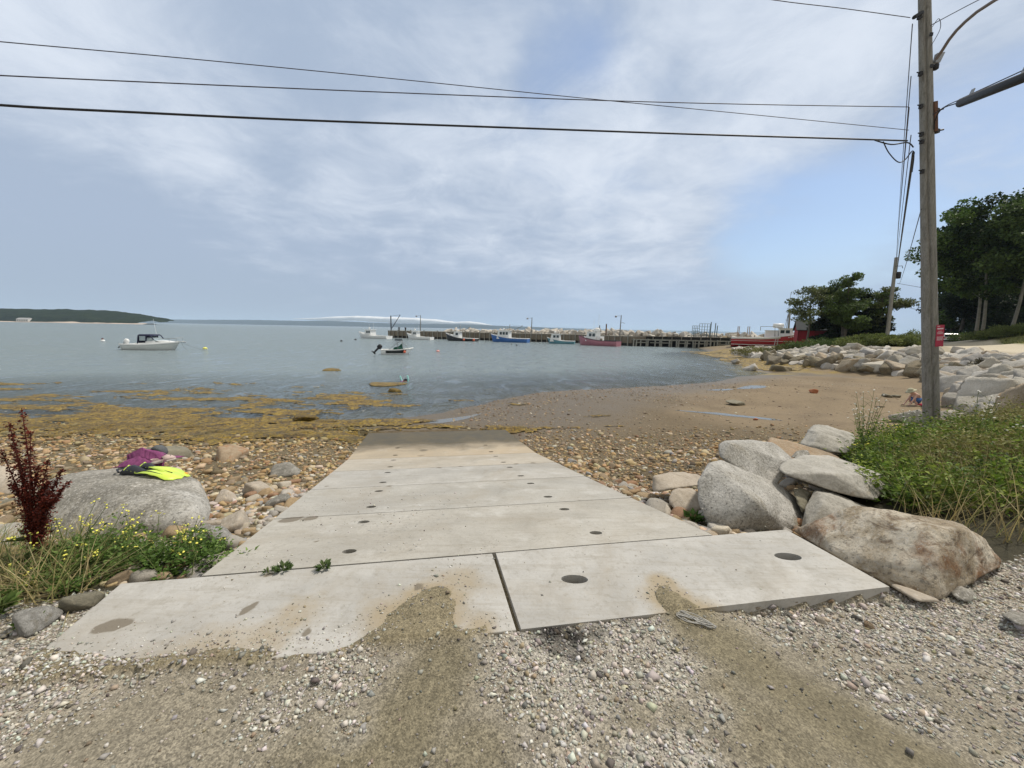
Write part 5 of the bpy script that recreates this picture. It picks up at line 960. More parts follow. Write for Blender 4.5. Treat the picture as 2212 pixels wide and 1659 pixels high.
for px, py, s_ in ((1963, 40, -1), (1968, 162, -1), (1968, 232, -1), (1968, 292, -1), (1968, 372, -1), (1970, 308, -1)):
    hb = WMB(); z = zpx(px, py); p = pface(z, s_); hb.tube([p+Vector((.06, 0, 0)), p+Vector((s_*.10, -.02, .02))], .012, 6); hb.box(p+Vector((s_*.02, -.01, 0)), (.05, .05, .08)); hb.build('wire_bracket', black, pole)
ib = WMB(); p = pface(zpx(1963, 42), -1); ib.tube([p+Vector((-.02, -.05, .07)), p+Vector((-.20, -.09, -.05))], .035, 8); ib.build('spool_insulator', black, pole)
for px, py in ((2000, 85), (2001, 152)):
    q = WMB(); z = zpx(px, py); c = pole_at(z); q.box(c+Vector((-.02, -.135, 0)), (.055, .02, .06)); q.build('steel_washer', black, pole)
q = WMB(); z0 = zpx(2010, 290); z1 = zpx(2010, 225); c0, c1 = pole_at(z0), pole_at(z1); q.box((c0+c1)/2+Vector((.075, -.105, 0)), (.07, .03, abs(z1-z0)), 0, -.18); q.build('rust_stained_plate', rust, pole)
for py in (243, 287):
    q = WMB(); c = pole_at(zpx(2015, py)); q.box(c+Vector((.13, -.07, 0)), (.09, .07, .07), .3); q.tube([c+Vector((.10, -.07, 0)), c+Vector((.24, -.10, .02))], .016, 6); q.build('cable_clamp', black, pole)
# street light arm
za = zpx(2020, 135); c = pole_at(za); q = WMB(); q.prism([(0, -.05), (.10, -.05), (.17, .14), (.02, .12)], -.03, .03, Matrix.Translation(c+Vector((.11, -.06, 0))) @ Matrix.Rotation(math.pi/2, 4, 'X')); q.build('arm_bracket', steel, pole)
arm = []
for px, py, Yd in ((2022, 128, 8.6), (2036, 108, 8.5), (2050, 86, 8.35), (2066, 66, 8.2), (2085, 47, 8.0), (2110, 26, 7.8), (2150, 0, 7.5), (2220, -38, 7.0)): arm.append(atY(px, py, Yd))
q = WMB(); q.tube(arm, .028, 10); q.build('lamp_arm', brown, pole)
q = WMB(); cc = atY(2021, 146, 8.62); q.lathe([(.02, -.05), (.05, -.03), (.05, .05), (.02, .07)], cc, 10); q.build('junction_cap', black, pole)
for k, (px, py) in enumerate([(1966, 392), (1967, 330)]): pass
# red notice
sg = bpy.data.objects.new('notice_sign', None)
zt, zb_ = zpx(2019, 702), zpx(2019, 748); cN = pole_at((zt+zb_)/2); sign = thing('notice_sign', 'small red notice with white lines of text nailed to the utility pole', 'sign', cN)
hN = abs(zt-zb_); wN = .145; face = Matrix.Translation(cN+Vector((.045, -.158, 0))) @ Euler((math.pi/2, 0, R(-12))).to_matrix().to_4x4() @ Matrix.Rotation(R(5), 4, 'Z')
redm = simple('sign_red', (.42, .035, .075), .55, .12, 9, .03); whm = simple('sign_white', (.74, .62, .64), .6, .1, 60, 0)
q = WMB(); q.prism([(-wN/2, -hN/2), (wN/2, -hN/2), (wN/2, hN/2), (-wN/2, hN/2)], -.002, .002, face); q.build('sign_plate', redm, sign)
def strip(x0, x1, y0, y1, n=0):
    q = WMB()
    if n == 0: q.prism([(x0*wN, y0*hN), (x1*wN, y0*hN), (x1*wN, y1*hN), (x0*wN, y1*hN)], .0025, .0035, face)
    else:
        L = abs(y1-y0)/n
        for k in range(n):
            ya = y0+L*(k+.25); x = x0
            while x < x1-.04:
                w_ = rnd.uniform(.05, .14); q.prism([(x*wN, ya*hN), (min(x+w_, x1)*wN, ya*hN), (min(x+w_, x1)*wN, (ya+L*.55)*hN), (x*wN, (ya+L*.55)*hN)], .0025, .0035, face); x += w_+.03
    o = q.build('lettering', whm, sign); o['kind'] = 'stuff' if n else ''
    if not n: del o['kind']
strip(-.38, -.05, .43, .455); strip(-.38, .38, .30, .355); strip(-.25, .2, .20, .215); strip(-.36, .40, .075, .17, 3); strip(-.36, .40, -.22, -.03, 6)
# wires
def wire(pts, r, label, mat=wirem, group=None, name='overhead_wire', sub=5):
    P = [atY(a, b, c) if not isinstance(a, Vector) else a for a, b, c in pts]; out = []; n = len(P)
    for i in range(n-1):
        a, b, c, d = P[max(i-1, 0)], P[i], P[i+1], P[min(i+2, n-1)]
        for k in range(sub): t = k/sub; out.append(.5*((2*b)+(c-a)*t+(2*a-5*b+4*c-d)*t*t+(3*b-a-3*c+d)*t**3))
    out.append(P[-1]); c = sum(out, Vector())/len(out); q = MB(); q.tube(out, r, 6); return tag(q.build(name, mat, None, c), label, 'wire', group)
def yl_(x): return 5.4+(8.6-5.4)*x/1960
wire([(x, y, yl_(x)) for x, y in ((-300, 197), (0, 227), (300, 243), (640, 259), (1106, 276), (1500, 290), (1800, 299), (1960, 304))], .0155, 'thick black telephone cable sagging across the whole sky', black, name='telephone_cable')
wire([(x, y, yl_(x)) for x, y in ((-300, 60), (0, 90), (400, 126), (850, 170), (1260, 212), (1650, 250), (1963, 281))], .0062, 'thin wire crossing the others from upper left to the middle of the pole')
wire([(x, y, yl_(x)) for x, y in ((-300, 146), (0, 163), (400, 181), (850, 200), (1300, 217), (1650, 226), (1963, 231))], .0078, 'pale wire running level just above the thick telephone cable')
wire([(1400, -45, 7.6), (1665, -1, 8.1), (1820, 18, 8.4), (1966, 38, 8.6)], .0072, 'topmost purple-grey wire entering from the top edge')
wire([(2010, 55, 8.6), (2060, 28, 8.3), (2120, -3, 7.9), (2200, -40, 7.4)], .0075, 'wire leaving the pole toward the upper right corner', group=None)
wire([(2014, 58, 8.6), (2028, 40, 8.5), (2031, 62, 8.5), (2012, 98, 8.55)], .0055, 'loose loop of thin wire right of the pole top')
wire([(1890, 303, 8.4), (1925, 312, 8.5), (1960, 308, 8.55), (1973, 318, 8.6)], .0125, 'black cable end looping into the pole below the telephone cable', black, name='telephone_cable')
wire([(1908, 306, 8.4), (1920, 330, 8.5), (1940, 350, 8.55), (1955, 345, 8.6), (1971, 326, 8.6), (1974, 340, 8.62), (1970, 372, 8.65)], .0105, 'slack black loop hanging beside the left of the pole', black, name='telephone_cable')
P2 = atY(1934, 562, 43)
def to2(px, py, px2, py2, r, label, mat=wirem, name='overhead_wire', sag=.0):
    a = atY(px, py, 8.7); b = atY(px2, py2, 43); pts = []
    for k in range(25):
        t = k/24; p = a.lerp(b, t); p.z -= sag*4*t*(1-t); pts.append(p)
    c = (a+b)/2; q = MB(); q.tube(pts, r, 6); return tag(q.build(name, mat, None, c), label, 'wire')
to2(1971, 52, 1937, 560, .009, 'highest of the wires running down to the far pole', sag=.5); to2(1968, 165, 1937, 562, .0085, 'second of the wires running down to the far pole', sag=.5); to2(1964, 232, 1936, 566, .009, 'third of the wires running down to the far pole', sag=.45)
to2(1968, 292, 1936, 572, .009, 'fourth of the wires running down to the far pole', sag=.4); to2(1973, 330, 1937, 590, .026, 'thick black cable bundle running down to the far pole', black, 'telephone_cable', .45); to2(1990, 452, 1941, 612, .009, 'lowest thin wavy wire between the two poles', sag=.6)
wire([(2016, 247, 8.6), (2045, 228, 8.1), (2074, 215, 7.6)], .0085, 'support wire carrying the black splice case'); wire([(2018, 280, 8.6), (2020, 260, 8.5), (2035, 235, 8.3), (2074, 221, 7.6)], .011, 'black cable feeding the splice case from below', black, name='telephone_cable')
sc_ = thing('splice_case', 'long black cable splice case hanging at the upper right edge', 'cable case', atY(2074, 222, 7.6)); q = WMB(); A_, B_ = atY(2073, 223, 7.6), atY(2260, 148, 5.9); q.tube([A_, A_.lerp(B_, .02), A_.lerp(B_, .98), B_], [.050, .072, .072, .050], 14); q.build('sleeve', black, sc_)
for t in (.16, .78): q = WMB(); c = A_.lerp(B_, t)+Vector((0, 0, .10)); q.box(c, (.018, .05, .12), 0, .35); q.build('hanger_strap', steel, sc_)
q = WMB(); q.tube([A_+Vector((-.02, 0, .06)), B_+Vector((0, 0, .12))], .009, 6); q.build('support_wire', wirem, sc_)
# far pole
b2 = atY(1915, 741, 43); b2.z = h1(b2.x, b2.y)-.1; t2 = thing('utility_pole', 'distant wooden utility pole with a small dark transformer box', 'pole', b2); top2 = atY(1936, 556, 43); q = WMB(); q.tube([b2, b2.lerp(top2, .5), top2], [.19, .165, .14], 12); q.build('pole_shaft', wood.m, t2)
q = WMB(); c = b2.lerp(top2, .80)+Vector((.35, -.1, 0)); q.lathe([(.05, -.35), (.22, -.32), (.22, .32), (.12, .38)], c, 10); q.build('transformer', black, t2); q = WMB(); c = b2.lerp(top2, .90); q.tube([c+Vector((-.1, -.15, 0)), c+Vector((.6, -.15, .05)), c+Vector((.7, -.15, -.2))], .03, 5); q.build('bracket', black, t2)
for px, py, px2, py2, lb in ((1938, 612, 1985, 618, 'upper'), (1944, 660, 1985, 672, 'lower')):
    a, b = atY(px, py, 43), atY(px2+60, py2+9, 50); c = (a+b)/2; q = MB(); q.tube([a, c-Vector((0, 0, .1)), b], .02, 5); tag(q.build('overhead_wire', wirem, None, c), '%s of two thin wires going right from the far pole' % lb, 'wire')
b3 = atY(1703, 722, 66); b3.z = h1(b3.x, b3.y); t3 = thing('utility_pole', 'thin pole standing behind the left end of the red shed', 'pole', b3); q = WMB(); e = atY(1707, 668, 66); q.tube([b3, e], [.17, .12], 8); q.build('pole_shaft', wood.m, t3); q = WMB(); q.tube([b3.lerp(e, .72), b3.lerp(e, .70)+Vector((.9, 0, .1))], .05, 5); q.build('bracket', wood.m, t3)
# ------------------------------------------------------------------ shed, hut, cars
shedred = Mt('shed_red_boards', .85, .25); v = shedred.noise(3, 6, .6, stretch=(8, 8, .6)); shedred.color(shedred.ramp(v, [(.3, (.22, .018, .028)), (.7, (.36, .035, .05))])); shedred.bump(shedred.noise(9, 3, .5, stretch=(8, 8, .1)), .3, .02)
shing = simple('dark_shingles', (.035, .04, .042), .9, .2, 3, .4, 25)
def house(name, x, y, z, L_, D_, he, hr, rz, wallm, roofm, label, trim=None, over=.22):
    t = thing(name, label, 'building', (x, y, z), rz); w_ = MB(); w_.prism([(0, 0), (D_, 0), (D_, he), (D_/2, hr), (0, he)], 0, L_, Matrix(((0, 0, 1, 0), (1, 0, 0, 0), (0, 1, 0, 0), (0, 0, 0, 1)))); w_.build('wall', wallm, t)
    for s_ in (0, 1):
        r = MB(); sl_ = (hr-he)/(D_/2); y0, z0 = (-over if s_ == 0 else D_+over), he-over*sl_; y1, z1 = D_/2, hr; r.add([(-over, y0, z0+.03), (L_+over, y0, z0+.03), (L_+over, y1, z1+.03), (-over, y1, z1+.03), (-over, y0, z0+.13), (L_+over, y0, z0+.13), (L_+over, y1, z1+.13), (-over, y1, z1+.13)], [(0, 1, 2, 3), (7, 6, 5, 4), (0, 4, 5, 1), (1, 5, 6, 2), (2, 6, 7, 3), (3, 7, 4, 0)]); r.build('roof', roofm, t)
    return t
sx_ = (1709-1106)/831*52; zg = 1.35
sh_ = house('shed', sx_, 51.5, zg, 7.0, 4.6, 2.12, 3.30, R(-31), shedred.m, shing, 'red wooden shed with dark grey shingle roof behind the trees')
for x0, x1 in ((1.9, 3.1),): q = MB(); q.box(((x0+x1)/2, -.03, 1.0), (x1-x0, .06, 1.9)); q.build('door', simple('shed_door', (.20, .016, .03), .8), sh_)
for xx in (.05, 1.8, 3.2, 7.55): q = MB(); q.box((xx, -.035, 1.06), (.09, .07, 2.1)); q.build('corner_board', simple('shed_trim', (.17, .014, .022), .8), sh_)
whp = simple('white_paint', (.74, .75, .75), .55, .06, 3, .03)
hp = atY(1851, 735, 60); hz0 = h1(hp.x, hp.y); house('hut', hp.x, hp.y, hz0, 2.4, 2.0, 1.6, 2.2, .1, whp, shing, 'little white hut half hidden behind the right tree of the clump', over=.1)
def car(x, y, rz, label, col=(.66, .70, .70), s=1.0):
    z = h1(x, y)+.02; t = thing('parked_car', label, 'car', (x, y, z), rz); cm = simple('car_paint', col, .3, .04, 3, 0, spec=.6); gm = simple('car_glass', (.02, .025, .03), .12, .1, 3, 0, spec=.8); tm_ = simple('tyre', (.02, .02, .02), .9); lm = simple('tail_lamp', (.35, .02, .02), .3); dk = simple('car_trim', (.03, .03, .035), .6)
    def ring(x, w, zb, zt): return [Vector((x, -w*.96, zb)), Vector((x, w*.96, zb)), Vector((x, w, (zb+zt)/2)), Vector((x, w*.93, zt)), Vector((x, -w*.93, zt)), Vector((x, -w, (zb+zt)/2))]
    b = MB(); b.loft([ring(-2.05, .78, .38, .72), ring(-2.0, .84, .26, .92), ring(-1.5, .87, .22, .97), ring(.6, .88, .22, .95), ring(1.1, .87, .22, .90), ring(1.9, .82, .26, .76), ring(2.08, .72, .34, .62)], True, True, True); b.build('body', cm, t)
    def rr(x, w, z): return [Vector((x, -w, z)), Vector((x, w, z))]
    r = MB(); r.loft([[Vector((-1.93, -.76, .93)), Vector((-1.93, .76, .93)), Vector((.95, .76, .93)), Vector((.95, -.76, .93))], [Vector((-1.60, -.66, 1.32)), Vector((-1.60, .66, 1.32)), Vector((.25, .64, 1.34)), Vector((.25, -.64, 1.34))]], True, True); r.build('greenhouse', gm, t)
    r = MB(); r.loft([[Vector((-1.66, -.68, 1.315)), Vector((-1.66, .68, 1.315)), Vector((.28, .66, 1.335)), Vector((.28, -.66, 1.335))], [Vector((-1.5, -.58, 1.41)), Vector((-1.5, .58, 1.41)), Vector((.1, .56, 1.41)), Vector((.1, -.56, 1.41))]], True, True); r.build('roof', cm, t)
    for sy in (-1, 1):
        for a, c2 in (((-1.95, .765, .92), (-1.6, .675, 1.33)), ((.95, .765, .92), (.26, .655, 1.34)), ((-.6, .78, .92), (-.6, .67, 1.33))): q = MB(); q.tube([(a[0], a[1]*sy, a[2]), (c2[0], c2[1]*sy, c2[2])], .055, 6); q.build('pillar', cm, t)
        q = MB(); q.box((-2.02, .70*sy, .80), (.08, .20, .16)); q.build('tail_lamp', lm, t); q = MB(); q.box((.75, .93*sy, .98), (.10, .16, .12)); q.build('wing_mirror', cm, t)
        for wx in (-1.3, 1.35):
            w_ = MB(); w_.tube([(wx, (.74)*sy, .31), (wx, .90*sy, .31)], .31, 18, True, False); wo = w_.build('wheel', tm_, t); w2 = MB(); w2.tube([(wx, .89*sy, .31), (wx, .912*sy, .31)], .18, 12, True, False); w2.build('rim', steel, wo)
    q = MB(); q.box((-2.06, 0, .42), (.10, 1.5, .20)); q.build('rear_bumper', dk, t); q = MB(); q.box((-2.055, 0, .70), (.02, .5, .12)); q.build('licence_plate', simple('plate', (.6, .62, .6), .5), t)
    t.scale = (s, s, s); return t
cx_ = atY(2046, 741, 54); car(cx_.x, cx_.y, R(52), 'white hatchback parked on the road, rear window toward the camera', s=1.0)
cx_ = atY(2073, 740, 60); car(cx_.x, cx_.y, R(48), 'second white car, mostly hidden right of the hatchback', (.60, .58, .53), .9)
# ------------------------------------------------------------------ wharf
gt = Mt('wharf_timber', .9, .25); v = gt.noise(1.6, 7, .7, stretch=(1, 1, .25)); gt.color(gt.mix(gt.mr(gt.noise(9, 5, .7), .45, .3, 0, .6), gt.ramp(v, [(.3, (.17, .15, .12)), (.7, (.33, .31, .26))]), (.08, .07, .055))); gt.bump(v, .5, .04)
dt = simple('wharf_dark_timber', (.035, .032, .028), .9, .4, 1.5, .4, 8); ptim = simple('wharf_pile', (.27, .265, .23), .9, .3, 2, .3, 9); plank = Mt('wharf_planks', .9, .25); v = plank.noise(1.2, 5, .6, stretch=(5, 5, .3)); plank.color(plank.ramp(v, [(.3, (.13, .105, .075)), (.7, (.25, .21, .155))])); plank.bump(v, .6, .05)
WA = [(45, 73.0), (23.5, 76.5)]; WB = [(23.5, 76.5), (15, 89), (-34, 105.5)]
wh = thing('wharf', 'long grey timber fishing wharf on piles running out behind the moored boats', 'wharf', (23.5, 76.5, 0))
def seg(a, b): a, b = Vector((*a, 0)), Vector((*b, 0)); d = (b-a).normalized(); n = Vector((d.y, -d.x, 0)); n = n if n.y < 0 else -n; return a, b, d, n, (b-a).length
def slabbox(mb, a, b, n0, n1, z0, z1):
    a, b, d, n, L = seg(a, b); P = [a+n*n0, b+n*n0, b+n*n1, a+n*n1]; mb.add([p+Vector((0, 0, z0)) for p in P]+[p+Vector((0, 0, z1)) for p in P], [(0, 1, 2, 3), (7, 6, 5, 4), (0, 4, 5, 1), (1, 5, 6, 2), (2, 6, 7, 3), (3, 7, 4, 0)])
q = WMB(); slabbox(q, *WA, -6.5, -3.0, 1.0, 1.92); q.build('deck', dt, wh); q = WMB(); slabbox(q, *WA, -3.0, -2.86, 1.90, 2.02); q.build('deck_curb', gt.m, wh)
q = WMB(); slabbox(q, *WA, -2.9, .1, 1.20, 1.28); q.build('lower_stage', dt, wh); q = WMB(); slabbox(q, *WA, -3.2, -2.9, -.6, 1.0); q.build('cribwork', dt, wh)
q = WMB(); slabbox(q, *WA, .1, .34, 1.20, 1.42); q.build('cap_beam', ptim, wh)
a, b, d, n, L = seg(*WA)
for t0, t1 in ((.05, .28), (.33, .47), (.50, .62), (.66, .84), (.86, .97)):
    q = WMB(); slabbox(q, (a+d*L*t0)[:2], (a+d*L*t1)[:2], .12, .26, .68, .84); q.build('wale', ptim, wh)
np_ = 0
for t in (.01, .035, .06, .085, .12, .15, .19, .205, .26, .275, .30, .335, .365, .38, .43, .46, .475, .53, .545, .60, .615, .66, .68, .74, .755, .80, .86, .875, .92, .96, .985):
    p = a+d*L*t+n*rnd.uniform(.0, .42); q = WMB(); q.tube([p+Vector((rnd.uniform(-.05, .05), 0, -1)), p+Vector((rnd.uniform(-.1, .1), 0, rnd.uniform(1.2, 1.55)))], .15, 8); q.build('pile', ptim, wh); np_ += 1
for k in range(12):
    p = a+d*L*(k+.5)/12+n*-2.85; q = WMB(); q.box(p+Vector((0, 0, 1.58)), (.16, .14, .62)); q.build('post', gt.m, wh)
for i in range(2):
    A_, B_ = WB[i], WB[i+1]; top = 1.9
    q = WMB(); slabbox(q, A_, B_, -6, 0, .55, 1.75); q.build('timber_face', plank.m, wh); q = WMB(); slabbox(q, A_, B_, -5.6, -.25, -1, .55); q.build('cribwork', dt, wh); q = WMB(); slabbox(q, A_, B_, -6, .06, 1.75, 1.95); q.build('deck_curb', gt.m, wh)
    a, b, d, n, L = seg(A_, B_); m_ = int(L/(1.3 if i else 1.6))
    for k in range(m_):
        p = a+d*L*(k+.5)/m_+n*.17; q = WMB(); q.tube([p+Vector((0, 0, -1)), p+Vector((rnd.uniform(-.06, .06), 0, 1.95 if k % 3 else 2.2))], .13, 7); q.build('pile', gt.m if k % 2 else ptim, wh)
def wpt(px, off): # point on the wharf deck seen at px
    for A_, B_ in (WA, WB[:2], WB[1:]):
        a, b, d, n, L = seg(A_, B_); r = pdir(px, 730); k = r.x/r.y; den = d.x-k*d.y
        t = (k*a.y-a.x)/den
        if -.5 <= t <= L+.5: p = a+d*t-n*off; return Vector((p.x, p.y, 1.92))
    return Vector((0, 90, 1.9))
pg = simple('lamp_pole_grey', (.22, .22, .21), .8, .2, 2); 
def lamppole(px, ytop, lb, off=1.0, two=False):
    p = wpt(px, off); e = atY(px+1, ytop, p.y); t = thing('lamp_pole', lb, 'lamp post', p, 0, None); h = e.z-1.9; q = MB(); q.tube([(0, 0, 0), (.02*h, 0, h)], [.13, .08], 8); q.build('pole_shaft', pg, t); q = MB(); q.tube([(.02*h, 0, h*.96), (-.9, 0, h*.965)], .03, 5); q.build('lamp_arm', pg, t); q = MB(); q.lathe([(.05, .15), (.24, .0), (.20, -.22), (.05, -.28)], (-1.0, 0, h*.95), 8); q.build('lamp_head', steel, t)
    if two: q = MB(); q.tube([(0, 0, h*.62), (.5, 0, h*.65), (.9, 0, h*.60)], .04, 5); q.build('bracket', pg, t)
lamppole(904, 681, 'grey lamp pole rising behind the second white boat on the wharf'); lamppole(1145, 686, 'grey lamp pole on the wharf between the blue and teal boats'); lamppole(1337, 681, 'grey lamp pole on the wharf just right of the pink boat', .2, True)
p = wpt(842, 1.5); t = thing('hoist', 'dark boom hoist standing near the outer end of the wharf', 'hoist', p); q = MB(); q.tube([(-.5, 0, 0), (-.5, 0, 4.0)], .15, 8); q.build('mast', black, t); q = MB(); q.tube([(-.3, 0, .6), (2.1, 0, 4.3)], .09, 7); q.build('boom', black, t); q = MB(); q.tube([(-.5, 0, 3.9), (2.1, 0, 4.3)], .03, 5); q.build('stay', black, t)
p = wpt(1290, .6); t = thing('mast_post', 'thin dark derrick post on the wharf above the pink boat cabin', 'post', p); q = MB(); e = atY(1290, 703, p.y).z-1.9; q.tube([(0, 0, 0), (0, 0, e)], .09, 7); q.build('post_shaft', black, t); q = MB(); q.tube([(-.5, 0, e*.42), (.5, 0, e*.42)], .06, 5); q.build('cleat', black, t)
p = wpt(1305, .5); e = atY(1305, 700, p.y).z-1.9; q = MB(); q.tube([(0, 0, 0), (0, 0, e)], .13, 8); o = q.build('steel_post', rust); o.location = p; tag(o, 'thick dark red steel post on the wharf right of the derrick post', 'post')
for px, lb in ((853, 'left'), (867, 'right')):
    p = wpt(px, 2.0); q = MB(); q.lathe([(.22, 0), (.17, .15), (.17, .55), (.27, .7), (.27, .82), (.08, .95)], (0, 0, 0), 10); o = q.build('mooring_bollard', black); o.location = p; tag(o, '%s of two dark bollards between the first white boat and the second' % lb, 'bollard')
p = wpt(907, 2.0); 
# wire cage rack on the wharf
p = wpt(1536, 3.8); cg = thing('pot_rack', 'tall grey steel frame rack standing on the right part of the wharf', 'rack', p); gs = simple('rack_steel', (.20, .25, .26), .7, .2, 6)
for x0, x1, h, lb in ((-2.6, -1.2, 2.3, 1), (-1.2, .9, 2.75, 1), (-3.4, 1.5, 1.1, 1)):
    q = MB()
    for xx in np.linspace(x0, x1, 5): q.tube([(xx, 0, -.7), (xx, 0, h)], .05, 5)
    for zz2 in np.linspace(.3, h, 5): q.tube([(x0, 0, zz2), (x1, 0, zz2)], .035, 5)
    q.build('frame_panel', gs, cg)
for xx, h in ((1.0, 3.1), (1.9, 2.9), (2.3, 2.4)): q = MB(); q.tube([(xx, 0, -1.2), (xx+.1, 0, h)], .09, 6); q.build('upright', gs, cg)
# ------------------------------------------------------------------ boats
gelw = simple('gelcoat_white', (.76, .77, .76), .35, .05, 1.5, .02, spec=.5); glassm = simple('dark_window', (.03, .045, .05), .12, .2, 5, 0, spec=.8); orangeb = simple('buoy_orange', (.62, .14, .07), .6, .1, 9); deckm = simple('deck_grey', (.42, .43, .42), .7, .1, 4)
def paint(nm, c): 
    m = Mt(nm, .55, .4); n = m.noise(1.4, 7, .65, .4, stretch=(1, 1, 2.5)); col = m.ramp(n, [(.3, tuple(k*.78 for k in c)), (.7, c)]); m.color(m.mix(m.mr(m.noise(5, 6, .7), .58, .8, 0, .35), col, (.45, .42, .38))); return m.m
def hull_rings(L, B, hs, hb, rake, draft=.35, n=15, tum=.0):
    R_ = []
    for i in range(n):
        t = i/(n-1); bw = B/2*(.86+.14*math.sin(min(t/.4, 1)*math.pi/2))*max(0.0, 1-max((t-.40)/.60, 0)**2.3)**.85; bw = max(bw, .015); sh = hs+(hb-hs)*max(0, (t-.30)/.70)**1.7; x = L*(t-.5)
        def X(zf): return x+rake*(max(0, t-.55)/.45)**2*(zf-1)
        flare = .30*max(0, (t-.5)/.5)
        prof = [(1, 1, sh), (.62, .97-flare*.45, sh*.60+.02), (.25, .90-flare*.8, .12), (.0, .70-flare*.7, -draft*.45), (-.1, .0, -draft)]
        ring = [Vector((X(a), bw*b, z)) for a, b, z in prof]+[Vector((X(a), -bw*b, z)) for a, b, z in prof[-2::-1]]
        R_.append(ring)
    return R_
def boat_hull(t, L, B, hs, hb, hullm, rake=.7, deckdrop=.30, railm=None, name='hull', stripe=None, thick=.07, boot=None):
    Rg = hull_rings(L, B, hs, hb, rake); q = MB(); q.loft(Rg, False, False, True); q.add(Rg[0], [tuple(range(9))]); h = q.build(name, hullm, t); h.data.polygons.foreach_set('use_smooth', [True]*(len(h.data.polygons)-1)+[False])
    s = h.modifiers.new('solid', 'SOLIDIFY'); s.thickness = .03; s.offset = 0
    q = MB(); P = []; 
    for r in Rg: P.append((r[0]*1.0, r[-1]*1.0))
    vs = []; fs = []
    for i, (a, b) in enumerate(P): vs += [a-Vector((0, .02, deckdrop)), b+Vector((0, .02, -deckdrop))]
    for i in range(len(P)-1): fs.append((2*i, 2*i+1, 2*i+3, 2*i+2))
    q.add(vs, fs); dk = q.build('deck', deckm if deckdrop > .15 else gelw, t)
    q = MB(); q.tube([r[0]+Vector((0, .02, .01)) for r in Rg], .055, 6); q.tube([r[-1]+Vector((0, -.02, .01)) for r in Rg], .055, 6); q.tube([Rg[0][0]+Vector((0, 0, .01)), Rg[0][-1]+Vector((0, 0, .01))], .05, 6); rl = q.build('gunwale', railm or gelw, t)
    if stripe:
        for sd_ in (0, -1):
            q = MB(); 
            k1_, k2_ = (0, 1) if sd_ == 0 else (-1, -2)
            q.tube([r[k1_].lerp(r[k2_], .45) for r in Rg], .035, 5); q.build('stripe', stripe, t)
    return Rg
def cabin(t, x0, x1, w, z0, h, mat, slope=.35, win=3, roof_over=.25, back_open=False, wz=(.52, .86), front=2):
    q = MB(); q.loft([[Vector((x0, -w/2, z0)), Vector((x1, -w/2, z0)), Vector((x1, w/2, z0)), Vector((x0, w/2, z0))], [Vector((x0+.02, -w/2*.93, z0+h)), Vector((x1-slope, -w/2*.93, z0+h)), Vector((x1-slope, w/2*.93, z0+h)), Vector((x0+.02, w/2*.93, z0+h))]]); c = q.build('cabin', mat, t)
    for sy in (-1, 1):
        for k in range(win):
            a = x0+.18+(x1-slope-.2-x0-.2)*k/win; b = x0+.18+(x1-slope-.2-x0-.2)*(k+.78)/win; f0, f1 = wz; y0 = w/2*(1-.07*f0)+.012; y1 = w/2*(1-.07*f1)+.012; q = MB(); q.add([(a, sy*y0, z0+h*f0), (b, sy*y0, z0+h*f0), (b, sy*y1, z0+h*f1), (a, sy*y1, z0+h*f1), (a, sy*(y0-.03), z0+h*f0), (b, sy*(y0-.03), z0+h*f0), (b, sy*(y1-.03), z0+h*f1), (a, sy*(y1-.03), z0+h*f1)], [(0, 1, 2, 3), (7, 6, 5, 4), (0, 4, 5, 1), (2, 6, 7, 3), (1, 5, 6, 2), (3, 7, 4, 0)]); q.build('window', glassm, c)
    for k in range(front):
        ya = -w/2*.85+w*.85*k/front+.04; yb = ya+w*.85/front-.08; f0, f1 = .55, .88; xa, xb = x1-slope*f0+.015, x1-slope*f1+.015; q = MB(); q.add([(xa, ya, z0+h*f0), (xa, yb, z0+h*f0), (xb, yb, z0+h*f1), (xb, ya, z0+h*f1), (xa-.04, ya, z0+h*f0), (xa-.04, yb, z0+h*f0), (xb-.04, yb, z0+h*f1), (xb-.04, ya, z0+h*f1)], [(0, 1, 2, 3), (7, 6, 5, 4), (0, 4, 5, 1), (2, 6, 7, 3), (1, 5, 6, 2), (3, 7, 4, 0)]); q.build('window', glassm, c)
    q = MB(); q.box(((x0+x1-slope)/2, 0, z0+h+.04), (x1-slope-x0+roof_over*2, w+.12, .08)); q.build('roof', mat, t); return c
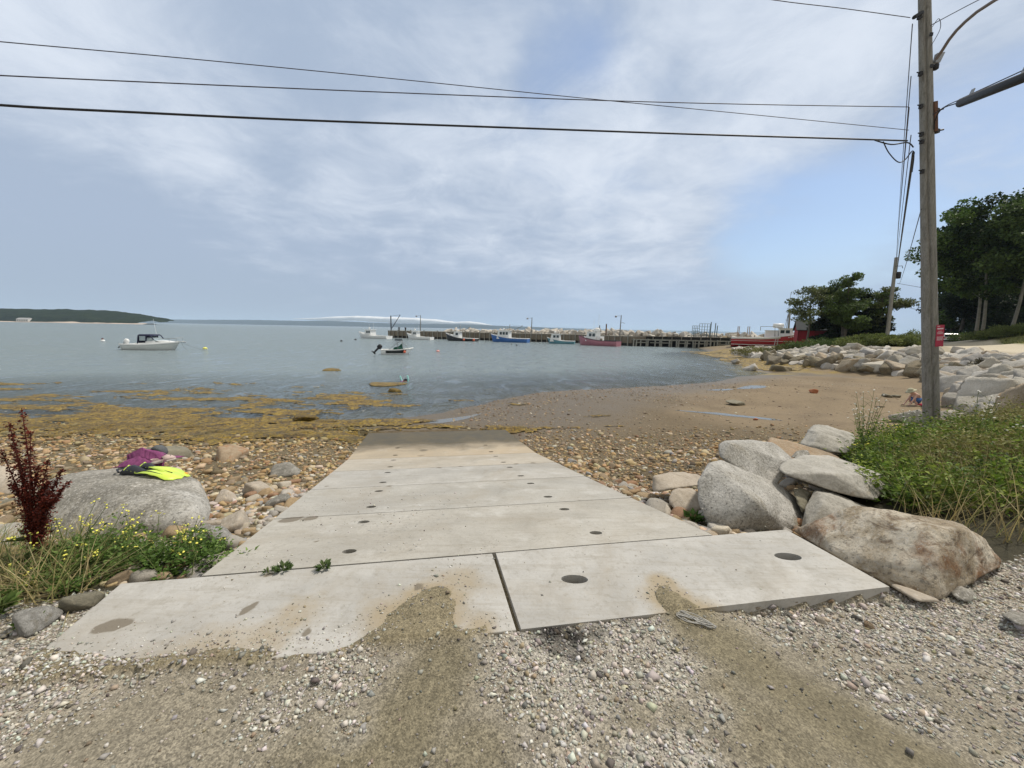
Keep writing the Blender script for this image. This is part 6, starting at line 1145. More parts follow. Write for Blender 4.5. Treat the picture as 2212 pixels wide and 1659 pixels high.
def lobster(px, py, L, rz, label, hullm, B=None, hs=.75, hb=1.55, cab=(.05, .30), ch=1.5, winn=2, mast=None, boom=False, rail=None, extras=None, cw=.72, stripe=None, name='fishing_boat'):
    p = onz(px, py, 0); B = B or L*.33; t = thing(name, label, 'boat', (p.x, p.y, 0), rz); Rg = boat_hull(t, L, B, hs, hb, hullm, .6, .25, rail, stripe=stripe); x0, x1 = L*cab[0], L*cab[1]; zd = hs-.15
    cabin(t, x0, x1, B*cw, zd, ch, gelw, .35, winn)
    q = MB(); q.loft([[Vector((x1-.3, -B*.28, hs+.10)), Vector((x1-.3, B*.28, hs+.10)), Vector((x1-.3, B*.24, hs+.50)), Vector((x1-.3, -B*.24, hs+.50))], [Vector((L*.36, -.07, hb*.84)), Vector((L*.36, .07, hb*.84)), Vector((L*.36, .06, hb*.88)), Vector((L*.36, -.06, hb*.88))]]); q.build('foredeck', gelw, t)
    zr = zd+ch+.08; q = MB(); q.lathe([(.05, 0), (.25, .04), (.25, .2), (.1, .26)], ((x0+x1)/2+.1, 0, zr+.25), 10); q.tube([((x0+x1)/2+.1, 0, zr-.02), ((x0+x1)/2+.1, 0, zr+.27)], .07, 6); q.build('radar', gelw, t)
    for k in range(2): q = MB(); q.tube([(x0+.3+.5*k, (-.5, .5)[k], zr-.02), (x0+.2+.5*k, (-.5, .5)[k], zr+(mast or 1.6)*(1, .7)[k])], .022, 5); q.build('antenna', gelw, t)
    if boom: q = MB(); q.tube([(x0+.1, 0, zd), (x0+.1, 0, zr+1.3)], .07, 6); q.build('mast', pg, t); q = MB(); q.tube([(x0, 0, zr-.3), (x0-L*.34, .3, zr+1.1)], .06, 6); q.build('boom', pg, t); q = MB(); q.tube([(x0+.1, 0, zr+1.25), (x0-L*.33, .3, zr+1.1)], .02, 4); q.build('stay', pg, t)
    if extras: extras(t, L, B, hs, zr, x0, x1)
    return t
AW = math.atan2(.32, -.95)
def ex_grid(t, L, B, hs, zr, x0, x1):
    q = MB(); q.box((x0-.35, 0, hs+.45), (.5, B*.5, .7)); q.build('engine_box', gelw, t)
def ex_buoy(t, L, B, hs, zr, x0, x1):
    for x_ in (-L*.18, -L*.49): q = MB(); q.lathe([(.03, -.28), (.22, -.16), (.27, 0), (.2, .16), (.05, .26)], (x_, B/2*.98+.18, hs*.55), 9); q.build('fender', orangeb, t)
lobster(808, 731, 9.0, AW, 'white fishing boat leftmost of the row, moored at the wharf end', gelw, hs=.62, hb=1.55, cab=(.02, .24), ch=1.6, winn=3, mast=1.9)
lobster(906, 733.5, 6.9, AW, 'small white fishing boat second from the left in the row', gelw, hs=.60, hb=1.5, cab=(.04, .28), ch=1.5, winn=3, mast=1.3)
lobster(996, 736.5, 7.8, AW, 'black-hulled fishing boat with white rail and orange buoys', paint('hull_black', (.03, .032, .035)), hs=.62, hb=1.75, cab=(.02, .22), ch=1.6, winn=1, boom=True, extras=ex_buoy)
lobster(1100, 739, 8.9, AW, 'bright blue fishing boat with white wheelhouse and boom', paint('hull_blue', (.045, .155, .44)), hs=.85, hb=1.75, cab=(-.02, .30), ch=1.8, winn=3, boom=True)
lobster(1211, 742.5, 5.9, math.atan2(.30, -.95), 'small teal fishing boat between the blue and pink ones', paint('hull_teal', (.12, .30, .36)), hs=.60, hb=1.25, cab=(.02, .38), ch=1.55, winn=2, mast=.7)
def ex_pink(t, L, B, hs, zr, x0, x1):
    q = MB(); q.lathe([(.1, -.55), (.32, -.5), (.32, .5), (.1, .55)], (x0+.3, 0, zr+.35), 10, Matrix.Rotation(math.pi/2, 3, 'Y')); q.build('life_raft', gelw, t); q = MB(); q.lathe([(.05, 0), (.25, .02), (.3, .35), (.1, .45)], (-L*.12, B*.25, hs), 8); q.build('basket', gt.m, t)
    q = MB(); q.box((x0-.5, 0, hs+.35), (.8, B*.6, .9)); q.build('shelter', gelw, t)
lobster(1291, 746.5, 8.6, math.atan2(.62, -.78), 'faded pink fishing boat nearest on the wharf, its stern turned toward the camera', paint('hull_pink', (.42, .17, .21)), hs=1.0, hb=1.95, cab=(.0, .26), ch=1.75, winn=2, mast=3.4, rail=black, extras=ex_pink)
# big red boat hauled out
p = Vector((atY(1669, 742, 62).x, 62, .98)); rb = thing('red_boat', 'large red and white fishing boat hauled out on land left of the shed', 'boat', p, R(-30)); redp = paint('hull_red', (.40, .022, .03)); L, B = 11.6, 3.4; Rg = boat_hull(rb, L, B, 1.25, 2.55, redp, .6, .25, gelw)
q = MB()
for r in Rg[:10]: pass
q.loft([[r[k].lerp(r[k+1], f) + Vector((0, .045, 0)) for k, f in ((0, .0), (0, .5))] for r in Rg[:9]], False, False, True); o = q.build('white_band', gelw, rb); sm_ = o.modifiers.new('s', 'SOLIDIFY'); sm_.thickness = .03
q = MB(); q.loft([[r[-1].lerp(r[-2], f) + Vector((0, -.045, 0)) for f in (.0, .5)] for r in Rg[:9]], False, False, True); o = q.build('white_band', gelw, rb); sm_ = o.modifiers.new('s', 'SOLIDIFY'); sm_.thickness = .03
for z_, r_ in ((.75, .03), (.2, .045)):
    q = MB(); q.tube([Vector((r[-1].lerp(r[-2], .8 if z_ > .5 else 1).x, r[-2].y-.05, (z_ if z_ > .5 else .15)*(1+.25*max(0, (i-7)/8)))) for i, r in enumerate(Rg[:13])], r_, 5); q.build('stripe', gelw, rb)
q = MB(); q.loft([[Vector((-L*.47, -B*.30, -.25)), Vector((-L*.47, B*.30, -.25)), Vector((-L*.46, .12, -.8)), Vector((-L*.46, -.12, -.8))], [Vector((L*.36, -.25, -.3)), Vector((L*.36, .25, -.3)), Vector((L*.34, .08, -.7)), Vector((L*.34, -.08, -.7))]]); q.build('keel', black, rb)
cabin(rb, .6, 2.6, B*.6, 1.3, 1.45, gelw, .25, 2, .15, wz=(.5, .84)); cabin(rb, -1.2, .5, B*.5, 1.2, 1.2, gelw, .0, 0, .05, front=0)
q = MB(); q.lathe([(.12, -.75), (.36, -.68), (.36, .68), (.12, .75)], (.5, 0, 3.62), 12, Matrix.Rotation(math.pi/2, 3, 'Y')); q.v = [(v[0], v[1], v[2]-.42) for v in q.v]; q.build('life_raft', gelw, rb)
q = MB(); q.tube([(1.6, 0, 2.7), (1.6, 0, 5.6), (1.62, 0, 8.4)], [.05, .04, .015], 6); q.build('antenna', pg, rb)
q = MB(); q.tube([(1.3, -.3, 2.75), (1.6, 0, 5.2)], .03, 5); q.tube([(1.95, .3, 2.75), (1.6, 0, 5.2)], .03, 5); q.tube([(1.3, 0, 4.1), (1.95, 0, 4.1)], .03, 5); q.tube([(1.6, 0, 5.3), (2.4, 0, 5.3), (2.4, 0, 5.0)], .03, 5); q.build('mast_frame', pg, rb)
q = MB(); q.tube([(-1.9, -B*.32, 3.05), (0, -B*.32, 3.05), (.1, -B*.32, 1.5)], .04, 5); q.tube([(-1.9, -B*.32, 3.05), (-1.9, -B*.32, 2.4)], .04, 5); q.build('rail_frame', pg, rb)
for k, xx in enumerate((-5.0, -4.8, -3.6, -3.35)): q = MB(); q.tube([(xx, 0, .9), (xx, 0, 3.05)], .06, 5); q.build('stern_post', simple('post_tan', (.38, .29, .22), .8), rb)
for k in range(11): # painted name on the bow, unreadable at this distance
    i0 = 1.9+k*.26; r0 = Rg[9+int(k*.33)]; y_ = -(B/2*(.86+.14)*max(0.0, 1-max(((i0/L+.5)-.40)/.60, 0)**2.3)**.85)*.985-.03; q = MB(); q.box((i0, y_-.015, 1.42+.075*k), (.15 if k % 3 else .10, .03, .16)); q.build('lettering', gelw, rb)
for xx in (-4.6, -1.5, 2.2):
    for sy in (-1, 1): q = MB(); q.tube([(xx, sy*1.6, -.9), (xx, sy*1.15, .25)], .10, 6); q.build('cradle_prop', gt.m, rb)
q = MB(); q.tube([(-1.4, -2.3, -.95), (-.75, -1.75, 1.4)], .04, 5); q.tube([(-.85, -2.3, -.95), (-.4, -1.75, 1.4)], .04, 5)
for k in range(7): q.tube([(-1.4+.09*k, -2.3+.08*k, -.7+.3*k), (-.85+.065*k, -2.3+.08*k, -.7+.3*k)], .025, 4)
lad = q.build('ladder', simple('ladder_metal', (.5, .5, .5), .5), None); lad.location = rb.location; tag(lad, 'thin ladder leaning against the side of the large red boat', 'ladder')
# cuddy cabin boat at its mooring
p = onz(334, 755.5, 0); cb = thing('motor_boat', 'white cabin motor boat with navy canopy and outboard, moored in the bay', 'boat', (p.x, p.y, 0), R(2)); cb.scale = (.92, .92, .92); L, B = 6.0, 2.3; Rg = boat_hull(cb, L, B, .62, .98, simple('hull_offwhite', (.60, .62, .60), .35, .06, 2), .75, .05, gelw, stripe=None)
q = MB(); q.tube([r[-1]+Vector((0, -.03, -.05)) for r in Rg], .05, 6); q.tube([r[0]+Vector((0, .03, -.05)) for r in Rg], .05, 6); q.build('rub_rail', gelw, cb)
q = MB(); q.tube([r[-1].lerp(r[-2], .30)+Vector((0, -.035, 0)) for r in Rg], .016, 5); q.build('pinstripe', simple('pinstripe_grey', (.22, .25, .26), .5), cb)
sec = []
for x_, w_, h_ in ((-.25, .92, .46), (.6, .90, .44), (1.4, .74, .34), (2.1, .46, .20), (2.55, .2, .07)): zb = .60+.30*max(0, (x_+.9)/3.9)**1.5; sec.append([Vector((x_, -w_, zb)), Vector((x_, w_, zb)), Vector((x_, w_*.82, zb+h_)), Vector((x_, -w_*.82, zb+h_))])
q = MB(); q.loft(sec); cud = q.build('cuddy', gelw, cb, bevel=.05)
for sy in (-1, 1): q = MB(); q.box((1.05, sy*.80, 1.00), (.30, .05, .06), sy*-.10); q.build('porthole', glassm, cb)
for sy in (-1, 1):
    q = MB(); q.box((-1.6, sy*.98, .66), (2.8, .20, .13)); q.build('coaming', gelw, cb)
q = MB(); q.loft([[Vector((.95, -.72, 1.06)), Vector((.95, .72, 1.06)), Vector((-.1, .82, 1.04)), Vector((-.1, -.82, 1.04))], [Vector((.30, -.60, 1.42)), Vector((.30, .60, 1.42)), Vector((-.1, .70, 1.42)), Vector((-.1, -.70, 1.42))]]); q.build('windshield', simple('windshield_glass', (.28, .34, .36), .1, .1, 4, 0, spec=.7), cb)
navy = simple('canvas_navy', (.018, .020, .055), .8, .2, 9); clear = simple('clear_vinyl', (.36, .43, .46), .25, .1, 4, 0)
q = MB(); q.loft([[Vector((-1.0, -.80, 1.66)), Vector((.30, -.72, 1.64)), Vector((.30, .72, 1.64)), Vector((-1.0, .80, 1.66))], [Vector((-.96, -.70, 1.80)), Vector((.26, -.62, 1.78)), Vector((.26, .62, 1.78)), Vector((-.96, .70, 1.80))]]); q.build('canopy', navy, cb)
for sy in (-1, 1):
    for a, b in (((-1.12, .84, .74), (-.98, .79, 1.7)), ((-.15, .84, 1.0), (-.15, .76, 1.7)), ((.62, .70, 1.2), (.28, .70, 1.68))): q = MB(); q.tube([(a[0], sy*a[1], a[2]), (b[0], sy*b[1], b[2])], .05, 6); q.build('canopy_post', navy, cb)
    q = MB(); q.add([(-.92, sy*.78, 1.08), (-.2, sy*.78, 1.08), (-.2, sy*.74, 1.6), (-.9, sy*.76, 1.6)], [(0, 1, 2, 3)]); o = q.build('side_curtain', clear, cb); s2 = o.modifiers.new('s', 'SOLIDIFY'); s2.thickness = .01
q = MB(); q.box((-1.06, 0, 1.22), (.05, 1.5, .85)); q.build('rear_curtain', navy, cb)
q = MB(); q.box((3.05, 0, 1.02), (.75, .32, .06)); q.tube([(3.3, 0, 1.05), (3.62, 0, 1.0)], .03, 5); q.build('bow_pulpit', gelw, cb); q = MB(); q.tube([(3.3, 0, .98), (3.66, .0, .93)], .035, 5); q.tube([(3.66, -.12, .97), (3.66, .12, .97)], .03, 5); q.build('anchor', steel, cb)
q = MB(); q.tube([(1.1, -.72, 1.26), (2.2, -.5, 1.38), (3.35, 0, 1.46), (2.2, .5, 1.38), (1.1, .72, 1.26)], .020, 5); 
for x_, y_ in ((2.2, -.5), (2.2, .5), (3.3, 0)): q.tube([(x_, y_, 1.0), (x_, y_, 1.40)], .016, 5)
q.build('bow_rail', steel, cb); q = MB(); q.tube([(-.2, .76, 1.1), (-.42, .76, 3.6)], [.022, .010], 5); q.build('antenna', gelw, cb)
def outboard(t, x, z, s, cowlm, legm, tilt=.25):
    ob = MB(); M = Matrix.Rotation(-tilt, 3, 'Y'); ob.lathe([(.08, 0), (.24, .05), (.27, .3), (.22, .52), (.10, .60)], (0, 0, 0), 12); ob.v = [tuple(Vector((x, 0, z))+M@(Vector((v[0]*1.15, v[1]*.75, v[2]))*s)) for v in ob.v]; o = ob.build('engine_cowl', cowlm, t); lg = MB(); lg.box((0, 0, -.35), (.22, .14, .75), taper=1.2); lg.box((-.02, 0, -.72), (.45, .05, .05)); lg.lathe([(.03, -.28), (.07, -.1), (.07, .2), (.02, .28)], (-.02, 0, -.80), 8, Matrix.Rotation(math.pi/2, 3, 'Y')); lg.v = [tuple(Vector((x, 0, z))+M@(Vector(v)*s)) for v in lg.v]; o2 = lg.build('engine_leg', legm, t)
    pr = MB(); 
    for k in range(3): a = k*2.09; pr.box((-.34, .10*math.cos(a), -.80+.10*math.sin(a)), (.03, .16 if abs(math.cos(a)) > .5 else .06, .16 if abs(math.sin(a)) > .5 else .07), 0, 0, a)
    pr.v = [tuple(Vector((x, 0, z))+M@(Vector(v)*s)) for v in pr.v]; pr.build('propeller', legm, t)
outboard(cb, -3.25, .72, .95, gelw, black, -.62)
q = MB(); q.tube([(3.1, 0, .95), (3.5, -.1, .30), (3.9, -.2, .0)], .016, 4); q.tube([(3.1, 0, .95), (4.4, -.05, .4), (5.8, -.1, .02)], .016, 4); ml = q.build('mooring_line', simple('rope_grey', (.2, .22, .2), .8), cb)
# small black runabout
p = onz(859, 765, 0); sbt = thing('motor_boat', 'small black and white open boat with green seat cover and black outboard', 'boat', (p.x, p.y, 0), R(14)); L, B = 3.3, 1.45; Rg = boat_hull(sbt, L, B, .46, .66, gelw, .55, .10, gelw)
for s_ in (0, -1):
    k1_, k2_ = (0, 1) if s_ == 0 else (-1, -2); q = MB(); o_ = Vector((0, .045 if s_ == 0 else -.045, 0)); q.loft([[r[k1_].lerp(r[k2_], f)+o_ for f in (.22, 1.0)]+[r[k2_].lerp(r[2 if s_ == 0 else -3], .85)+o_] for r in Rg[2:12]], False, False, True); o = q.build('black_panel', simple('gel_black', (.02, .022, .022), .3, .1, 4, 0), sbt); s2 = o.modifiers.new('s', 'SOLIDIFY'); s2.thickness = .02
grn = simple('cover_green', (.012, .085, .055), .8, .3, 12, .3); q = MB(); q.loft([[Vector((-.5, -.5, .38)), Vector((.55, -.5, .38)), Vector((.55, .5, .38)), Vector((-.5, .5, .38))], [Vector((-.35, -.45, .72)), Vector((.55, -.42, .74)), Vector((.55, .42, .74)), Vector((-.35, .45, .72))], [Vector((.1, -.32, .82)), Vector((.50, -.32, 1.20)), Vector((.50, .32, 1.20)), Vector((.1, .32, .82))]]); q.build('seat_cover', grn, sbt, bevel=.04)
for x_ in (.10, .62):
    q = MB(); q.tube([(x_, -.72, .5), (x_-.18, -.66, 1.45), (x_-.2, 0, 1.56), (x_-.18, .66, 1.45), (x_, .72, .5)], .022, 6); q.build('canopy_frame', steel, sbt)
q = MB(); q.tube([(-.9, -.72, .5), (.42, -.62, 1.5)], .018, 5); q.tube([(-.9, .72, .5), (.42, .62, 1.5)], .018, 5); q.tube([(1.15, -.6, .6), (.42, -.64, 1.48)], .014, 5); q.tube([(1.15, .6, .6), (.42, .64, 1.48)], .014, 5); q.build('canopy_strut', steel, sbt)
q = MB(); q.loft([[Vector((-.25, -.68, 1.46)), Vector((-.25, 0, 1.58)), Vector((-.25, .68, 1.46)), Vector((-.22, 0, 1.66))], [Vector((.52, -.66, 1.44)), Vector((.52, 0, 1.55)), Vector((.52, .66, 1.44)), Vector((.48, 0, 1.63))]]); q.build('canopy', simple('canvas_dark', (.012, .022, .03), .8), sbt)
q = MB(); q.lathe([(.03, -.15), (.13, -.08), (.15, 0), (.1, .1), (.03, .15)], (.75, -.82, .30), 9); q.build('fender', orangeb, sbt); outboard(sbt, -1.98, .62, .82, black, black, -.75)
# buoys
def buoy(px, py, r, mat, label, top=None, nm='mooring_buoy', flat=.75):
    p = onz(px, py+r*.3, 0); s = r*p.y/831; t = thing(nm, label, 'buoy', (p.x, p.y, 0)); q = MB(); q.lathe([(.05*s, -.9*s*flat), (.7*s, -.65*s*flat), (s, -.1*s*flat), (.92*s, .4*s*flat), (.5*s, .85*s*flat), (.1*s, s*flat)], (0, 0, s*.25), 14); q.build('float', mat, t)
    q = MB(); q.tube([(0, 0, s*flat), (0, 0, s*(flat+.5))], .12*s, 6); q.build('ring', black if top is None else top, t); return t
buoy(443, 752.5, 4.3, simple('buoy_yellow', (.80, .78, .20), .5, .05, 9), 'yellow mooring buoy right of the white cabin boat')
t = buoy(222, 736, 4.0, gelw, 'white buoy with a dark bird-like top, far left of the cabin boat'); q = MB(); q.lathe([(.04, 0), (.13, .05), (.14, .2), (.05, .34)], (0, 0, .15), 8); q.build('dark_top', simple('dark_red', (.08, .02, .02), .8), t)
buoy(946, 758.5, 3.8, simple('buoy_pink', (.78, .36, .32), .5, .1, 9), 'pale pink-orange buoy right of the small black boat')
buoy(737.5, 736.5, 2.6, black, 'black buoy, left of two in front of the first white fishing boat'); buoy(768, 733.5, 2.4, black, 'black buoy close below the bow of the first white fishing boat'); buoy(1116, 745.5, 2.2, black, 'dark little buoy in front of the blue boat stern'); buoy(1105, 741.5+2, 1.6, black, 'tiny dark float below the blue boat')
# swimmer's pool noodle
p = onz(873, 824, 0); pn = thing('pool_noodle', 'turquoise pool noodle with both ends sticking up out of the water', 'pool toy', (p.x, p.y, 0)); s = p.y/831; nm_ = simple('foam_turquoise', (.38, .78, .74), .7, .05, 8); q = MB(); q.tube([(-8.5*s, 0, 12*s), (-7*s, 0, 7*s), (-5*s, 0, 1.5*s), (-2*s, .02, -.10), (4*s, .02, -.12), (8.5*s, 0, .5*s), (9.2*s, 0, 5*s), (7.2*s, 0, 13.5*s)], .040, 8); q.build('foam_tube', nm_, pn)
hd = thing('person', 'swimmer low in the water inside the turquoise pool noodle, dark hair, purple suit', 'person', (p.x, p.y, 0)); q = MB(); q.lathe([(.02, -.12), (.09, -.08), (.105, .0), (.085, .07), (.02, .11)], (3*s, .0, .03), 14); q.loft([[Vector((-.20, -.06, -.06)), Vector((-.20, .06, -.06)), Vector((-.2, .0, .03))], [Vector((.0, -.1, -.1)), Vector((.0, .1, -.1)), Vector((.0, 0, .065))], [Vector((.09, -.06, -.1)), Vector((.09, .06, -.1)), Vector((.09, 0, .04))]], True, True, True); q.build('body', simple('skin_swimmer', (.50, .30, .24), .6), hd); q = MB(); q.lathe([(.10, .0), (.112, .02), (.095, .08), (.02, .125)], (3*s, .012, .03), 14); q.build('hair', simple('hair_black', (.015, .012, .018), .6), hd); q = MB(); q.loft([[Vector((-.21, -.07, -.05)), Vector((-.21, .07, -.05)), Vector((-.21, .0, .045))], [Vector((-.06, -.1, -.05)), Vector((-.06, .1, -.05)), Vector((-.06, 0, .07))]], True, True, True); q.build('swimsuit', simple('suit_purple', (.36, .14, .36), .6), hd)
# ------------------------------------------------------------------ far shores
forest = Mt('far_forest', .95, .1); v = forest.noise(.06, 7, .7); forest.color(forest.ramp(v, [(.3, (.006, .012, .005)), (.5, (.012, .022, .008)), (.7, (.022, .034, .012))])); forest.bump(v, 1, 4)
def ridge(name, pts, Yd, depth, ground, mat, bump_, label=None, jag=1.0, nx_=700):
    """a wooded ridge: pts (px, py) of the crest at distance Yd"""
    A_ = [atY(a, b, Yd) for a, b in pts]; xs = np.linspace(A_[0].x, A_[-1].x, nx_); zc = np.interp(xs, [a.x for a in A_], [a.z for a in A_]); V = []; nyy = 14
    for j in range(nyy):
        t = j/(nyy-1); prof = math.sin(min(1, t*1.35)*math.pi/2)**.6 if t < .75 else 1-(t-.75)*1.2
        y = Yd+depth*(t-.5)*np.clip((zc-ground)/10, .04, 1); xx = xs; z = ground+(zc-ground)*prof; z = z+bump_*fbm(np.stack([xx/(jag*9), (y+0*xx)/(jag*9), xx*0], 1), 5, 201, .65)*np.clip(prof*1.4, 0, 1)*(zc > ground+1); z = np.where(t == 0, ground-2, z); V.append(np.stack([xx, y+0*xx, z], 1))
    V = np.concatenate(V); ix = np.arange(nyy*nx_).reshape(nyy, nx_); q = np.stack([ix[:-1, :-1], ix[:-1, 1:], ix[1:, 1:], ix[1:, :-1]], -1).reshape(-1, 4); return tag(link(name, npmesh(name, V, q, True), mat), kind='structure')
ridge('wooded_point', [(-420, 662), (-100, 665), (0, 666), (90, 667), (170, 669), (210, 671), (245, 675), (275, 679), (298, 683), (315, 688), (326, 694)], 640, 120, .8, forest.m, 3.0)
beachm = simple('far_beach', (.40, .33, .27), .9, .35, .02, .0); 
def shorestrip(pxa, pxb, Yd, h, name, mat):
    xs = np.linspace(atY(pxa, 700, Yd).x, atY(pxb, 700, Yd).x, 160); hh = h*(.5+.5*np.abs(n2(xs, xs*0, 1/30, 4, 77))*2); V = np.concatenate([np.stack([xs, xs*0+Yd-14, xs*0-.6], 1), np.stack([xs, xs*0+Yd-3, hh], 1), np.stack([xs, xs*0+Yd+6, hh+.2], 1), np.stack([xs, xs*0+Yd+20, xs*0-1], 1)]); n = 160; q = np.array([[j*n+i, j*n+i+1, (j+1)*n+i+1, (j+1)*n+i] for j in range(3) for i in range(n-1)]); tag(link(name, npmesh(name, V, q, True), mat), kind='structure')
shorestrip(-400, 322, 585, 2.0, 'far_beach', beachm)
farm = Mt('far_hills', .95, .1); v = farm.noise(.004, 6, .6); farm.color(farm.ramp(v, [(.35, (.008, .014, .014)), (.65, (.014, .022, .018))]))
ridge('far_shore', [(250, 690), (330, 690), (420, 690), (520, 690.5), (620, 692.5), (700, 692), (800, 697), (900, 699), (1000, 700), (1060, 703), (1150, 706), (1260, 711.5)], 4200, 600, 1, farm.m, 6, jag=12)
ridge('far_hills', [(-300, 690), (200, 694), (500, 694), (700, 695), (840, 700), (1000, 701), (1150, 706), (1350, 712), (1600, 717), (1900, 722), (2300, 729)], 8200, 800, 1, farm.m, 8, jag=16)
p = atY(38, 689, 575); hs2 = house('house', p.x-9, 580, .9, 17, 8, 3.4, 5.6, .05, simple('house_wall', (.62, .60, .56), .7), simple('house_roof', (.33, .33, .33), .8), 'long pale house low on the wooded point at the far left')
for k in range(5): q = MB(); q.box((2+3.2*k, -.06, 1.9), (1.3, .08, 1.2)); q.build('window', glassm, hs2)
# far white houses on the opposite shore
for k, px in enumerate((792, 809, 846)):
    p = atY(px*.72+0, 706, 3180); 
# fog bank lying over the far shore
fg = bpy.data.materials.new('fog'); fg.use_nodes = True; fn_ = fg.node_tree.nodes; fl_ = fg.node_tree.links; fn_.clear(); fo_ = fn_.new('ShaderNodeOutputMaterial'); fv = fn_.new('ShaderNodeBsdfDiffuse'); fv.inputs['Color'].default_value = (.93, .93, .93, 1); ft = fn_.new('ShaderNodeBsdfTransparent'); fx = fn_.new('ShaderNodeMixShader'); fx.inputs[0].default_value = .30; fl_.new(fv.outputs[0], fx.inputs[1]); fl_.new(ft.outputs[0], fx.inputs[2]); fl_.new(fx.outputs[0], fo_.inputs['Surface'])
FC = [(650, 689, 4), (700, 688.5, 7), (760, 688, 10), (820, 690, 12), (880, 692.5, 12), (930, 694.5, 11), (985, 698, 6), (1015, 698.5, 9), (1045, 701, 6), (1060, 702.5, 3)]
xs = np.linspace(atY(632, 690, 5000).x, atY(1064, 700, 5000).x, 240); cz = np.interp(xs, [atY(a, b, 5000).x for a, b, c in FC], [atY(a, b, 5000).z for a, b, c in FC]); th_ = np.interp(xs, [atY(a, b, 5000).x for a, b, c in FC], [c*5000/831*.5 for a, b, c in FC]); th_ *= np.clip(np.minimum((xs-xs[0])/500, (xs[-1]-xs)/160), 0, 1)**.5+.02; th_ = th_*(1+.28*n2(xs, xs*0, 1/140, 4, 301)); cz = cz+6*n2(xs, xs*0, 1/250, 3, 303)
rings = []
for x_, c_, h_ in zip(xs, cz, th_): rings.append([Vector((x_, 5000+math.cos(a)*max(h_, 1)*4.5, c_+math.sin(a)*h_)) for a in np.linspace(0, 2*math.pi, 12, endpoint=False)])
q = MB(); q.loft(rings, True, True, True); tag(q.build('fog_bank', fg), 'white fog bank lying low over the far shore', 'fog', kind='stuff')
# ------------------------------------------------------------------ things on the boulder
dg = None; bpy.context.view_layer.update()
def on_boulder(px, py, Y0=3.2):
    d = pdir(px, py).normalized(); o = Vector((0, 0, CAMH)); M = BIGB.matrix_world.inverted(); ok, loc, nr, _ = BIGB.ray_cast(M@o, (M.to_3x3()@d).normalized())
    return (BIGB.matrix_world@loc) if ok else atY(px, py, 4.3)
def drop(x, y):
    M = BIGB.matrix_world.inverted(); ok, loc, nr, _ = BIGB.ray_cast(M@Vector((x, y, 4)), Vector((0, 0, -1))); return (BIGB.matrix_world@loc).z if ok else 1.2
lime = simple('fin_lime', (.62, .80, .10), .4, .06, 9, .0); blk = simple('fin_black', (.025, .028, .034), .5, .1, 9); purple = simple('cloth_purple', (.21, .055, .15), .9, .25, 30, .5, 60); pinkf = simple('clog_pale', (.55, .42, .38), .7, .1, 20)
def fin(a, b, label, w=.115, lift=.02, seed=1, hump=.09):
    A, B = Vector(a), Vector(b); d = (B-A); d.z = 0; L = d.length; d.normalize(); n = Vector((-d.y, d.x, 0)); t = thing('swim_fin', label, 'swim fin', A, 0, None)
    def pt(u, v, z): c = A+d*(u*L)+n*v; return Vector((c.x, c.y, drop(c.x, c.y)+z))-A
    # foot pocket
    rg = []
    for u, wd, h in ((.0, .045, .035), (.08, .055, .075), (.2, .055, .085), (.32, .05, .065), (.42, .05, .03), (.50, .05, .012)):
        rg.append([pt(u, -wd, .004), pt(u, -wd*.9, h*.6+.006), pt(u, -wd*.3, h+.008), pt(u, wd*.3, h+.008), pt(u, wd*.9, h*.6+.006), pt(u, wd, .004)])
    q = MB(); q.loft(rg, True, True, True); q.build('foot_pocket', blk, t)
    rg = []
    for i in range(15):
        k = i/14; u = .30+.72*k; wd = w*(.42+.58*min(1, k*1.6))*(1 if k < .86 else math.sqrt(max(.0, 1-((k-.86)/.15)**2))*.9+.1); z = .028*math.sin(k*math.pi)+lift*(1-k)+.010; rg.append([pt(u, -wd, z), pt(u, 0, z+.004), pt(u, wd, z), pt(u, wd, z-.006), pt(u, 0, z-.003), pt(u, -wd, z-.006)])
    q = MB(); q.loft(rg, True, True, True); q.build('blade', lime, t)
    for sgn in (-.45, .5):
        q = MB(); q.tube([pt(.34+.5*k, sgn*w*(.45+.5*min(1, k*1.4)), .040+.022*math.sin(k*math.pi*.9)-.012*k) for k in (0, .25, .5, .75, 1)], .0045, 5); q.build('rib', blk, t)
    for k in range(4):
        q = MB(); u = .10+.07*k; q.tube([pt(u, -.048, .055-.006*k), pt(u+.02, 0, .096-.012*k), pt(u, .048, .055-.006*k)], .006, 5); q.build('lime_band', lime, t)
    q = MB(); q.tube([pt(.0, -.05, .03), pt(-.07, -.03, .05), pt(-.10, 0, .045), pt(-.07, .03, .04), pt(.0, .05, .03)], .010, 6); q.build('heel_strap', blk, t)
    return t
a1, b1 = on_boulder(268, 1022), on_boulder(384, 1034); fin(a1, (b1.x, b1.y-.02, b1.z), 'lime green and black swim fin in front, lying flat on the big boulder')
a2 = a1+Vector((.07, .13, 0)); b2_ = a1.lerp(b1, .86)+Vector((.05, .10, 0)); fin(a2, b2_, 'second swim fin with zebra-like lime bands, behind the front fin', lift=.05)
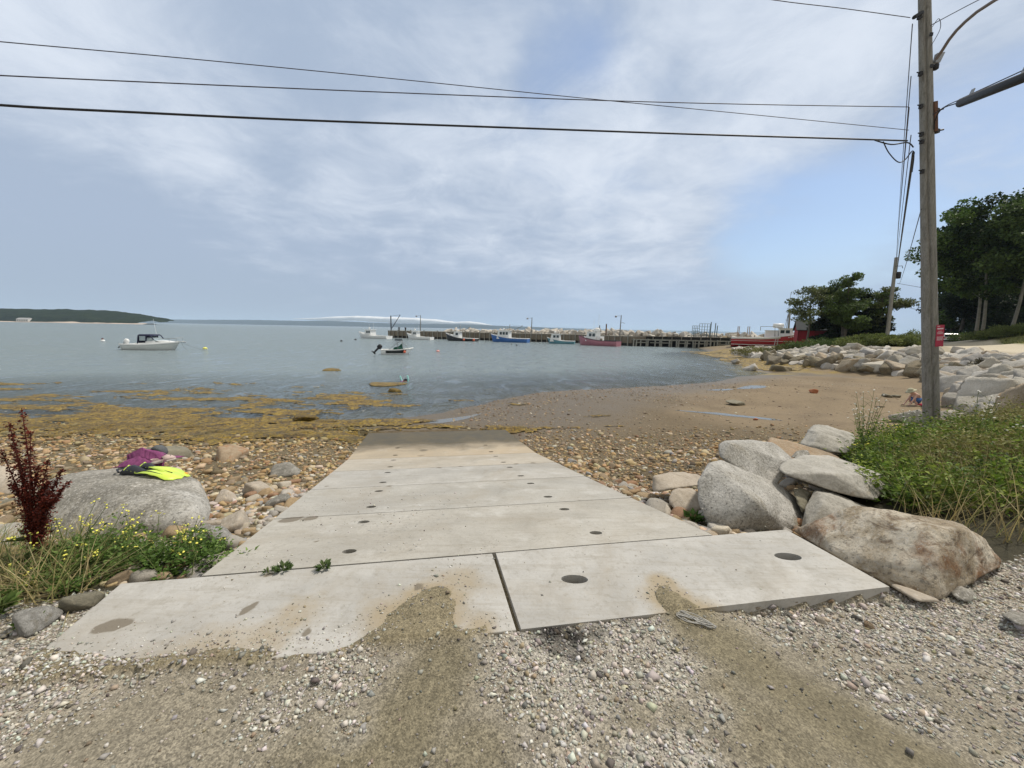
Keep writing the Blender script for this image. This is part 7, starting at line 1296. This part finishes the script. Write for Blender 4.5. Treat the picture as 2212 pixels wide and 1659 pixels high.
# purple cloth
pc = on_boulder(292, 1012); pc = Vector((pc.x+.02, pc.y+.17, 0)); V = []; nn_ = 34
for j in range(nn_):
    for i in range(nn_):
        u, v = i/(nn_-1)*2-1, j/(nn_-1)*2-1; x_, y_ = pc.x+u*.26+.05*v, pc.y+v*.15; r_ = math.hypot(u+.30, v); h = .155*max(0, 1-r_*1.0)**.75+.055*max(0, 1-abs(u-.5)*1.6)*max(0, 1-abs(v)); V.append((x_, y_, drop(x_, y_)+.008+h, u, v))
V = np.array(V); V[:, 2] += .016*np.abs(fbm(np.stack([V[:, 3]*3.2+V[:, 4], V[:, 4]*2.2, V[:, 3]*0], 1), 3, 401))*(V[:, 2] > 0)+.006*fbm(V[:, :3]*14, 3, 402)
ix = np.arange(nn_*nn_).reshape(nn_, nn_); qd = np.stack([ix[:-1, :-1], ix[:-1, 1:], ix[1:, 1:], ix[1:, :-1]], -1).reshape(-1, 4); c0 = V[:, :3].mean(0); o = link('purple_cloth', npmesh('purple_cloth', V[:, :3]-c0, qd, True), purple, None, c0); s2 = o.modifiers.new('s', 'SOLIDIFY'); s2.thickness = .006; tag(o, 'crumpled purple cloth heaped on the big boulder', 'cloth')
cpz = on_boulder(311, 1011); cx0, cy0 = cpz.x, cpz.y+.19; zc0 = drop(cx0, cy0)+.075; cap = thing('cap', 'dark grey cap lying on the purple cloth', 'cap', (cx0, cy0, zc0)); M = Euler((R(-55), R(20), 0)).to_matrix(); q = MB(); q.lathe([(.088, 0), (.090, .03), (.078, .07), (.045, .098), (.004, .105)], (0, 0, 0), 16, M); q.build('crown', simple('cap_grey', (.10, .105, .11), .9, .2, 30, .3), cap); q = MB(); q.prism([(.07*math.cos(a)+.02, .07*math.sin(a)) for a in np.linspace(-1.4, 1.4, 8)]+[(.16*math.cos(a)-.02, .085*math.sin(a)) for a in np.linspace(1.1, -1.1, 8)], -.004, .002, M.to_4x4()); q.build('peak', simple('cap_grey_peak', (.08, .085, .09), .9), cap)
q = MB(); tg_ = on_boulder(300, 1012); q.box((0, 0, 0), (.05, .006, .045), .3, .3, .2); o = q.build('white_tag', whp); o.location = (cx0-.09, cy0-.02, zc0+.035); tag(o, 'small white card tucked between the cap and the purple cloth', 'card')
def clog(px, py, rz, label, dy=.06):
    p = on_boulder(px, py); p = Vector((p.x, p.y+dy, 0)); p.z = drop(p.x, p.y); t = thing('clog', label, 'shoe', p, rz); q = MB(); q.loft([[Vector((x, -w, 0)), Vector((x, w, 0)), Vector((x, w*1.05, .022)), Vector((x, -w*1.05, .022))] for x, w in ((-.11, .022), (-.09, .034), (-.02, .034), (.05, .044), (.095, .038), (.12, .018))], True, True, True); q.build('sole', simple('clog_sole', (.50, .44, .38), .8), t)
    q = MB(); q.loft([[Vector((x, w*math.cos(a), .02+h*math.sin(a))) for a in np.linspace(0, math.pi, 8)] for x, w, h in ((-.01, .038, .045), (.04, .044, .062), (.085, .040, .045), (.118, .020, .018))], False, False, True); o = q.build('upper', pinkf, t); s = o.modifiers.new('s', 'SOLIDIFY'); s.thickness = .006
    q = MB(); q.tube([(-.01, -.038, .03), (-.09, -.036, .05), (-.115, 0, .055), (-.09, .036, .05), (-.01, .038, .03)], .006, 5); q.build('strap', pinkf, t)
    for a, b in ((.05, .01), (.07, -.015), (.03, -.01)): q = MB(); q.lathe([(.007, 0), (.007, .003)], (a, b, .073-.2*abs(a-.04)), 6); q.build('hole', blk, t)
clog(345, 1014, 1.0, 'left of the pale pink clogs, next to the purple cloth'); clog(366, 1018, -.6, 'right of the pale pink clogs on the big boulder', .09)
q = MB(); sp_ = on_boulder(387, 1026); q.lathe([(.004, -.05), (.02, -.045), (.02, .03), (.012, .045), (.003, .05)], (0, 0, 0), 8, Matrix.Rotation(math.pi/2, 3, 'Y')); o = q.build('orange_bottle', simple('plastic_orange', (.72, .38, .05), .4)); o.location = (sp_.x, sp_.y+.06, drop(sp_.x, sp_.y+.06)+.02); tag(o, 'small orange plastic bottle behind the tip of the front fin', 'bottle')
# ------------------------------------------------------------------ crouching person on the sand
def skin(name, pts, edges, rad, mat, parent, sub=2):
    me = bpy.data.meshes.new(name); me.from_pydata(pts, edges, []); me.update(); o = link(name, me, mat, parent); m_ = o.modifiers.new('skin', 'SKIN'); m_.use_smooth_shade = True
    for v, r_ in zip(me.skin_vertices[0].data, rad): v.radius = (r_, r_)
    me.skin_vertices[0].data[0].use_root = True; s = o.modifiers.new('sub', 'SUBSURF'); s.levels = sub; s.render_levels = sub; return o
pp = onz(1975, 876, .35)
for _ in range(6): pp = onz(1975, 876, h1(pp.x, pp.y))
per = thing('person', 'person in pale sun hat and blue shorts crouching on the sand near the pole', 'person', (pp.x, pp.y, pp.z), R(-12))
skinm = simple('skin', (.60, .38, .30), .6, .05, 8, 0); V = [(0.06, 0, .19), (0.05, 0, .30), (.00, -.01, .40), (-.07, -.02, .455), (-.12, -.02, .475), (-.165, -.02, .49), (-.19, -.02, .515),  # pelvis to head
     (-.05, -.13, .42), (-.13, -.15, .28), (-.20, -.14, .13), (-.225, -.14, .07), (-.05, .10, .42), (-.11, .13, .27), (-.19, .12, .13), (-.21, .12, .06),
     (.05, -.08, .17), (-.10, -.13, .24), (-.02, -.13, .05), (-.09, -.14, .025), (.05, .08, .17), (-.10, .12, .24), (-.02, .12, .05), (-.09, .13, .025)]
E_ = [(0, 1), (1, 2), (2, 3), (3, 4), (4, 5), (5, 6), (2, 7), (7, 8), (8, 9), (9, 10), (2, 11), (11, 12), (12, 13), (13, 14), (0, 15), (15, 16), (16, 17), (17, 18), (0, 19), (19, 20), (20, 21), (21, 22)]
Rr = [.105, .10, .11, .055, .045, .075, .07, .045, .034, .026, .022, .045, .034, .026, .022, .075, .055, .036, .028, .075, .055, .036, .028]
for hi, (hx, hy, hz2) in ((10, V[10]), (14, V[14])):
    for k in range(5):
        a = -.8+.4*k; i0 = len(V); V += [(hx-.025-.012*math.cos(a), hy+.018*math.sin(a)*1.6, hz2-.03), (hx-.045-.022*math.cos(a), hy+.035*math.sin(a)*1.5, hz2-.055)]; E_ += [(hi, i0), (i0, i0+1)]; Rr += [.008, .006]
skin('body', V, E_, Rr, skinm, per, 2)
shb = simple('shorts_blue', (.05, .13, .33), .9, .3, 25, .3)
for sy in (-1, 1):
    q = MB(); rg = []
    for (x_, y_, z_), r_ in (((.085, sy*.05, .20), .125), ((.03, sy*.085, .20), .105), ((-.05, sy*.11, .225), .085), ((-.085, sy*.12, .245), .078)): rg.append([Vector((x_+.25*r_*math.cos(a), y_+r_*math.sin(a)*.95, z_+r_*math.cos(a))) for a in np.linspace(0, 2*math.pi, 14, endpoint=False)])
    q.loft(rg, True, True, True); q.build('shorts', shb, per)
q = MB(); q.lathe([(.155, -.012), (.16, 0), (.10, .012), (.092, .02), (.085, .075), (.05, .10), (.004, .108)], (-.19, -.02, .545), 18, Euler((0, R(-28), 0)).to_matrix()); q.build('sun_hat', simple('hat_beige', (.42, .40, .28), .9, .2, 20, .3), per)
bk_ = thing('bucket', 'red toy bucket on the sand between the crouching person and the pole', 'bucket', (pp.x+.27, pp.y-.18, h1(pp.x+.27, pp.y-.18))); redb = simple('plastic_red', (.42, .02, .045), .5, .15, 8); q = MB(); q.lathe([(.075, 0), (.10, .17), (.11, .175), (.11, .19), (.095, .19), (.07, .02), (.0, .02)], (0, 0, 0), 16); q.build('pail', redb, bk_); q = MB(); q.tube([(-.1, 0, .18), (-.09, 0, .11), (0, .11, .08), (.09, 0, .11), (.1, 0, .18)], .006, 5); q.build('bail', whp, bk_)
q = MB(); q.loft([[Vector((x_, .10*math.cos(a), .035+h_*abs(math.sin(a))**.7*(1 if math.sin(a) > 0 else -.4))) for a in np.linspace(0, 2*math.pi, 12, endpoint=False)] for x_, h_ in ((-.16, .02), (-.1, .06), (.0, .075), (.1, .055), (.15, .02))], True, True, True); o = q.build('red_towel', redb); bx_, by_ = pp.x+.10, pp.y-.24; o.location = (bx_, by_, h1(bx_, by_)); tag(o, 'rolled dark red towel on the sand in front of the crouching person', 'towel')
drift = simple('driftwood', (.07, .05, .035), .9, .3, 12, .4)
def stick(px, py, L_, label, r=.022, rz=.1, mat=drift, z=.3):
    q0 = onz(px, py, z)
    for _ in range(6): q0 = onz(px, py, h1(q0.x, q0.y))
    s = q0.y/831*.68; L = L_*s; q = MB(); q.tube([(-L/2, 0, .02), (-L*.2, .03*L, .03), (L*.2, -.02*L, .025), (L/2, .02*L, .02)], [r*.7, r, r*.95, r*.5], 6); o = q.build('driftwood', mat); o.location = q0; o.rotation_euler = (0, 0, rz); tag(o, label, 'driftwood')
stick(1901, 880, 34, 'long dark driftwood stick on the sand left of the person'); stick(1950, 876, 14, 'short dark twig just below the person', .015); stick(2067, 863, 30, 'dark driftwood stick right of the utility pole', .018); stick(2060, 845, 22, 'short driftwood piece against the riprap foot', .03); stick(1893, 893, 12, 'tiny twig below the long driftwood stick', .012)
# frayed rope on the mud
rp = thing('frayed_rope', 'frayed grey rope lying on the brown mud in front of the right slab', 'rope', (onz(1502, 1340, 1.3).x, onz(1502, 1340, 1.3).y, 0)); rpm = simple('rope_pale', (.40, .39, .36), .95, .2, 40)
for k in range(14):
    q = WMB(); a0 = onz(1462+rnd.uniform(-4, 12), 1328+rnd.uniform(-3, 6), 1.3); b0 = onz(1545+rnd.uniform(-14, 4), 1356+rnd.uniform(-6, 3), 1.3); m1 = a0.lerp(b0, .35)+Vector((rnd.uniform(-.03, .03), rnd.uniform(-.025, .03), 0)); m2 = a0.lerp(b0, .7)+Vector((rnd.uniform(-.02, .02), rnd.uniform(-.018, .018), 0)); P4 = [a0, m1, m2, b0]; out = []
    for i in range(3):
        a, b, c, d = P4[max(i-1, 0)], P4[i], P4[i+1], P4[min(i+2, 3)]
        for j in range(6): t = j/6; out.append(.5*((2*b)+(c-a)*t+(2*a-5*b+4*c-d)*t*t+(3*b-a-3*c+d)*t**3))
    out.append(b0); out = [Vector((v.x, v.y, h1(v.x, v.y)+.010+.004*(k % 4))) for v in out]; q.tube(out, .0024, 5); q.build('strand', rpm, rp)
for px, py, lb in ((407, 1378, 'black scrap of rubber on the gravel at the slab corner'),):
    q0 = onz(px, py, 1.3); V_, Fc = rock_shape(3, 77, 8, 6, .2, .35); o = link('rubber_scrap', npmesh('rubber_scrap', V_, Fc, True), black, None, (q0.x, q0.y, h1(q0.x, q0.y)+.015)); o.scale = (.022, .014, .018); tag(o, lb, 'scrap')
# ------------------------------------------------------------------ haze
hz_m = bpy.data.materials.new('haze'); hz_m.use_nodes = True; hn = hz_m.node_tree.nodes; hn.clear(); ho = hn.new('ShaderNodeOutputMaterial'); hv = hn.new('ShaderNodeVolumePrincipled'); hv.inputs['Color'].default_value = (.66, .82, 1, 1); hv.inputs['Density'].default_value = .00012; hz_m.node_tree.links.new(hv.outputs[0], ho.inputs['Volume'])
q = MB(); q.box((0, 0, 45), (19000, 19000, 110)); o = q.build('haze', hz_m); tag(o, 'thin blue haze over the bay', 'haze', kind='stuff')
